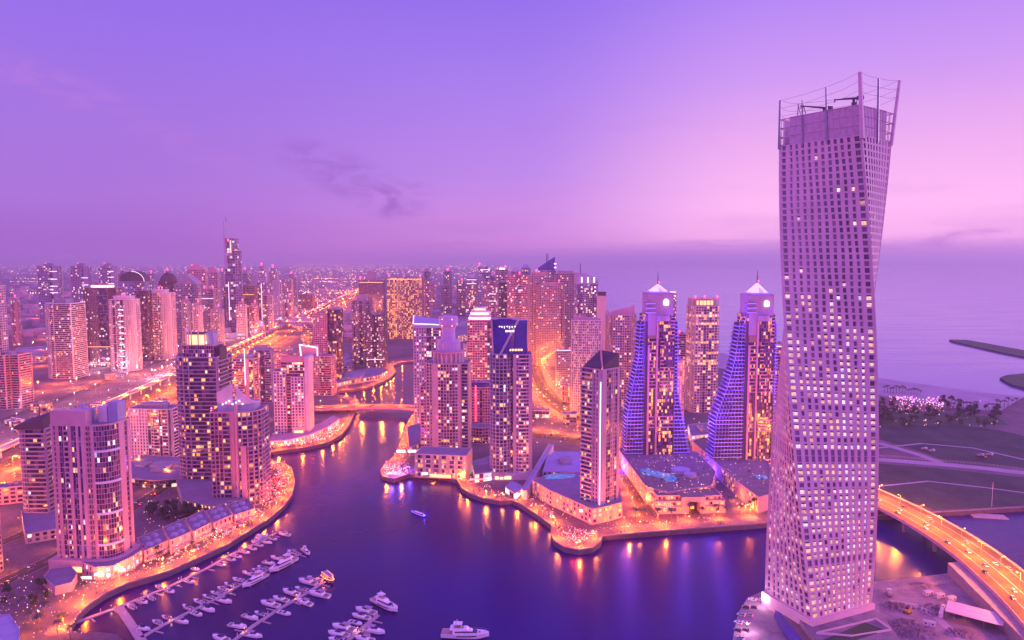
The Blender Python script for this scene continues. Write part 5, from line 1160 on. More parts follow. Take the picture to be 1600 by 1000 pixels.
for u, v in ((1392, 626), (1410, 630), (1425, 628), (1440, 632), (1458, 630)): glow('pink', u, v, 5, label='pink lamp in the lit beach garden', group='pink garden lamps', em='pink_e', r=1.0)

for u, v in ((1192, 936), (1168, 975)): glow('white', u, v, 5, label='white star-bright lamp on the round quay below the twisted tower', group='quay lamps', em='white_e', r=.6)
# ================================================================== cars
def car_proto(col, label, group):
    b = MB(); 
    b.prism([(-.9, -2.2), (.9, -2.2), (.9, 2.2), (-.9, 2.2)], .3, .85, 0, top=[(-.86, -2.1), (.86, -2.1), (.86, 2.1), (-.86, 2.1)], bottom=True)
    b.prism([(-.8, -1.7), (.8, -1.7), (.8, 1.0), (-.8, 1.0)], .85, 1.42, 1, top=[(-.62, -1.25), (.62, -1.25), (.62, .35), (-.62, .35)])
    b.prism([(-.62, -1.25), (.62, -1.25), (.62, .35), (-.62, .35)], 1.42, 1.46, 0)
    for x in (-.62, .62): b.box(x - .22, x + .22, 2.17, 2.25, .5, .78, 2); b.box(x - .2, x + .2, -2.25, -2.17, .55, .8, 3)
    for x in (-.9, .9):
        for y in (-1.35, 1.35): b.bar((x - .1, y, .33), (x + .1, y, .33), .33, 4, k=8)
    o = b.build('car', [col, M['glass'], M['white_e'], M['red_e'], M['darkmetal']]); tag(o, label, 'car', group); o['first'] = 1; o.location = (0, 0, -500); return o
paints = [mat('car paint white', (.7, .68, .7), .3, .03), mat('car paint dark', (.06, .05, .07), .3, .1), mat('car paint silver', (.42, .40, .44), .3, .05)]
def traffic(ln, lanes, step, y0, y1, label, group, z=ZL + .1):
    pr = [car_proto(paints[k], l + ' ' + label, group) for k, l in enumerate(('white car', 'dark car', 'silver car'))]
    for d, dirn in lanes:
        for p, t_ in walk(ln, step, rnd.uniform(0, step)):
            if not (y0 < p[1] < y1) or rnd.random() < .25: continue
            j = rnd.uniform(-.3, .3) * step; x, y = p[0] + t_[0] * j - t_[1] * d, p[1] + t_[1] * j + t_[0] * d
            put(rnd.choice(pr), x, y, z, math.atan2(t_[1], t_[0]) - math.pi / 2 + (math.pi if dirn < 0 else 0))
    for q in pr:
        if q.get('first'): bpy.data.objects.remove(q)
traffic(hw1, ((-9, -1), (-3, -1), (3, -1)), 95, 500, 1800, 'on the near highway lanes', 'cars on the left highway lanes')
traffic(hw2, ((-9, 1), (-3, 1), (3, 1), (9, 1)), 100, 500, 1800, 'on the right highway lanes', 'cars on the right highway lanes')
traffic(bl2, ((-9, 1), (-4, 1), (4, -1), (9, -1)), 34, 0, 900, 'crossing the highway bridge by the twisted tower', 'cars on the highway bridge', ZL + 9.06)
traffic(bl1, ((-4, 1), (4, -1)), 30, 0, 2000, 'crossing the canal bridge', 'cars on the canal bridge', ZL + 7.06)
traffic(er1, ((-6, 1), (5, -1)), 26, 0, 2000, 'on the curving road behind the sail tower', 'cars on the curving road')
traffic(er2, ((-6, 1), (5, -1)), 30, 0, 2000, 'on the cross road behind the sail tower', 'cars on the cross road')
traffic(er3, ((-4, 1), (4, -1)), 22, 0, 2000, 'on the bright street between the blue-lit hotels', 'cars on the hotel street')
traffic(lr, ((-3, 1), (3, -1)), 36, 0, 1500, 'on the street behind the big beige tower', 'cars on the west street')
traffic(sv3, ((-3, 1), (3, -1)), 75, 600, 1500, 'on the outer service road left of the car park', 'cars on the outer service road')
traffic(sv1, ((-2, 1),), 60, 600, 1500, 'on the service road left of the highway', 'cars on the service road')
for i in range(46):      # parked rows by the highway
    pass
pk = [car_proto(paints[k], l + ' parked in the bright lot left of the highway', 'cars parked left of the highway') for k, l in enumerate(('white car', 'dark car', 'silver car'))]
for i in range(66):
    y = 740 + (i // 3) * 36 + rnd.uniform(-4, 4); x = -500 - .12 * (y - 700) - 74 - 16 * (i % 3); put(pk[i % 3], x, y, ZL + .08, R(90) + rnd.uniform(-.05, .05))
pk2 = [car_proto(paints[k], l + ' parked on the round quay at the foot of the twisted tower', 'cars parked below the twisted tower') for k, l in enumerate(('white car', 'dark car', 'silver car'))]
for i in range(11):
    f_ = (i % 6) / 5; u = 1161 + 22 * (1 - math.sin(f_ * 2.2)) + (12 if i > 5 else 0) - 8; v = 938 + 60 * f_; p = G(u, v); put(pk2[i % 3], p[0], p[1], ZL + .05, R(70) - f_ * .6)

# ================================================================== docks and boats
M['hull'] = mat('white gelcoat', (.86, .82, .84), .25, .04, .5, spec=.5)
M['deck'] = mat('teak deck', (.42, .30, .26), .6, .15, 1.5)
M['canvas'] = mat('navy canvas', (.05, .04, .16), .8, .1, 1)
M['canvasg'] = mat('grey canvas', (.38, .30, .40), .8, .1, 1)
M['canvasr'] = mat('crimson canvas', (.45, .02, .12), .8, .1, 1)
M['dock'] = mat('dock planks', (.46, .36, .38), .8, .15, .8)
M['seat'] = mat('dark cockpit', (.06, .04, .09), .7, .2, 1)
docks = dict(first=[(117, 972), (187, 947), (264, 916), (320, 889), (359, 867), (393, 851), (432, 832)], second=[(221, 995), (254, 976), (288, 959), (331, 938), (370, 916), (412, 893), (470, 864)],
             third=[(340, 1015), (365, 1000), (398, 975), (440, 948), (474, 929), (507, 908)], fourth=[(530, 1015), (544, 1000), (566, 980), (591, 960)], spine=[(186, 948), (203, 972), (219, 997), (240, 1025)])
DK = {k: [G(*p, .8) for p in v] for k, v in docks.items()}
ORD = dict(first='the floating dock nearest the promenade', second='the second floating dock from the promenade', third='the third floating dock from the promenade', fourth='the short dock farthest from the promenade')
for k, ln in DK.items():
    if k == 'spine': lab = 'wide short walkway linking the first two floating docks near the quay'
    else: lab = 'long narrow floating dock, ' + {'first': 'nearest the promenade', 'second': 'second from the promenade', 'third': 'third from the promenade', 'fourth': 'farthest from the promenade'}[k]
    e = empty('floating_dock', lab, 'dock', (ln[0][0], ln[0][1], 0))
    w = 2.4 if k == 'spine' else 1.25
    loc(band(ln, -w, w, -.2, .85), e.location).build('walkway', M['dock'], e)
    for p, t_ in walk(ln, 13, 8):
        for s_ in (1, -1):
            if k == 'spine' or (k == 'first' and s_ > 0): continue
            b = MB(); b.obox((p[0] - e.location[0], p[1] - e.location[1]), (-t_[1] * s_, t_[0] * s_), 1.2, 7.5, -.4, .4, -.1, .55); b.build('finger', M['dock'], e)
    for p, t_ in walk(ln, 26, 14):
        b = MB(); x, y = p[0] - e.location[0], p[1] - e.location[1]; b.bar((x, y, .6), (x, y, 3.4), .16, k=5); b.build('pile', M['white'], e)
dl = lamp_proto('pl', 'small warm lamp on the floating docks', 'dock lamps', 1.4, 0, 'warm_e', 'dock', .3) if 0 else None
LD['dock'] = pt('dock lamp light', (1, .36, .1), 400, .3)
dl = lamp_proto('dk', 'small warm lamp post on the floating docks', 'dock lamps', 2.2, 0, 'warm_e', 'dock', .32)
for k in ('first', 'second', 'third', 'fourth'):
    for p, t_ in walk(DK[k], 44, 20): put(dl, p[0], p[1], .65)
for u, v, kd in ((197, 935, 0), (364, 858, 0)): pass

def hull(b, L, W_, h, m=0, deck=1, n=9, sheer=.35):
    """boat hull with a pointed bow toward +x, built from cross sections"""
    rows = []
    for i in range(n + 1):
        f = i / n; x = -L / 2 + L * f; w = W_ / 2 * (.90 + .10 * math.sin(min(1, f * 2) * math.pi / 2)) * (1 if f < .45 else math.sqrt(max(0, 1 - ((f - .45) / .55) ** 2.1)))
        w = max(w, .03); zt = h * (1 + sheer * f * f); zk = -.15 if f < .8 else -.15 + (f - .8) / .2 * h * .5
        rows.append([(x, -w, zt), (x, -w * .82, zk + h * .3), (x, 0, zk), (x, w * .82, zk + h * .3), (x, w, zt)])
    for i in range(n):
        a, c = rows[i], rows[i + 1]
        for j in range(4): b.quad(a[j], c[j], c[j + 1], a[j + 1], m)
    b.ngon([rows[0][j] for j in (4, 3, 2, 1, 0)], m)
    return rows
def deckplate(b, rows, dz, inset, m, i0=0, i1=None):
    i1 = len(rows) - 1 if i1 is None else i1
    for i in range(i0, i1):
        a, c = rows[i], rows[i + 1]; s = inset
        b.quad((a[0][0], a[0][1] * s, a[0][2] + dz), (c[0][0], c[0][1] * s, c[0][2] + dz), (c[4][0], c[4][1] * s, c[4][2] + dz), (a[4][0], a[4][1] * s, a[4][2] + dz), m)
def blister(b, x0, x1, w, z0, z1, rake=.5, m=0, tap=.75):
    b.prism([(x0, -w / 2), (x1, -w / 2 * tap), (x1 + .01, w / 2 * tap), (x0, w / 2)], z0, z1, m, top=[(x0 + .15, -w / 2 * .88), (x1 - (z1 - z0) * rake * 2, -w / 2 * tap * .85), (x1 - (z1 - z0) * rake * 2, w / 2 * tap * .85), (x0 + .15, w / 2 * .88)])
def boat_runabout(canvas):
    e = empty('motorboat', '', 'boat', (0, 0, -500)); e['first'] = 1
    b = MB(); r = hull(b, 8.2, 2.8, .95); deckplate(b, r, 0, 1, 0, 4); b.build('hull', M['hull'], e, smooth=False)
    b = MB(); deckplate(b, r, -.45, .86, 0, 0, 5); b.build('cockpit', M['seat'], e)
    b = MB()
    for i in range(5):
        a, c = r[i], r[i + 1]
        for j, s in ((0, 1), (4, -1)): b.quad(*[(p[0], p[1] * q, p[2] + dz) for p, q, dz in ((a[j], 1, 0), (c[j], 1, 0), (c[j], .86, 0), (a[j], .86, 0))][::s])
    b.box(-3.9, -3.3, -1.1, 1.1, .5, .95); b.box(-1.6, -1.0, -.95, -.25, .5, 1.05); b.box(-1.6, -1.0, .25, .95, .5, 1.05); b.build('gunwale', M['hull'], e)
    b = MB(); blister(b, .1, 1.1, 2.1, .98, 1.6, .5); b.build('windscreen', M['glass'], e)
    if canvas:
        b = MB(); b.prism([(-2.6, -1.15), (.3, -1.05), (.3, 1.05), (-2.6, 1.15)], 2.0, 2.12, bottom=True); b.build('canopy', M[canvas], e)
        for x in (-2.5, .2):
            for y in (-1.1, 1.1): b = MB(); b.bar((x, y, .9), (x, y, 2.02), .05, k=4); b.build('canopy_post', M['metal'], e)
    b = MB(); b.box(-4.5, -4.1, -.3, .3, .2, 1.3); b.build('outboard_motor', M['darkmetal'], e)
    return e
def boat_cruiser(canvas='canvasg', L=11.5):
    e = empty('cabin_cruiser', '', 'boat', (0, 0, -500)); e['first'] = 1; k = L / 11.5
    b = MB(); r = hull(b, L, 3.7 * k, 1.3 * k); deckplate(b, r, 0, 1, 0, 2); b.build('hull', M['hull'], e)
    b = MB(); deckplate(b, r, -.5 * k, .9, 0, 0, 3); b.build('cockpit', M['deck'], e)
    b = MB(); blister(b, -2.4 * k, 3.4 * k, 2.8 * k, 1.35 * k, 2.2 * k, .9); b.build('cabin', M['hull'], e)
    b = MB(); blister(b, -1.2 * k, 1.9 * k, 2.35 * k, 2.15 * k, 2.75 * k, .7); b.build('windscreen', M['glass'], e)
    b = MB(); b.prism([(-3.4 * k, -1.2 * k), (.4 * k, -1.0 * k), (.4 * k, 1.0 * k), (-3.4 * k, 1.2 * k)], 3.0 * k, 3.14 * k, bottom=True); b.build('canopy', M[canvas], e)
    for x in (-3.2, .2):
        for y in (-1, 1): b = MB(); b.bar((x * k, y * k, 2.1 * k), (x * k, y * k, 3.02 * k), .07, k=4); b.build('canopy_post', M['metal'], e)
    b = MB()
    for i in range(4, 9):
        for j in (0, 4): a, c = r[i], r[i + 1]; b.bar((a[j][0], a[j][1] * .93, a[j][2] + .6), (c[j][0], c[j][1] * .93, c[j][2] + .6), .035, k=4); b.bar((a[j][0], a[j][1] * .93, a[j][2]), (a[j][0], a[j][1] * .93, a[j][2] + .6), .03, k=4)
    b.build('rail', M['metal'], e)
    b = MB(); b.box(L * .14, L * .2, -.4 * k, .4 * k, 1.5 * k, 1.75 * k); b.build('hatch', M['glass'], e)
    return e
def boat_yacht(L=20.):
    e = empty('motor_yacht', '', 'boat', (0, 0, -500)); e['first'] = 1; k = L / 20
    b = MB(); r = hull(b, L, 5.4 * k, 2.2 * k, n=12, sheer=.3); deckplate(b, r, 0, 1, 0); b.build('hull', M['hull'], e)
    for s_ in (-1, 1):
        b = MB(); 
        for i in range(4, 9): a, c = r[i], r[i + 1]; j = 0 if s_ < 0 else 4; b.quad(*[(p[0], p[1] * 1.006, p[2] - dz * k) for p, dz in ((a[j], .95), (c[j], .85), (c[j], .45), (a[j], .45))][::-s_])
        b.build('hull_window', M['glass'], e)
    b = MB(); deckplate(b, r, .03, .88, 0, 0, 3); b.build('aft_deck', M['deck'], e)
    b = MB(); blister(b, -5.2 * k, 5.4 * k, 4.2 * k, 2.3 * k, 3.7 * k, 1.1, tap=.6); b.build('saloon', M['hull'], e)
    b = MB(); blister(b, -4.2 * k, 5.0 * k, 4.26 * k, 2.75 * k, 3.3 * k, 1.3, tap=.62); b.build('saloon_window', M['glass'], e)
    b = MB(); blister(b, -6.4 * k, 1.6 * k, 3.7 * k, 3.7 * k, 4.5 * k, .6, tap=.8); b.build('flybridge', M['hull'], e)
    b = MB(); b.box(-4.6 * k, -.6 * k, -1.2 * k, 1.2 * k, 4.45 * k, 4.56 * k); b.box(-2.4 * k, -1.8 * k, -.9 * k, .9 * k, 4.5 * k, 5.0 * k); b.build('seat', M['deck'], e)
    b = MB(); b.prism([(-5 * k, -1.5 * k), (-1.2 * k, -1.3 * k), (-1.2 * k, 1.3 * k), (-5 * k, 1.5 * k)], 6.0 * k, 6.2 * k, bottom=True); b.build('hardtop', M['hull'], e)
    for x in (-4.8, -1.4):
        for y in (-1.3, 1.3): b = MB(); b.bar((x * k - .3 * k, y * k, 4.4 * k), (x * k, y * k, 6.02 * k), .12 * k, k=4); b.build('hardtop_post', M['hull'], e)
    b = MB(); b.bar((-3.2 * k, 0, 6.2 * k), (-3.5 * k, 0, 7.8 * k), .1, k=5); b.ball((-3.0 * k, 0, 6.6 * k), .4 * k); b.build('mast', M['hull'], e)
    b = MB()
    for i in range(6, 12):
        for j in (0, 4): a, c = r[i], r[i + 1]; b.bar((a[j][0], a[j][1] * .95, a[j][2] + .8), (c[j][0], c[j][1] * .95, c[j][2] + .8), .04, k=4); b.bar((a[j][0], a[j][1] * .95, a[j][2]), (a[j][0], a[j][1] * .95, a[j][2] + .8), .035, k=4)
    b.build('rail', M['metal'], e)
    b = MB(); b.box(L * .17, L * .22, -.6 * k, .6 * k, 2.45 * k, 2.62 * k); b.box(L * .29, L * .32, -.4 * k, .4 * k, 2.62 * k, 2.75 * k); b.build('hatch', M['glass'], e)
    return e
PRO = {'r': boat_runabout(None), 'n': boat_runabout('canvas'), 'g': boat_runabout('canvasg'), 'x': boat_runabout('canvasr'), 'c': boat_cruiser('canvasg'), 'd': boat_cruiser('canvas'), 'y': boat_yacht()}
KIND = {'r': 'open white motorboat with a dark cockpit', 'n': 'white motorboat under a navy canopy', 'g': 'white motorboat under a grey canopy', 'x': 'white motorboat under a crimson canopy', 'c': 'white cabin cruiser with a grey awning', 'd': 'white cabin cruiser with a navy awning', 'y': 'white flybridge motor yacht'}
BO = [  # picture column, row, kind, scale
 (204, 947, 'g', 1), (223, 939, 'r', 1), (235, 934, 'g', .9), (260, 921, 'r', 1.1), (248, 917, 'g', .8), (287, 906, 'r', 1), (314, 891, 'r', .9), (345, 882, 'r', .9), (361, 874, 'n', 1), (374, 870, 'r', 1.1), (385, 863, 'r', 1), (395, 857, 'r', 1), (408, 852, 'g', .9), (417, 847, 'c', .85), (428, 842, 'n', 1), (440, 833, 'c', .95),
 (224, 982, 'd', .85), (243, 971, 'g', .9), (259, 964, 'x', .9), (290, 947, 'n', 1), (289, 972, 'c', .85), (306, 938, 'r', 1), (318, 930, 'n', 1), (310, 960, 'r', 1.1), (327, 953, 'd', 1), (347, 938, 'c', 1), (335, 926, 'r', .9), (345, 919, 'g', 1), (359, 913, 'n', 1.05), (370, 905, 'r', 1.1), (389, 896, 'd', .9), (397, 890, 'g', .95), (412, 887, 'n', 1), (422, 880, 'd', .9), (435, 873, 'd', 1), (451, 861, 'g', 1.1),
 (340, 996, 'd', 1), (376, 979, 'd', 1), (396, 993, 'c', .95), (397, 966, 'd', 1), (409, 959, 'n', 1), (425, 945, 'c', 1.15), (440, 937, 'd', 1), (449, 959, 'r', 1.15), (454, 926, 'd', 1.15), (467, 919, 'n', 1.1), (474, 941, 'c', 1.05), (478, 909, 'c', 1.2), (489, 927, 'c', 1.25), (492, 905, 'd', 1),
 (513, 997, 'n', 1.1), (526, 992, 'd', 1.1), (538, 982, 'c', 1.25), (552, 972, 'r', 1.1), (566, 964, 'd', 1), (576, 955, 'c', 1.2), (580, 985, 'c', 1.15), (562, 997, 'c', 1)]
def near(ln, p):
    best = None; acc = 0
    for i in range(len(ln) - 1):
        a, b = ln[i], ln[i + 1]; d = math.hypot(b[0] - a[0], b[1] - a[1]); t = norm2((b[0] - a[0], b[1] - a[1]))
        s = max(0, min(d, (p[0] - a[0]) * t[0] + (p[1] - a[1]) * t[1])); q = (a[0] + t[0] * s, a[1] + t[1] * s); dd = math.hypot(p[0] - q[0], p[1] - q[1])
        side = 1 if (p[0] - a[0]) * -t[1] + (p[1] - a[1]) * t[0] > 0 else -1
        if best is None or dd < best[0]: best = (dd, q, t, side, acc + s)
        acc += d
    return best
rows = []
for u, v, k, s in BO:
    p = G(u, v, .8); c = min(((near(DK[n], p), n) for n in ('first', 'second', 'third', 'fourth')), key=lambda w: w[0][0]); (dd, q, t_, side, acc), n = c
    rows.append((n, side, acc, p, q, t_, k, s, dd))
rows.sort(key=lambda r_: (r_[0], r_[1], r_[2])); cnt = {}; last = {}
WORD = 'first second third fourth fifth sixth seventh eighth ninth tenth eleventh twelfth thirteenth fourteenth fifteenth sixteenth seventeenth eighteenth'.split()
for n, side, acc, p, q, t_, k, s, dd in rows:
    i = cnt.get((n, side), 0); cnt[(n, side)] = i + 1
    Lb = {'r': 8.4, 'n': 8.4, 'g': 8.4, 'x': 8.4, 'c': 11.5, 'd': 11.5}[k] * s * 1.08
    # the berth: stern to the dock, bow outward, no two berths overlapping
    pos = max(acc, last.get((n, side), -99) + 3.5 * s + .6); last[(n, side)] = pos
    qq = (q[0] + t_[0] * (pos - acc), q[1] + t_[1] * (pos - acc)); nn = (-t_[1] * side, t_[0] * side)
    c = (qq[0] + nn[0] * (Lb / 2 + 1.7), qq[1] + nn[1] * (Lb / 2 + 1.7))
    flip = rnd.random() < .2
    lab = KIND[k] + ', ' + WORD[i] + (' on the shore side of ' if side > 0 else ' on the open side of ') + {'first': 'the first dock', 'second': 'the second dock', 'third': 'the third dock', 'fourth': 'the last dock'}[n]
    o = put(PRO[k], c[0], c[1], .05, math.atan2(nn[1], nn[0]) + rnd.uniform(-.06, .06) + (math.pi if flip else 0), label=lab, group='boats moored at the floating docks')
    o.scale = (s * 1.08,) * 3
def yacht(u, v, L, az, label):
    p = G(u, v, 1.5); o = put(PRO['y'], p[0], p[1], .05, az, label=label, group='motor yachts at the marina'); o.scale = (L / 20,) * 3; return o
da = math.atan2(DK['second'][-1][1] - DK['second'][-3][1], DK['second'][-1][0] - DK['second'][-3][0])
yacht(442, 883, 25, da + math.pi, 'long white motor yacht lying along the open side of the second dock, farthest out')
yacht(398, 907, 21, da + math.pi, 'white motor yacht lying along the second dock behind the longer one')
yacht(478, 861, 14, -R(52), 'white flybridge yacht berthed bow out at the tip of the second dock')
yacht(407, 840, 15, da, 'slim white yacht lying along the first dock near its outer end')
yacht(602, 945, 24, -R(42), 'biggest white motor yacht, moored at the tip of the last dock')
yacht(727, 992, 27, -R(4), 'white motor yacht under way, cut by the bottom edge in open water')
# the restaurant boat outlined in orange lights
p = G(513, 905, 1); e = empty('dinner_boat', 'wooden dinner boat outlined with orange light tubes, moored beyond the third dock', 'boat', (p[0], p[1], .05), -R(50))
b = MB(); r = hull(b, 15, 4.6, 1.8, sheer=.6); deckplate(b, r, 0, 1, 0); b.build('hull', M['brown'], e)
b = MB(); b.prism([(-6, -1.9), (3.2, -1.8), (3.2, 1.8), (-6, 1.9)], 4.4, 4.6, bottom=True); b.build('roof', M['canvasg'], e)
b = MB(); b.box(-5.4, 2.6, -1.6, 1.6, 1.9, 2.9); b.build('saloon', M['brown'], e)
for x in (-5.8, -2.7, .3, 3):
    for y in (-1.8, 1.8): b = MB(); b.bar((x, y, 1.8), (x, y, 4.5), .09, k=4); b.build('post', M['orange_e'], e)
for s_, j in ((-1, 0), (1, 4)):
    b = MB()
    for i in range(9): b.bar((r[i][j][0], r[i][j][1] * 1.02, r[i][j][2] + .1), (r[i + 1][j][0], r[i + 1][j][1] * 1.02, r[i + 1][j][2] + .1),   .16, k=4)
    b.bar((-6, s_ * 1.95, 4.6), (3.2, s_ * 1.85, 4.6), .13, k=4); b.bar((3.2, s_ * 1.85, 4.6), (7.2, 0, 3.2), .1, k=4); b.build('light_tube', M['orange_e'], e)
LD['boat'] = pt('boat lights glow', (1, .16, .01), 1200, .5); LD['boatb'] = pt('boat blue glow', (.1, .05, 1), 5000, .8)
lo = bpy.data.objects.new('boat_light', LD['boat']); C.objects.link(lo); lo.parent = e; lo.location = (0, -3.5, 3.2)
# slender tour boat with a blue light line
p = G(653, 803, .5); e = empty('tour_boat', 'slender tour boat with a blue line of light, alone in the open canal', 'boat', (p[0], p[1], .05), R(180 - 42))
b = MB(); r = hull(b, 17, 2.8, .9); deckplate(b, r, 0, 1, 0); b.build('hull', M['blueglass'], e)
b = MB(); b.box(-6, 3.5, -1, 1, 1, 1.9); b.build('cabin', M['glass'], e); b = MB(); b.box(-6.4, 4, -1.1, 1.1, 1.9, 2.05); b.build('roof', M['hull'], e)
for j, s_ in ((0, -1), (4, 1)):
    b = MB()
    for i in range(9): b.bar((r[i][j][0], r[i][j][1] * 1.03, r[i][j][2] - .1), (r[i + 1][j][0], r[i + 1][j][1] * 1.03, r[i + 1][j][2] - .1), .34, k=4)
    b.build('light_strip', M['blue_e'], e)
for x in (-5, 3): lo = bpy.data.objects.new('boat_light', LD['boatb']); C.objects.link(lo); lo.parent = e; lo.location = (x, -2.6, 1.6)
# dock and sailing boat in the inlet on the right
p = G(1543, 806, .6); e = empty('floating_dock', 'pale floating platform in the inlet on the far right', 'dock', (p[0], p[1], 0), R(-12))
b = MB(); b.box(-12, 14, -5, 5, -.3, .7); b.build('walkway', M['dock'], e); b = MB(); b.box(-24, -12, 2, 5, -.3, .6); b.build('finger', M['dock'], e)
p = G(1548, 797, .6); e = empty('sailing_boat', 'sailing boat with one very tall bare mast, beside the inlet platform', 'boat', (p[0], p[1], .05), R(-10))
b = MB(); r = hull(b, 13, 3.6, 1.1); deckplate(b, r, 0, 1, 0); b.build('hull', M['hull'], e); b = MB(); blister(b, -2.5, 2.5, 2.2, 1.2, 1.8); b.build('cabin', M['hull'], e)
b = MB(); b.bar((.6, 0, 1), (.6, 0, 25), .16, r2=.08); b.build('mast', M['white'], e); b = MB(); b.bar((.6, 0, 2.4), (-5, 0, 2.2), .1); b.build('boom', M['white'], e)
for x in (6.4, -6.2): b = MB(); b.bar((x, 0, 1.3), (.6, 0, 24.6), .03, k=4); b.build('stay', M['metal'], e)

# ================================================================== low buildings, podiums and pools
def flat(name, label, px, h, m='rose', roof='roof', rows=1, cat='building', lit=.3, tint=(0, .5), z=0., bay=4.5, pat='W', bright=1.2, par=1.0):
    """a low building whose roof outline is given at roof height"""
    w = ccw([G(u, v, ZL + z + h) for u, v in px]); cx = sum(p[0] for p in w) / len(w); cy_ = sum(p[1] for p in w) / len(w)
    T = Tower.__new__(Tower); T.c = [cx, cy_]; T.yaw = 0; T.k = 1; T.poly = [(x - cx, y - cy_) for x, y in w]
    T.x0 = min(p[0] for p in T.poly); T.x1 = max(p[0] for p in T.poly); T.y0 = min(p[1] for p in T.poly); T.y1 = max(p[1] for p in T.poly); T.w = T.x1 - T.x0; T.d = T.y1 - T.y0; T.h = h; T.px = cy_ / FPX
    T.root = empty(name, label, cat, (cx, cy_, ZL + z)); T.parts = {}; T.win = []; T.ind = 0
    T.facade(T.poly, 0, h, pat=pat, bay=bay, fh=h / rows, wall=m, core='dark', lit=lit, tint=tint, bright=bright, roofm=roof, po=.3, pw=1.2, parapet=par)
    return T
def lp(T, u, v, z): p = G(u, v, ZL + T.root.location[2] - ZL + z); return (p[0] - T.c[0], p[1] - T.c[1])
def pool(T, px, z, m='pool'):
    b = T.one('pool', m); b.prism(ccw([lp(T, u, v, z + .5) for u, v in px]), z, z + .5)
m_, t, b_ = base_mat('lit pool water'); M['pool'] = m_
b_.inputs['Base Color'].default_value = (.06, .22, .42, 1); b_.inputs['Roughness'].default_value = .1; b_.inputs['Emission Color'].default_value = (.22, .62, 1, 1); b_.inputs['Emission Strength'].default_value = .4
n = nd(t, 'ShaderNodeTexNoise'); n.inputs['Scale'].default_value = .35; c = nd(t, 'ShaderNodeTexCoord'); t.links.new(c.outputs['Object'], n.inputs[0])
t.links.new(maprange(t, n.outputs[0], .35, .65, .05, .28), b_.inputs['Emission Strength']); m_.cycles.emission_sampling = 'NONE'

# podium of the first blue-lit hotel
T = flat('hotel_podium', 'broad hotel podium with a lit free-form pool on its roof terrace', [(966, 702), (985, 694), (1090, 708), (1118, 738), (1112, 760), (1045, 770), (1010, 762)], 14, 'rose', 'pave', 3, lit=.45, tint=(0, .35), pat='sW')
pool(T, [(1000, 734), (1012, 731), (1024, 735), (1034, 738), (1050, 740), (1058, 747), (1054, 752), (1042, 752), (1034, 746), (1020, 744), (1004, 741)], 14.3)
for (u, v, r_) in ((1063, 734, 9), (1078, 741, 6)):
    q = lp(T, u, v, 17); T.one('pavilion', 'bluegrey').prism([(q[0] + r_ * math.cos(a * math.pi / 6), q[1] + r_ * .8 * math.sin(a * math.pi / 6)) for a in range(12)], 14.2, 18)
T.finish()
T = Tower('entrance_block', 'stepped terrace restaurant block with one big square portal, facing the water', 1016, 1133, 803, 772, rect(1, .42), 3, 'building')
w, hh = T.w, T.h
for (xa, xb, ins, za, zb) in ((0, .36, 0, 0, 5), (0, .36, .10, 5, 9), (.02, .34, .2, 9, 13), (.70, 1, .0, 0, 5), (.70, 1, .10, 5, 9), (.72, .97, .2, 9, 12.5)):
    x0, x1 = T.x0 + w * xa, T.x0 + w * xb; y0 = T.y0 + T.d * ins
    T.facade([(x0, y0), (x1, y0), (x1, T.y1), (x0, T.y1)], za, zb - .01, pat='W', bay=4, fh=4, wall='rose', core='dark', lit=.6, tint=(0, .3), roofm='pave', parapet=1.1)
x0, x1 = T.x0 + w * .36, T.x0 + w * .70
pb = T.P('portal', 'rose'); y0 = T.y0 - 1
pb.box(x0, x0 + w * .10, y0, T.y1, 0, 14); pb.box(x1 - w * .075, x1, y0, T.y1, 0, 14); pb.box(x0 + w * .10, x1 - w * .075, y0, T.y1, 10, 14); T.P('recess', 'dark').box(x0 + w * .10, x1 - w * .075, y0 + 9, y0 + 9.5, 0, 10)
T.one('light_panel', 'orange_e').box(x0 + w * .13, x1 - w * .12, y0 + 8.6, y0 + 8.9, 1, 4); T.P('terrace', 'pave').box(x0, x1, y0, T.y1, 14, 14.3)
T.finish()
T = flat('hotel_podium', 'long orange up-lit hotel podium with a small blue pool, under the second blue-lit hotel', [(1082, 690), (1100, 684), (1200, 722), (1215, 770), (1185, 778), (1150, 752), (1110, 716)], 13, 'rose', 'pave', 3, lit=.5, tint=(0, .4), pat='sW')
pool(T, [(1178, 742), (1196, 742), (1201, 748), (1186, 749)], 13.3)
for i in range(6): u = 1152 + i * 8; q = lp(T, u, 790 - abs(i - 3), 1.2); T.one('wall_lamp', 'orange_e').ball((q[0], q[1], 1.4), .7)
T.finish()
for i in range(5): glow('warm', 1155 + i * 10, 792, 2, 'flood_lamp', 'orange up-light at the foot of the long hotel podium', 'podium up-lights', 'orange_e')
# podium between the sail tower and the slant-roofed tower
T = flat('podium_block', 'triangular waterfront podium with lit shopfronts and a roof garden pool, under the slant-roofed tower', [(832, 751), (862, 742), (905, 738), (962, 752), (972, 786), (950, 792), (925, 797), (890, 781), (858, 767)], 12, 'rose', 'roof', 3, lit=.75, tint=(.02, .3), pat='W')
pool(T, [(850, 743), (872, 740), (900, 741), (896, 746), (868, 748), (852, 748)], 12.3)
for (u0, u1, v) in ((905, 921, 797), ): q = lp(T, u0, v, 8); T.one('sign', 'white_e').box(q[0], q[0] + 9, q[1] - 1.5, q[1] - 1.2, 7, 9)
q = lp(T, 915, 806, 4); T.one('sign', 'red_e').box(q[0], q[0] + 12, q[1] - 2.5, q[1] - 2.2, 3.2, 5)
T.finish()
T = flat('courtyard_block', 'low violet-roofed block with a flat empty roof beside the long ramp wall', [(856, 714), (868, 706), (908, 706), (912, 738), (848, 738)], 9, 'bluegrey', 'bluegrey', 2, lit=.2); T.clutter(T.poly, 9, 4); T.finish()
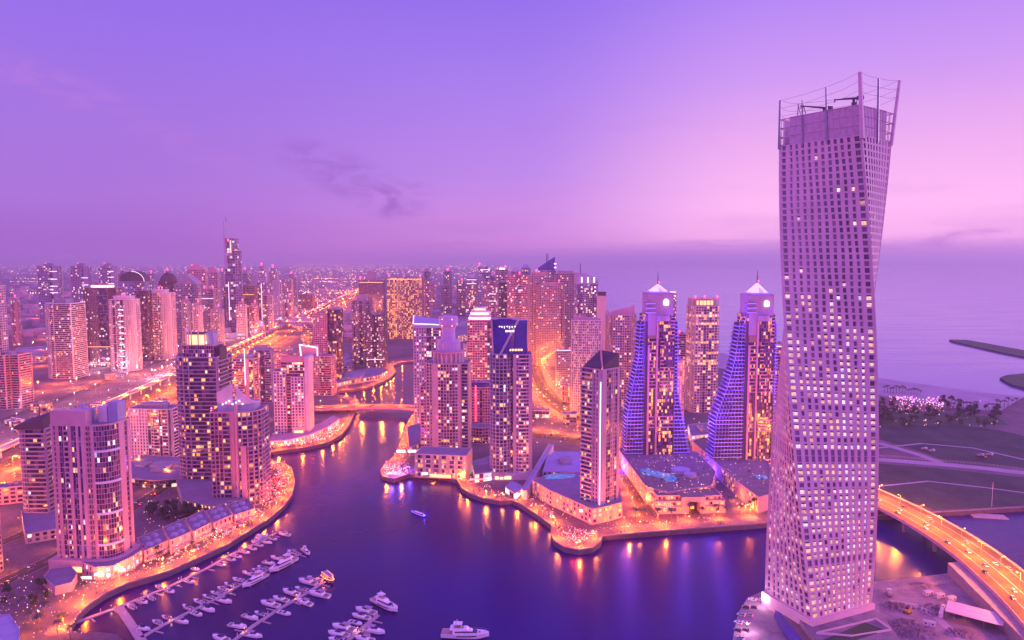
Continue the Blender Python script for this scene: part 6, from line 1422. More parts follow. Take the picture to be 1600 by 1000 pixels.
a, c_ = G(815, 766, ZL + 8), G(858, 694, ZL + 8); e = empty('ramp_wall', 'long slanting pale ramp wall between sail tower and violet-roofed block', 'wall', (a[0], a[1], ZL))
b = MB(); t_ = norm2((c_[0] - a[0], c_[1] - a[1])); Lg = math.hypot(c_[0] - a[0], c_[1] - a[1]); b.obox((0, 0), t_, 0, Lg, 0, 5, 0, 8); b.build('wall', M['steel'], e); b = MB(); b.obox((0, 0), t_, 0, Lg, -.3, .4, 8, 9.2); b.build('parapet', M['steel'], e)
T = flat('glass_pavilion', 'low pavilion with a glowing white slab canopy at the foot of the sail tower', [(790, 762), (800, 752), (818, 762), (806, 773)], 5, 'bluegrey', 'bluegrey', 1, lit=.8, tint=(.8, 1), pat='g'); T.one('light_panel', 'white_e').obox(T.poly[0], norm2((T.poly[1][0] - T.poly[0][0], T.poly[1][1] - T.poly[0][1])), .5, 9, .5, .8, 2, 4); T.finish()
T = flat('shop_block', 'small white-lit shop block with tiered roof left of the sail tower foot', [(738, 722), (764, 714), (768, 738), (742, 742)], 8, 'grey', 'roof', 2, lit=.6, tint=(.6, 1), pat='g'); T.one('sign', 'red_e').box(T.x0, T.x1 * .6, T.y0 - .8, T.y0 - .5, 3.4, 4.6); T.finish()
T = flat('screen_block', 'small building carrying two bright white screens behind the round headland', [(636, 668), (660, 662), (664, 690), (640, 700)], 10, 'rose', 'roof', 2, lit=.3); 
for x in (.1, .5): T.one('screen', 'white_e').box(T.x0 + T.w * x, T.x0 + T.w * (x + .3), T.y0 - 1, T.y0 - .7, 5.5, 8)
T.finish()
# west bank
T = flat('shop_row', 'long curved row of shops with a red lit roof edge by the narrow canal', [(422, 690), (450, 688), (484, 680), (512, 668), (530, 656), (522, 650), (500, 662), (470, 674), (424, 682)], 6, 'rose', 'rose', 1, lit=.9, tint=(.3, .9), pat='W', bay=5)
for i in range(4): a, c_ = T.poly[i], T.poly[(i + 1) % len(T.poly)]
ed = [lp(T, u, v, 6.6) for u, v in ((422, 690), (450, 688), (484, 680), (512, 668), (530, 656))]
for a, c_ in zip(ed, ed[1:]): T.one('light_strip', 'red_e').bar((a[0], a[1] - .8, 6.4), (c_[0], c_[1] - .8, 6.4), .35, k=4)
T.finish()
tb = [([(215, 842), (252, 828), (262, 846), (226, 862)], 8, 'stepped pale terrace house, nearest the big beige tower'), ([(255, 826), (286, 812), (298, 832), (266, 846)], 9, 'stepped pale terrace house with skylights, second along the promenade'), ([(290, 812), (318, 798), (330, 818), (302, 832)], 9, 'stepped pale terrace house with skylights, third along the promenade'),
      ([(322, 800), (350, 788), (362, 806), (334, 818)], 9, 'stepped pale terrace house with skylights, fourth along the promenade'), ([(354, 790), (386, 780), (398, 796), (366, 806)], 8, 'stepped pale terrace house at the foot of the winged-crown tower')]
for px, h, lab in tb:
    T = flat('terrace_house', lab, px, h, 'rose', 'roof', 2, lit=.55, tint=(.0, .9), pat='W', bay=4)
    cx = [T.poly[i] for i in range(4)]
    for f_ in (.28, .62):
        for g_ in (.25, .7):
            p = tuple((cx[0][i] * (1 - f_) + cx[1][i] * f_) * (1 - g_) + (cx[3][i] * (1 - f_) + cx[2][i] * f_) * g_ for i in range(2)); T.one('skylight', 'bluegrey').prism([(p[0] + dx, p[1] + dy) for dx, dy in ((-2.6, -2), (2.6, -2), (2.6, 2), (-2.6, 2))], h + .3, h + 2.4, top=[(p[0] + dx, p[1] + dy) for dx, dy in ((-1.4, -1.2), (1.4, -1.2), (1.4, 1.2), (-1.4, 1.2))])
    T.one('awning', 'rose').obox(T.poly[0], norm2((T.poly[1][0] - T.poly[0][0], T.poly[1][1] - T.poly[0][1])), 1, math.hypot(T.poly[1][0] - T.poly[0][0], T.poly[1][1] - T.poly[0][1]) - 1, .3, 3.2, 3.6, 3.8); T.finish()
T = flat('shop_block', 'curved low mall with white lit shop signs under the big beige tower', [(128, 880), (150, 888), (175, 886), (205, 872), (228, 856), (215, 848), (190, 862), (150, 874)], 8, 'rose', 'roof', 2, lit=.6, tint=(.3, 1), pat='W')
for u, v, k in ((132, 905, 'white_e'), (152, 900, 'white_e'), (186, 893, 'white_e')): q = lp(T, u, v, 4); T.one('sign', k).box(q[0] - 3, q[0] + 3, q[1] + 2.0, q[1] + 2.3, 3.2, 4.8)
T.finish()
T = flat('ramp_block', 'round blank-walled ramp building beside the big beige tower', [(68, 903), (80, 890), (110, 886), (120, 897), (112, 912), (86, 918)], 5, 'rose', 'roof', 1, lit=.0, pat='s'); T.finish()
T = flat('podium_block', 'low podium with parked levels behind the low pale hotel', [(200, 722), (230, 712), (284, 716), (286, 748), (240, 752), (205, 748)], 7, 'grey', 'roof', 2, lit=.3, tint=(.5, 1), pat='g'); T.clutter(T.poly, 7, 5); T.finish()
T = flat('podium_block', 'low wide podium under the pale banded tower', [(34, 800), (96, 788), (100, 826), (40, 836)], 7, 'sand', 'roof', 2, lit=.3, tint=(.5, 1), pat='W'); T.finish()
T = flat('roof_terrace', 'lit roof terrace building cut by the lower left corner of the picture', [(-40, 968), (14, 962), (30, 985), (28, 1040), (-40, 1040)], 7, 'bluegrey', 'bluegrey', 2, lit=.4, tint=(.8, 1), pat='g'); T.finish()
T = flat('podium_block', 'low podium lit from inside at the foot of the golden colonnade tower', [(276, 752), (300, 744), (372, 752), (380, 780), (330, 792), (286, 782)], 8, 'grey', 'roof', 2, lit=.5, tint=(.0, .8), pat='W'); T.finish()
low = [([(500, 606), (540, 596), (590, 588), (606, 580), (590, 574), (540, 582), (505, 594)], 7, 'long curved villa row along the canal bend'), ([(440, 500), (470, 492), (500, 500), (470, 512)], 9, 'low car park block left of the highway bend'), ([(25, 545), (76, 541), (78, 556), (27, 560)], 12, 'orange-lit warehouse left of the round balconied tower'),
       ([(690, 620), (730, 612), (735, 640), (700, 648)], 14, 'low block behind the dark white-windowed tower'), ([(1075, 664), (1130, 660), (1140, 676), (1080, 682)], 9, 'curved low beach club between the blue-lit hotels'), ([(905, 630), (950, 622), (965, 645), (915, 655)], 12, 'low block between car park and pale banded tower'),
       ([(560, 500), (610, 492), (640, 508), (590, 516)], 16, 'low lit block under the golden window hotel'), ([(690, 500), (735, 492), (745, 520), (700, 528)], 16, 'low lit block on the far canal bay'), ([(500, 560), (545, 552), (552, 572), (510, 580)], 10, 'low rooftop block at the foot of the stepped grey tower')]
for px, h, lab in low:
    T = flat('low_building', lab, px, h, rnd.choice(('rose', 'grey', 'pale')), 'roof', max(1, int(h // 4)), lit=.5, tint=(0, .9), pat='W', bay=6); T.clutter(T.poly, h, 3); T.finish()
# plain low-rise blocks between the towers
def lots(n_, ur, vr, label, group, hs, seed):
    q = random.Random(seed); placed = []
    for _ in range(n_ * 12):
        if len(placed) >= n_: break
        u, v = q.uniform(*ur), q.uniform(*vr); p = G(u, v); w = q.uniform(9, 20)
        if any(math.hypot(p[0] - a, p[1] - b) < w + c_ + 4 for a, b, c_ in placed + TOWERS): continue
        if any(min(math.hypot(p[0] - x[0], p[1] - x[1]) for x in ln) < w + 13 for ln in (lr, lr2, er1, er2, er3, hw1, hw2, sv1, sv2)): continue
        if min(math.hypot(p[0] - x[0], p[1] - x[1]) for x in DENSE) < w + 24: continue
        placed.append((p[0], p[1], w)); h = q.choice(hs) * q.uniform(.8, 1.2); a = q.uniform(-.4, .4); d = w * q.uniform(.5, .9)
        T = Tower.__new__(Tower); T.c = list(p); T.yaw = a; T.k = 1; T.poly = rect(2 * w * .8, 2 * d * .8); T.x0, T.x1, T.y0, T.y1 = -w * .8, w * .8, -d * .8, d * .8; T.w, T.d, T.h, T.px = w * 1.6, d * 1.6, h, p[1] / FPX
        T.root = empty('low_building', label, 'building', (p[0], p[1], ZL), a, group); T.parts = {}; T.win = []; T.ind = 0
        T.facade(T.poly, 0, h, pat=q.choice(('W', 'b', 'w', 'g')), bay=4.5, fh=3.8, wall=q.choice(('rose', 'grey', 'pale', 'brown', 'bluegrey')), core='dark', lit=.35, tint=(0, .9)); T.clutter(T.poly, h, 3); T.finish()
TOWERS = [(o.location.x, o.location.y, 22) for o in C.objects if o.parent is None and o.get('category') in ('tower', 'hotel', 'building', 'skyscraper') and o.location.y < 3000]
DENSE = [w_[0] for w_ in walk(WQ, 12)] + [w_[0] for w_ in walk(EQ, 12)]
lots(16, (0, 420), (640, 840), 'plain low-rise block among the streets of the west bank', 'west bank low-rise blocks', (7, 10, 14, 20), 3)
lots(14, (60, 470), (520, 592), 'plain low-rise block beside the bright car park strip left of the highway', 'low-rise blocks left of the highway', (8, 12, 18), 4)
lots(16, (640, 1000), (560, 690), 'plain low-rise block between the towers of the east bank', 'east bank low-rise blocks', (8, 12, 18, 26), 6)
lots(12, (420, 560), (500, 600), 'plain low-rise block between highway and narrow canal', 'low-rise blocks by the highway bend', (8, 14, 20), 7)
# construction site right of the twisted tower
p = G(1522, 972); e = empty('site_shed', 'long pale corrugated shed roof on posts beside the bridge abutment', 'shed', (p[0], p[1], ZL), R(-38))
b = MB(); b.prism([(-14, -7), (14, -7), (14, 7), (-14, 7)], 5.0, [5.2, 5.2, 6.2, 6.2], bottom=True)
b.build('roof', mat('corrugated sheet', (.62, .48, .56), .6, .2, .3, stretch=(.2, 3, 1)), e)
for x in (-13, -4, 5, 13):
    for y in (-6.4, 6.4): b = MB(); b.bar((x, y, 0), (x, y, 5.2), .2, k=4); b.build('post', M['metal'], e)
b = MB(); b.box(-17, -15, -7, 7, 0, 3); b.box(-13, 12, 7.4, 9, 0, 2.5); b.build('hoarding', M['pale'], e)
for i, (u, v, s_, lab) in enumerate(((1400, 948, 1.5, 'rubble heap close to the twisted tower'), (1470, 955, 2.2, 'long rubble heap left of the pale shed'), (1415, 975, 1.6, 'rubble heap by the podium corner'), (1500, 990, 1.4, 'rubble heap at the lower edge below the shed'), (1440, 915, 1.2, 'low rubble heap near the water'), (1430, 990, 2.0, 'dark rubble heap at the bottom edge'))):
    p = G(u, v); b = MB(); 
    for k in range(70):
        a, rr = rnd.uniform(0, 6.3), rnd.random() ** .6 * 4.2 * s_; z = max(0, (1 - rr / (4.6 * s_))) * 1.6 * s_ * rnd.uniform(.5, 1); w = rnd.uniform(.3, 1.0); x, y = rr * math.cos(a) * 1.4, rr * math.sin(a)
        b.prism([(x - w, y - w * .7), (x + w * .8, y - w), (x + w, y + w * .6), (x - w * .7, y + w)], 0, z + w * .5, top=[(x - w * .5, y - w * .4), (x + w * .5, y - w * .5), (x + w * .4, y + w * .4), (x - w * .5, y + w * .4)])
    o = b.build('rubble_heap', M['gravel']); o.location = (p[0], p[1], ZL); tag(o, lab, 'rubble'); stuff(o)
def hut(u, v, rz, lab):
    p = G(u, v); e = empty('site_hut', lab, 'site hut', (p[0], p[1], ZL + .03), rz)
    b = MB(); b.box(-3, 3, -1.2, 1.2, .2, 2.7); b.build('wall', M['pale'], e); b = MB(); b.box(-3.1, 3.1, -1.3, 1.3, 2.7, 2.85); b.build('roof', M['steel'], e)
    for x in (-1.8, 1.6): b = MB(); b.box(x - .5, x + .5, -1.25, -1.18, 1.2, 2.1); b.build('window', M['glass'], e)
    b = MB(); b.box(-.5, .4, -1.26, -1.19, .2, 2.2); b.build('door', M['bluegrey'], e)
for i, (u, v, rz, lab) in enumerate(((1450, 930, .3, 'white site hut nearest the water by the rubble'), (1468, 934, .3, 'white site hut second from the water'), (1486, 939, .35, 'white site hut closest to the bridge abutment'), (1452, 978, -.5, 'white site hut between rubble heaps'))): hut(u, v, rz, lab)
def digger(u, v, rz, lab, z=ZL):
    p = G(u, v); e = empty('excavator', lab, 'excavator', (p[0], p[1], z + .05), rz)
    for y in (-1.2, 1.2): b = MB(); b.box(-2, 2, y - .35, y + .35, 0, .9); b.build('track', M['darkmetal'], e)
    b = MB(); b.box(-1.9, 1.4, -1.3, 1.3, 1.0, 2.1); b.build('body', M['gold'], e); b = MB(); b.box(.2, 1.5, .2, 1.2, 2.1, 3.3); b.build('cab', M['glass'], e)
    b = MB(); b.bar((1.4, -.4, 1.8), (4.2, -.4, 4.2), .28, k=4); b.bar((4.2, -.4, 4.2), (6.0, -.4, 1.8), .22, k=4); b.build('arm', M['gold'], e); b = MB(); b.box(5.5, 6.5, -.9, .1, .9, 1.8); b.build('bucket', M['darkmetal'], e)
M['gold'] = mat('yellow machine paint', (.55, .32, .05), .5, .1, .5)
digger(1418, 958, .6, 'yellow excavator among the rubble beside the twisted tower'); digger(1500, 962, 2.4, 'yellow excavator left of the pale shed'); digger(1540, 716, 1.0, 'yellow excavator out on the dark field')
def truck(u, v, rz, lab):
    p = G(u, v); e = empty('truck', lab, 'truck', (p[0], p[1], ZL + .06), rz)
    b = MB(); b.box(1.8, 3.6, -1.2, 1.2, .6, 2.8); b.build('cab', M['white'], e); b = MB(); b.prism([(-3.6, -1.2), (1.6, -1.2), (1.6, 1.2), (-3.6, 1.2)], .9, 2.6, top=[(-3.8, -1.3), (1.6, -1.3), (1.6, 1.3), (-3.8, 1.3)]); b.build('tipper', M['grey'], e)
    for x in (-2.6, -1.4, 2.6):
        b = MB(); b.bar((x, -1.25, .5), (x, 1.25, .5), .5, k=8); b.build('wheel', M['darkmetal'], e)
for u, v, rz, lab in ((1444, 703, .4, 'pale truck on the dirt track in the field, leading the pair'), (1456, 706, .4, 'pale truck on the dirt track in the field, following the pair'), (1532, 713, .1, 'pale truck parked out on the dark field'), (1546, 712, .1, 'pale truck parked second on the dark field'), (1390, 930, 1.2, 'pale truck by the wall of the twisted tower')): truck(u, v, rz, lab)
def fence(px, lab):
    w = [G(*q) for q in px]; e = empty('mesh_fence', lab, 'fence', (w[0][0], w[0][1], ZL))
    b = MB(); c_ = MB()
    for p, t_ in walk(w, 3.2): c_.bar((p[0] - w[0][0], p[1] - w[0][1], 0), (p[0] - w[0][0], p[1] - w[0][1], 2.1), .06, k=4)
    for a, d in zip(w, w[1:]):
        for z in (.4, 1.2, 2.0): b.bar((a[0] - w[0][0], a[1] - w[0][1], z), (d[0] - w[0][0], d[1] - w[0][1], z), .06, k=4)
    b.build('rail', M['pale'], e); stuff(c_.build('post', M['pale'], e))
fence([(1378, 925), (1440, 918), (1498, 908)], 'pale site fence along the water beside the twisted tower'); fence([(1376, 962), (1420, 985), (1470, 1010)], 'pale site fence running from the podium to the lower edge'); fence([(1372, 713), (1450, 719), (1530, 726), (1600, 734)], 'low fence along the dirt road across the fields')
struct(band([G(*q) for q in ((1390, 940), (1430, 945), (1465, 965), (1500, 1000))], -2.5, 2.5, ZL, .04).build('track', M['beach'])); struct(band([G(*q) for q in ((1372, 700), (1440, 693), (1520, 700), (1600, 718))], -2, 2, ZL, .09).build('track', M['beach'])); struct(band([G(*q) for q in ((1372, 760), (1450, 752), (1540, 762), (1600, 770))], -1.5, 1.5, ZL, .09).build('track', M['beach']))
# the breakwaters in the sea
def mole(name, px, z, lab):
    b = MB(); b.prism(ccw([G(*q, z) for q in px]), -.5, z); o = b.build(name, M['scrub']); tag(o, lab, 'breakwater')
mole('breakwater', [(1483, 530.5), (1512, 531), (1600, 547), (1660, 556), (1660, 566), (1600, 557), (1560, 549), (1490, 533.5)], 3.5, 'long straight stone breakwater far out in the sea')
mole('breakwater', [(1562, 590), (1572, 586), (1600, 583), (1660, 580), (1660, 618), (1610, 608), (1580, 600)], 3.5, 'rounded stone breakwater tip nearer the beach')
# ================================================================== trees
def leaf_crown(r, h, n, seed, z0):
    q = random.Random(seed); b = MB(); lobes = [(q.uniform(-.55, .55) * r, q.uniform(-.55, .55) * r, z0 + h * q.uniform(.25, .8), r * q.uniform(.35, .6)) for _ in range(7)]
    for i in range(n):
        cx, cy_, cz, cr = q.choice(lobes); v = Vector((q.gauss(0, 1), q.gauss(0, 1), q.gauss(0, .8))).normalized() * cr * q.random() ** .4
        c = Vector((cx, cy_, cz)) + v; a = Vector((q.gauss(0, 1), q.gauss(0, 1), q.gauss(0, 1))).normalized(); u = a.orthogonal().normalized() * q.uniform(.35, .75) * r * .22; w = a.cross(u).normalized() * u.length
        b.quad(tuple(c - u - w), tuple(c + u - w), tuple(c + u + w), tuple(c - u + w), q.randrange(2))
    return b
M['leaf'] = mat('dark leaves', (.08, .105, .07), .7, .3, 1.2); M['leaf2'] = mat('mid leaves', (.12, .14, .09), .7, .3, 1.2); M['bark'] = mat('bark', (.16, .11, .09), .9, .2, 2)
def tree_proto(seed, label, group):
    e = empty('broadleaf_tree', label, 'tree', (0, 0, -500), 0, group); e['first'] = 1
    b = MB(); b.bar((0, 0, 0), (.2, .1, 3.2), .28, r2=.16)
    for a in range(4): b.bar((.2, .1, 2.6), (1.4 * math.cos(a * 1.6 + seed), 1.4 * math.sin(a * 1.6 + seed), 4.6), .12, r2=.05, k=4)
    b.build('trunk', M['bark'], e); leaf_crown(3.0, 5.0, 240, seed, 2.4).build('crown', [M['leaf'], M['leaf2']], e); return e
def palm_proto(label, group):
    e = empty('palm_tree', label, 'palm', (0, 0, -500), 0, group); e['first'] = 1
    b = MB(); b.bar((0, 0, 0), (.15, 0, 4), .26, r2=.2); b.bar((.15, 0, 4), (.2, 0, 7), .2, r2=.17); b.build('trunk', M['bark'], e)
    b = MB()
    for i in range(16):
        a = i * 2.399; el = .9 - .9 * (i / 16); L_ = 2.9; pr = None
        for k in range(5):
            f_ = k / 4; rr = L_ * f_ * math.cos(el * .6); z = 7 + L_ * f_ * math.sin(el) - 1.9 * f_ * f_; w = .5 * math.sin(math.pi * min(1, f_ * .85 + .1)); c, s = math.cos(a), math.sin(a)
            cur = [(.2 + rr * c - s * w, rr * s + c * w, z - .25 * w), (.2 + rr * c, rr * s, z), (.2 + rr * c + s * w, rr * s - c * w, z - .25 * w)]
            if pr: b.quad(pr[0], cur[0], cur[1], pr[1], i % 2); b.quad(pr[1], cur[1], cur[2], pr[2], i % 2)
            pr = cur
    b.build('crown', [M['leaf'], M['leaf2']], e); return e
def plant_trees(protos, spots, smin, smax, z=0):
    for u, v in spots:
        p = G(u, v, ZL + z); o = put(rnd.choice(protos), p[0], p[1], ZL + z, rnd.uniform(0, 6.3)); s = rnd.uniform(smin, smax); o.scale = (s, s, s * rnd.uniform(.85, 1.15))
tp_ = [tree_proto(k, 'dark bushy tree in the park behind the beach, right of the twisted tower', 'park trees behind the beach') for k in (1, 2, 3)]
sp = [(1368 + rnd.random() * 195, 0) for _ in range(70)]; sp = [(u, 640 + rnd.random() * 30 - (u - 1368) * .01) for u, _ in sp] + [(rnd.uniform(1366, 1400), rnd.uniform(626, 665)) for _ in range(24)] + [(rnd.uniform(1470, 1500), rnd.uniform(628, 645)) for _ in range(8)]
plant_trees(tp_, sp, .8, 1.5)
tq = [tree_proto(k, 'dark tree in the courtyard behind the terrace houses', 'courtyard trees of the west bank') for k in (4, 5)]
plant_trees(tq, [(rnd.uniform(225, 330), 0) for _ in range(0)] + [(232 + rnd.random() * 95, 790 + rnd.random() * 28) for _ in range(34)] + [(rnd.uniform(0, 110), rnd.uniform(915, 985)) for _ in range(9)] + [(rnd.uniform(205, 290), rnd.uniform(745, 770)) for _ in range(10)], .7, 1.3)
ppe = [palm_proto('palm on the paved east promenade before the entrance block', 'promenade palms')]
plant_trees(ppe, [(990 + i * 21 + rnd.uniform(-5, 5), 815 - i * 1.6 + rnd.uniform(-4, 4)) for i in range(10)] + [(1170, 800), (1140, 790), (1150, 770)], 1.1, 1.5)
ppr = [palm_proto('small palm on the roof terrace of the hotel podiums', 'podium roof palms')]
plant_trees(ppr, [(u, v) for u, v in ((985, 712), (995, 722), (1008, 745), (1020, 752), (1034, 758), (1060, 758), (1075, 755), (1090, 748), (1100, 738), (1092, 722), (1075, 718), (1056, 722), (1040, 728), (1022, 724), (1140, 720), (1155, 730), (1170, 745), (1190, 757))], .5, .8, 14.1)
ppw = [palm_proto('palm among the restaurant terraces of the west promenade', 'west bank palms')]
plant_trees(ppw, [(250, 880), (245, 872), (70, 965), (60, 985), (45, 975), (90, 990), (110, 1000), (300, 862), (335, 842), (20, 945), (35, 955), (130, 930)], .9, 1.3)
ppb = [palm_proto('palm in the thin row along the beach, right of the twisted tower', 'beach palms')]
plant_trees(ppb, [(1382 + i * 4.6, 613 + i * .45 + rnd.uniform(-.5, .5)) for i in range(13)] + [(1545 + i * 6, 641 - i * 1.2) for i in range(8)] + [(1490 + i * 5, 640 + rnd.uniform(-3, 2)) for i in range(8)], 1.2, 1.7)
# ================================================================== terraces, crowds, small lights
um = {}
def umb(k, label, group):
    e = empty('parasol', label, 'parasol', (0, 0, -500), 0, group); e['first'] = 1
    b = MB(); b.bar((0, 0, 0), (0, 0, 2.7), .05, k=4); b.build('pole', M['metal'], e)
    b = MB(); b.prism([(1.6 * math.cos(a * math.pi / 4), 1.6 * math.sin(a * math.pi / 4)) for a in range(8)], 2.25, 2.85, top=[(.05 * math.cos(a * math.pi / 4), .05 * math.sin(a * math.pi / 4)) for a in range(8)]); b.build('canopy', M[k], e); return e
def along(line, d0, d1, a, b_, n):
    pts = walk(line, .8); i0, i1 = int(len(pts) * a), int(len(pts) * b_); out = []
    for _ in range(n): (p, t_) = pts[rnd.randrange(i0, max(i0 + 1, i1))]; d = rnd.uniform(d0, d1); out.append((p[0] - t_[1] * d, p[1] + t_[0] * d))
    return out
u1_ = umb('canvasr', 'red parasol on the crowded terrace at the waterfront bend', 'red parasols'); u2_ = umb('sand', 'cream parasol on the west promenade terraces', 'west parasols'); u3_ = umb('pale', 'pale parasol on the east promenade terraces', 'east parasols')
WP, EP = WQ[7:30], EQ[:33]
for x, y in along(WP, 8, 15, .72, .97, 34): put(u1_, x, y)
for x, y in along(WP, 9, 16, .12, .72, 60): put(u2_, x, y)
for x, y in along(EP, 7, 14, .05, .93, 70): put(u3_, x, y)
def bulbs(label, pts, mats_, n_, zr=(2.2, 4.5), r=(.16, .34), name='string_lights'):
    b = MB(); 
    for (x, y) in pts: b.ball((x, y, ZL + rnd.uniform(*zr)), rnd.uniform(*r), rnd.randrange(len(mats_)), k=4)
    o = b.build(name, [M[k] for k in mats_]); tag(o, label, 'lights'); stuff(o)
bulbs('countless small warm bulbs over the west promenade terraces', along(WP, 5, 22, .05, .99, 760), ['warm_e', 'orange_e', 'orange_e', 'red_e', 'gold_e', 'white_e', 'orange_e'], 0, (2.0, 4.5), (.2, .42))
bulbs('countless red and white bulbs on the terrace at the waterfront bend', along(WP, 5, 18, .74, .99, 220), ['red_e', 'red_e', 'warm_e', 'white_e'], 0, (2, 4.5), (.25, .5))
bulbs('countless small bulbs over the east promenade terraces', along(EP, 4, 20, .0, .97, 560), ['warm_e', 'orange_e', 'white_e', 'gold_e', 'pink_e'], 0)
hd = [(G(u, v)) for u, v in [(600 + 38 * rnd.random(), 727 + 18 * rnd.random()) for _ in range(150)]]
bulbs('violet, blue and white bulbs crowding the round headland', hd, ['blue_e', 'pink_e', 'blue_e', 'white_e', 'orange_e'], 0, (1.2, 4), (.2, .4))
hd = [G(880 + 48 * math.cos(a) * rr + 24, 840 + 16 * math.sin(a) * rr) for a, rr in [(rnd.uniform(0, 6.3), rnd.random() ** .5 * .62) for _ in range(90)]]
bulbs('red and orange bulbs on the round jetty terrace', hd, ['red_e', 'orange_e', 'warm_e'], 0, (1.2, 3), (.2, .4))
bulbs('small bulbs around the roof terraces of the hotel podiums', [G(rnd.uniform(985, 1110), rnd.uniform(712, 770), ZL + 15) for _ in range(150)] + [G(rnd.uniform(1110, 1195), rnd.uniform(700, 760), ZL + 15) for _ in range(80)], ['warm_e', 'white_e', 'gold_e'], 0, (14.6, 16.5))
bulbs('rows of bulbs on the terraces of the entrance block', [G(rnd.uniform(1018, 1052), rnd.choice((786, 794, 778)) + rnd.uniform(-3, 2), ZL + 6) for _ in range(90)] + [G(rnd.uniform(1098, 1130), rnd.choice((782, 789, 775)), ZL + 6) for _ in range(60)], ['warm_e', 'white_e', 'orange_e'], 0, (5.5, 10))
bulbs('pink and golden bulbs in the beach garden', [G(1390 + 85 * f_, 621 + 14 * f_ * rnd.random() + rnd.uniform(0, 6)) for f_ in [rnd.random() for _ in range(110)]], ['pink_e', 'pink_e', 'warm_e', 'white_e'], 0, (1.5, 4), (.5, .9))
bulbs('dim white and golden lights scattered through the park trees', [G(rnd.uniform(1370, 1560), rnd.uniform(630, 672)) for _ in range(60)] + [G(rnd.uniform(1385, 1475), rnd.uniform(636, 646)) for _ in range(40)], ['white_e', 'warm_e', 'gold_e'], 0, (3, 6), (.3, .6))
bulbs('scattered garden lights at the lower left corner', [G(rnd.uniform(-10, 130), rnd.uniform(905, 1000)) for _ in range(130)] + [G(rnd.uniform(225, 340), rnd.uniform(775, 850)) for _ in range(110)], ['warm_e', 'gold_e', 'white_e', 'orange_e', 'blue_e'], 0, (.8, 4))
bulbs('white and blue work lights scattered over the streets of the west bank', [G(rnd.uniform(20, 420), rnd.uniform(655, 800)) for _ in range(150)], ['white_e', 'white_e', 'warm_e', 'blue_e', 'orange_e'], 0, (2, 7), (.25, .45))
bulbs('street lights scattered between the towers of the east bank', [G(rnd.uniform(640, 960), rnd.uniform(575, 700)) for _ in range(220)] + [G(rnd.uniform(960, 1200), rnd.uniform(600, 690)) for _ in range(60)], ['warm_e', 'white_e', 'orange_e'], 0, (3, 8), (.35, .6))
def people(label, pts):
    b = MB()
    for x, y in pts:
        h = rnd.uniform(1.55, 1.8); b.prism([(x - .24, y - .15), (x + .24, y - .15), (x + .24, y + .15), (x - .24, y + .15)], ZL + .05, ZL + h * .5, 0, top=[(x - .2, y - .13), (x + .2, y - .13), (x + .2, y + .13), (x - .2, y + .13)])
        m_ = rnd.randrange(3); b.prism([(x - .2, y - .13), (x + .2, y - .13), (x + .2, y + .13), (x - .2, y + .13)], ZL + h * .5, ZL + h * .84, m_, top=[(x - .23, y - .12), (x + .23, y - .12), (x + .23, y + .12), (x - .23, y + .12)]); b.ball((x, y, ZL + h * .93), .12, 3, k=5)
    o = b.build('crowd', [M['seat'], M['pale'], M['canvasr'], M['rose']]); tag(o, label, 'crowd'); stuff(o)
people('crowd of diners and strollers along the west promenade', along(WP, 2, 18, .05, .99, 420))
people('crowd of strollers along the east promenade and round headland', along(EP, 2, 16, .0, .97, 460))
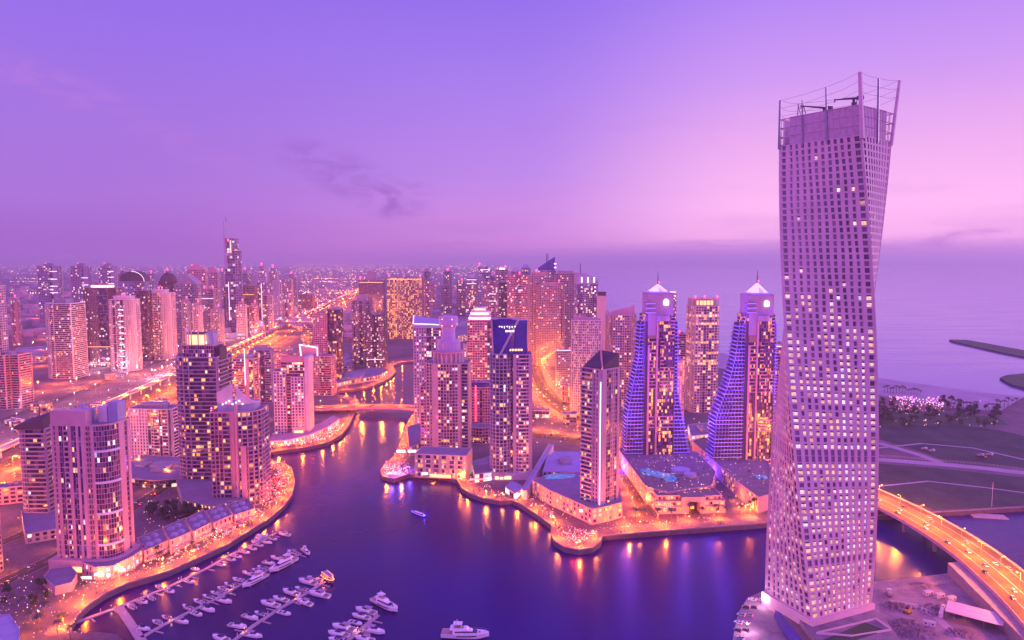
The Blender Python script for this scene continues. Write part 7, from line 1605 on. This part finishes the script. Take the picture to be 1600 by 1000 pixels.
# ================================================================== the far city
fb_ = MB(); rr = random.Random(5)
for i in range(1500):
    y = 1900 * math.exp(rr.random() * 2.0); u = rr.uniform(-60, 800); x = (u - 800) / FPX * y
    if abs(x - (-.127 * (y - 1005) - 530)) < 90: continue
    if u > 740 and y > 6000: continue
    w, d, h = rr.uniform(8, 30), rr.uniform(8, 26), rr.choice((6, 7, 9, 12, 16, 24)) * rr.uniform(.8, 1.3)
    fb_.box(x - w, x + w, y - d, y + d, ZL, ZL + h, rr.randrange(2))
o = fb_.build('far_suburb', [M['rose'], M['grey']]); tag(o, 'far low-rise suburbs spreading to the horizon behind the towers', 'suburb'); stuff(o)
def dots(label, gen, n_, k_, mats_, seed):
    q = random.Random(seed); b = MB()
    for _ in range(n_):
        g = gen(q)
        if not g: continue
        x, y = g; r = y / FPX * q.uniform(.28, .62) * k_; z = ZL + 4 + r; m_ = q.randrange(len(mats_)); nn = len(b.v)
        b.v += [(x - r, y, z), (x, y - r, z), (x + r, y, z), (x, y + r, z), (x, y, z + r), (x, y, z - r)]
        for f_ in ((0, 1, 4), (1, 2, 4), (2, 3, 4), (3, 0, 4), (1, 0, 5), (2, 1, 5), (3, 2, 5), (0, 3, 5)): b.f.append(tuple(nn + i for i in f_)); b.m.append(m_); b.a.append(None)
    o = b.build('distant_lights', [M[k] for k in mats_]); tag(o, label, 'city lights'); stuff(o)
M['far_o'] = emat('far orange lights', (1, .42, .10), 9); M['far_w'] = emat('far white lights', (1, .62, .50), 6); M['far_p'] = emat('far amber lights', (1, .34, .12), 8)
def g1(q):
    u = q.uniform(460, 800); v = 413.2 + 48 * q.random() ** 2.1; y = G(u, v)[1]; return ((u - 800) / FPX * y, y) if u < 800 - max(0, (418 - v)) * 10 else None
def g2(q):
    u = q.uniform(-20, 470); v = 413.0 + 16 * q.random() ** 1.7; y = G(u, v)[1]; return ((u - 800) / FPX * y, y)
def g3(q):     # straight avenues seen nearly edge on
    v = q.choice((416, 418.5, 421, 424.5, 428, 436, 441, 455, 459)) + q.uniform(-.5, .5); u = q.uniform(0, 790) if v < 430 else q.choice((q.uniform(15, 75), q.uniform(470, 560))); y = G(u, v)[1]; return ((u - 800) / FPX * y, y)
def g4(q):
    u = q.uniform(465, 560); v = q.uniform(456, 494); y = G(u, v)[1]; return ((u - 800) / FPX * y, y)
dots('orange lights of the plain spreading to the horizon above the golden hotel', g1, 1150, .9, ['far_o', 'far_o', 'far_w', 'far_p'], 1)
dots('white and orange lights along the horizon on the left', g2, 520, .9, ['far_w', 'far_o', 'far_p', 'far_w'], 2)
dots('lights strung along straight far avenues', g3, 620, .85, ['far_o', 'far_w', 'far_o'], 3)
dots('dense orange lights around the far highway junction', g4, 260, .9, ['far_o', 'far_o', 'far_w'], 4)

# ================================================================== evening haze over the city and the sea
hm = bpy.data.materials.new('evening haze'); hm.use_nodes = True; t = hm.node_tree
for n in list(t.nodes): t.nodes.remove(n)
pv = nd(t, 'ShaderNodeVolumePrincipled'); pv.inputs['Density'].default_value = 7e-5; pv.inputs['Color'].default_value = (.97, .88, .95, 1); pv.inputs['Anisotropy'].default_value = .3
ou = nd(t, 'ShaderNodeOutputMaterial'); t.links.new(pv.outputs[0], ou.inputs['Volume'])
hb = MB(); hb.box(-61000, 61000, -3500, 63000, -2.2, 430)
ho = hb.build('haze', hm); stuff(ho)
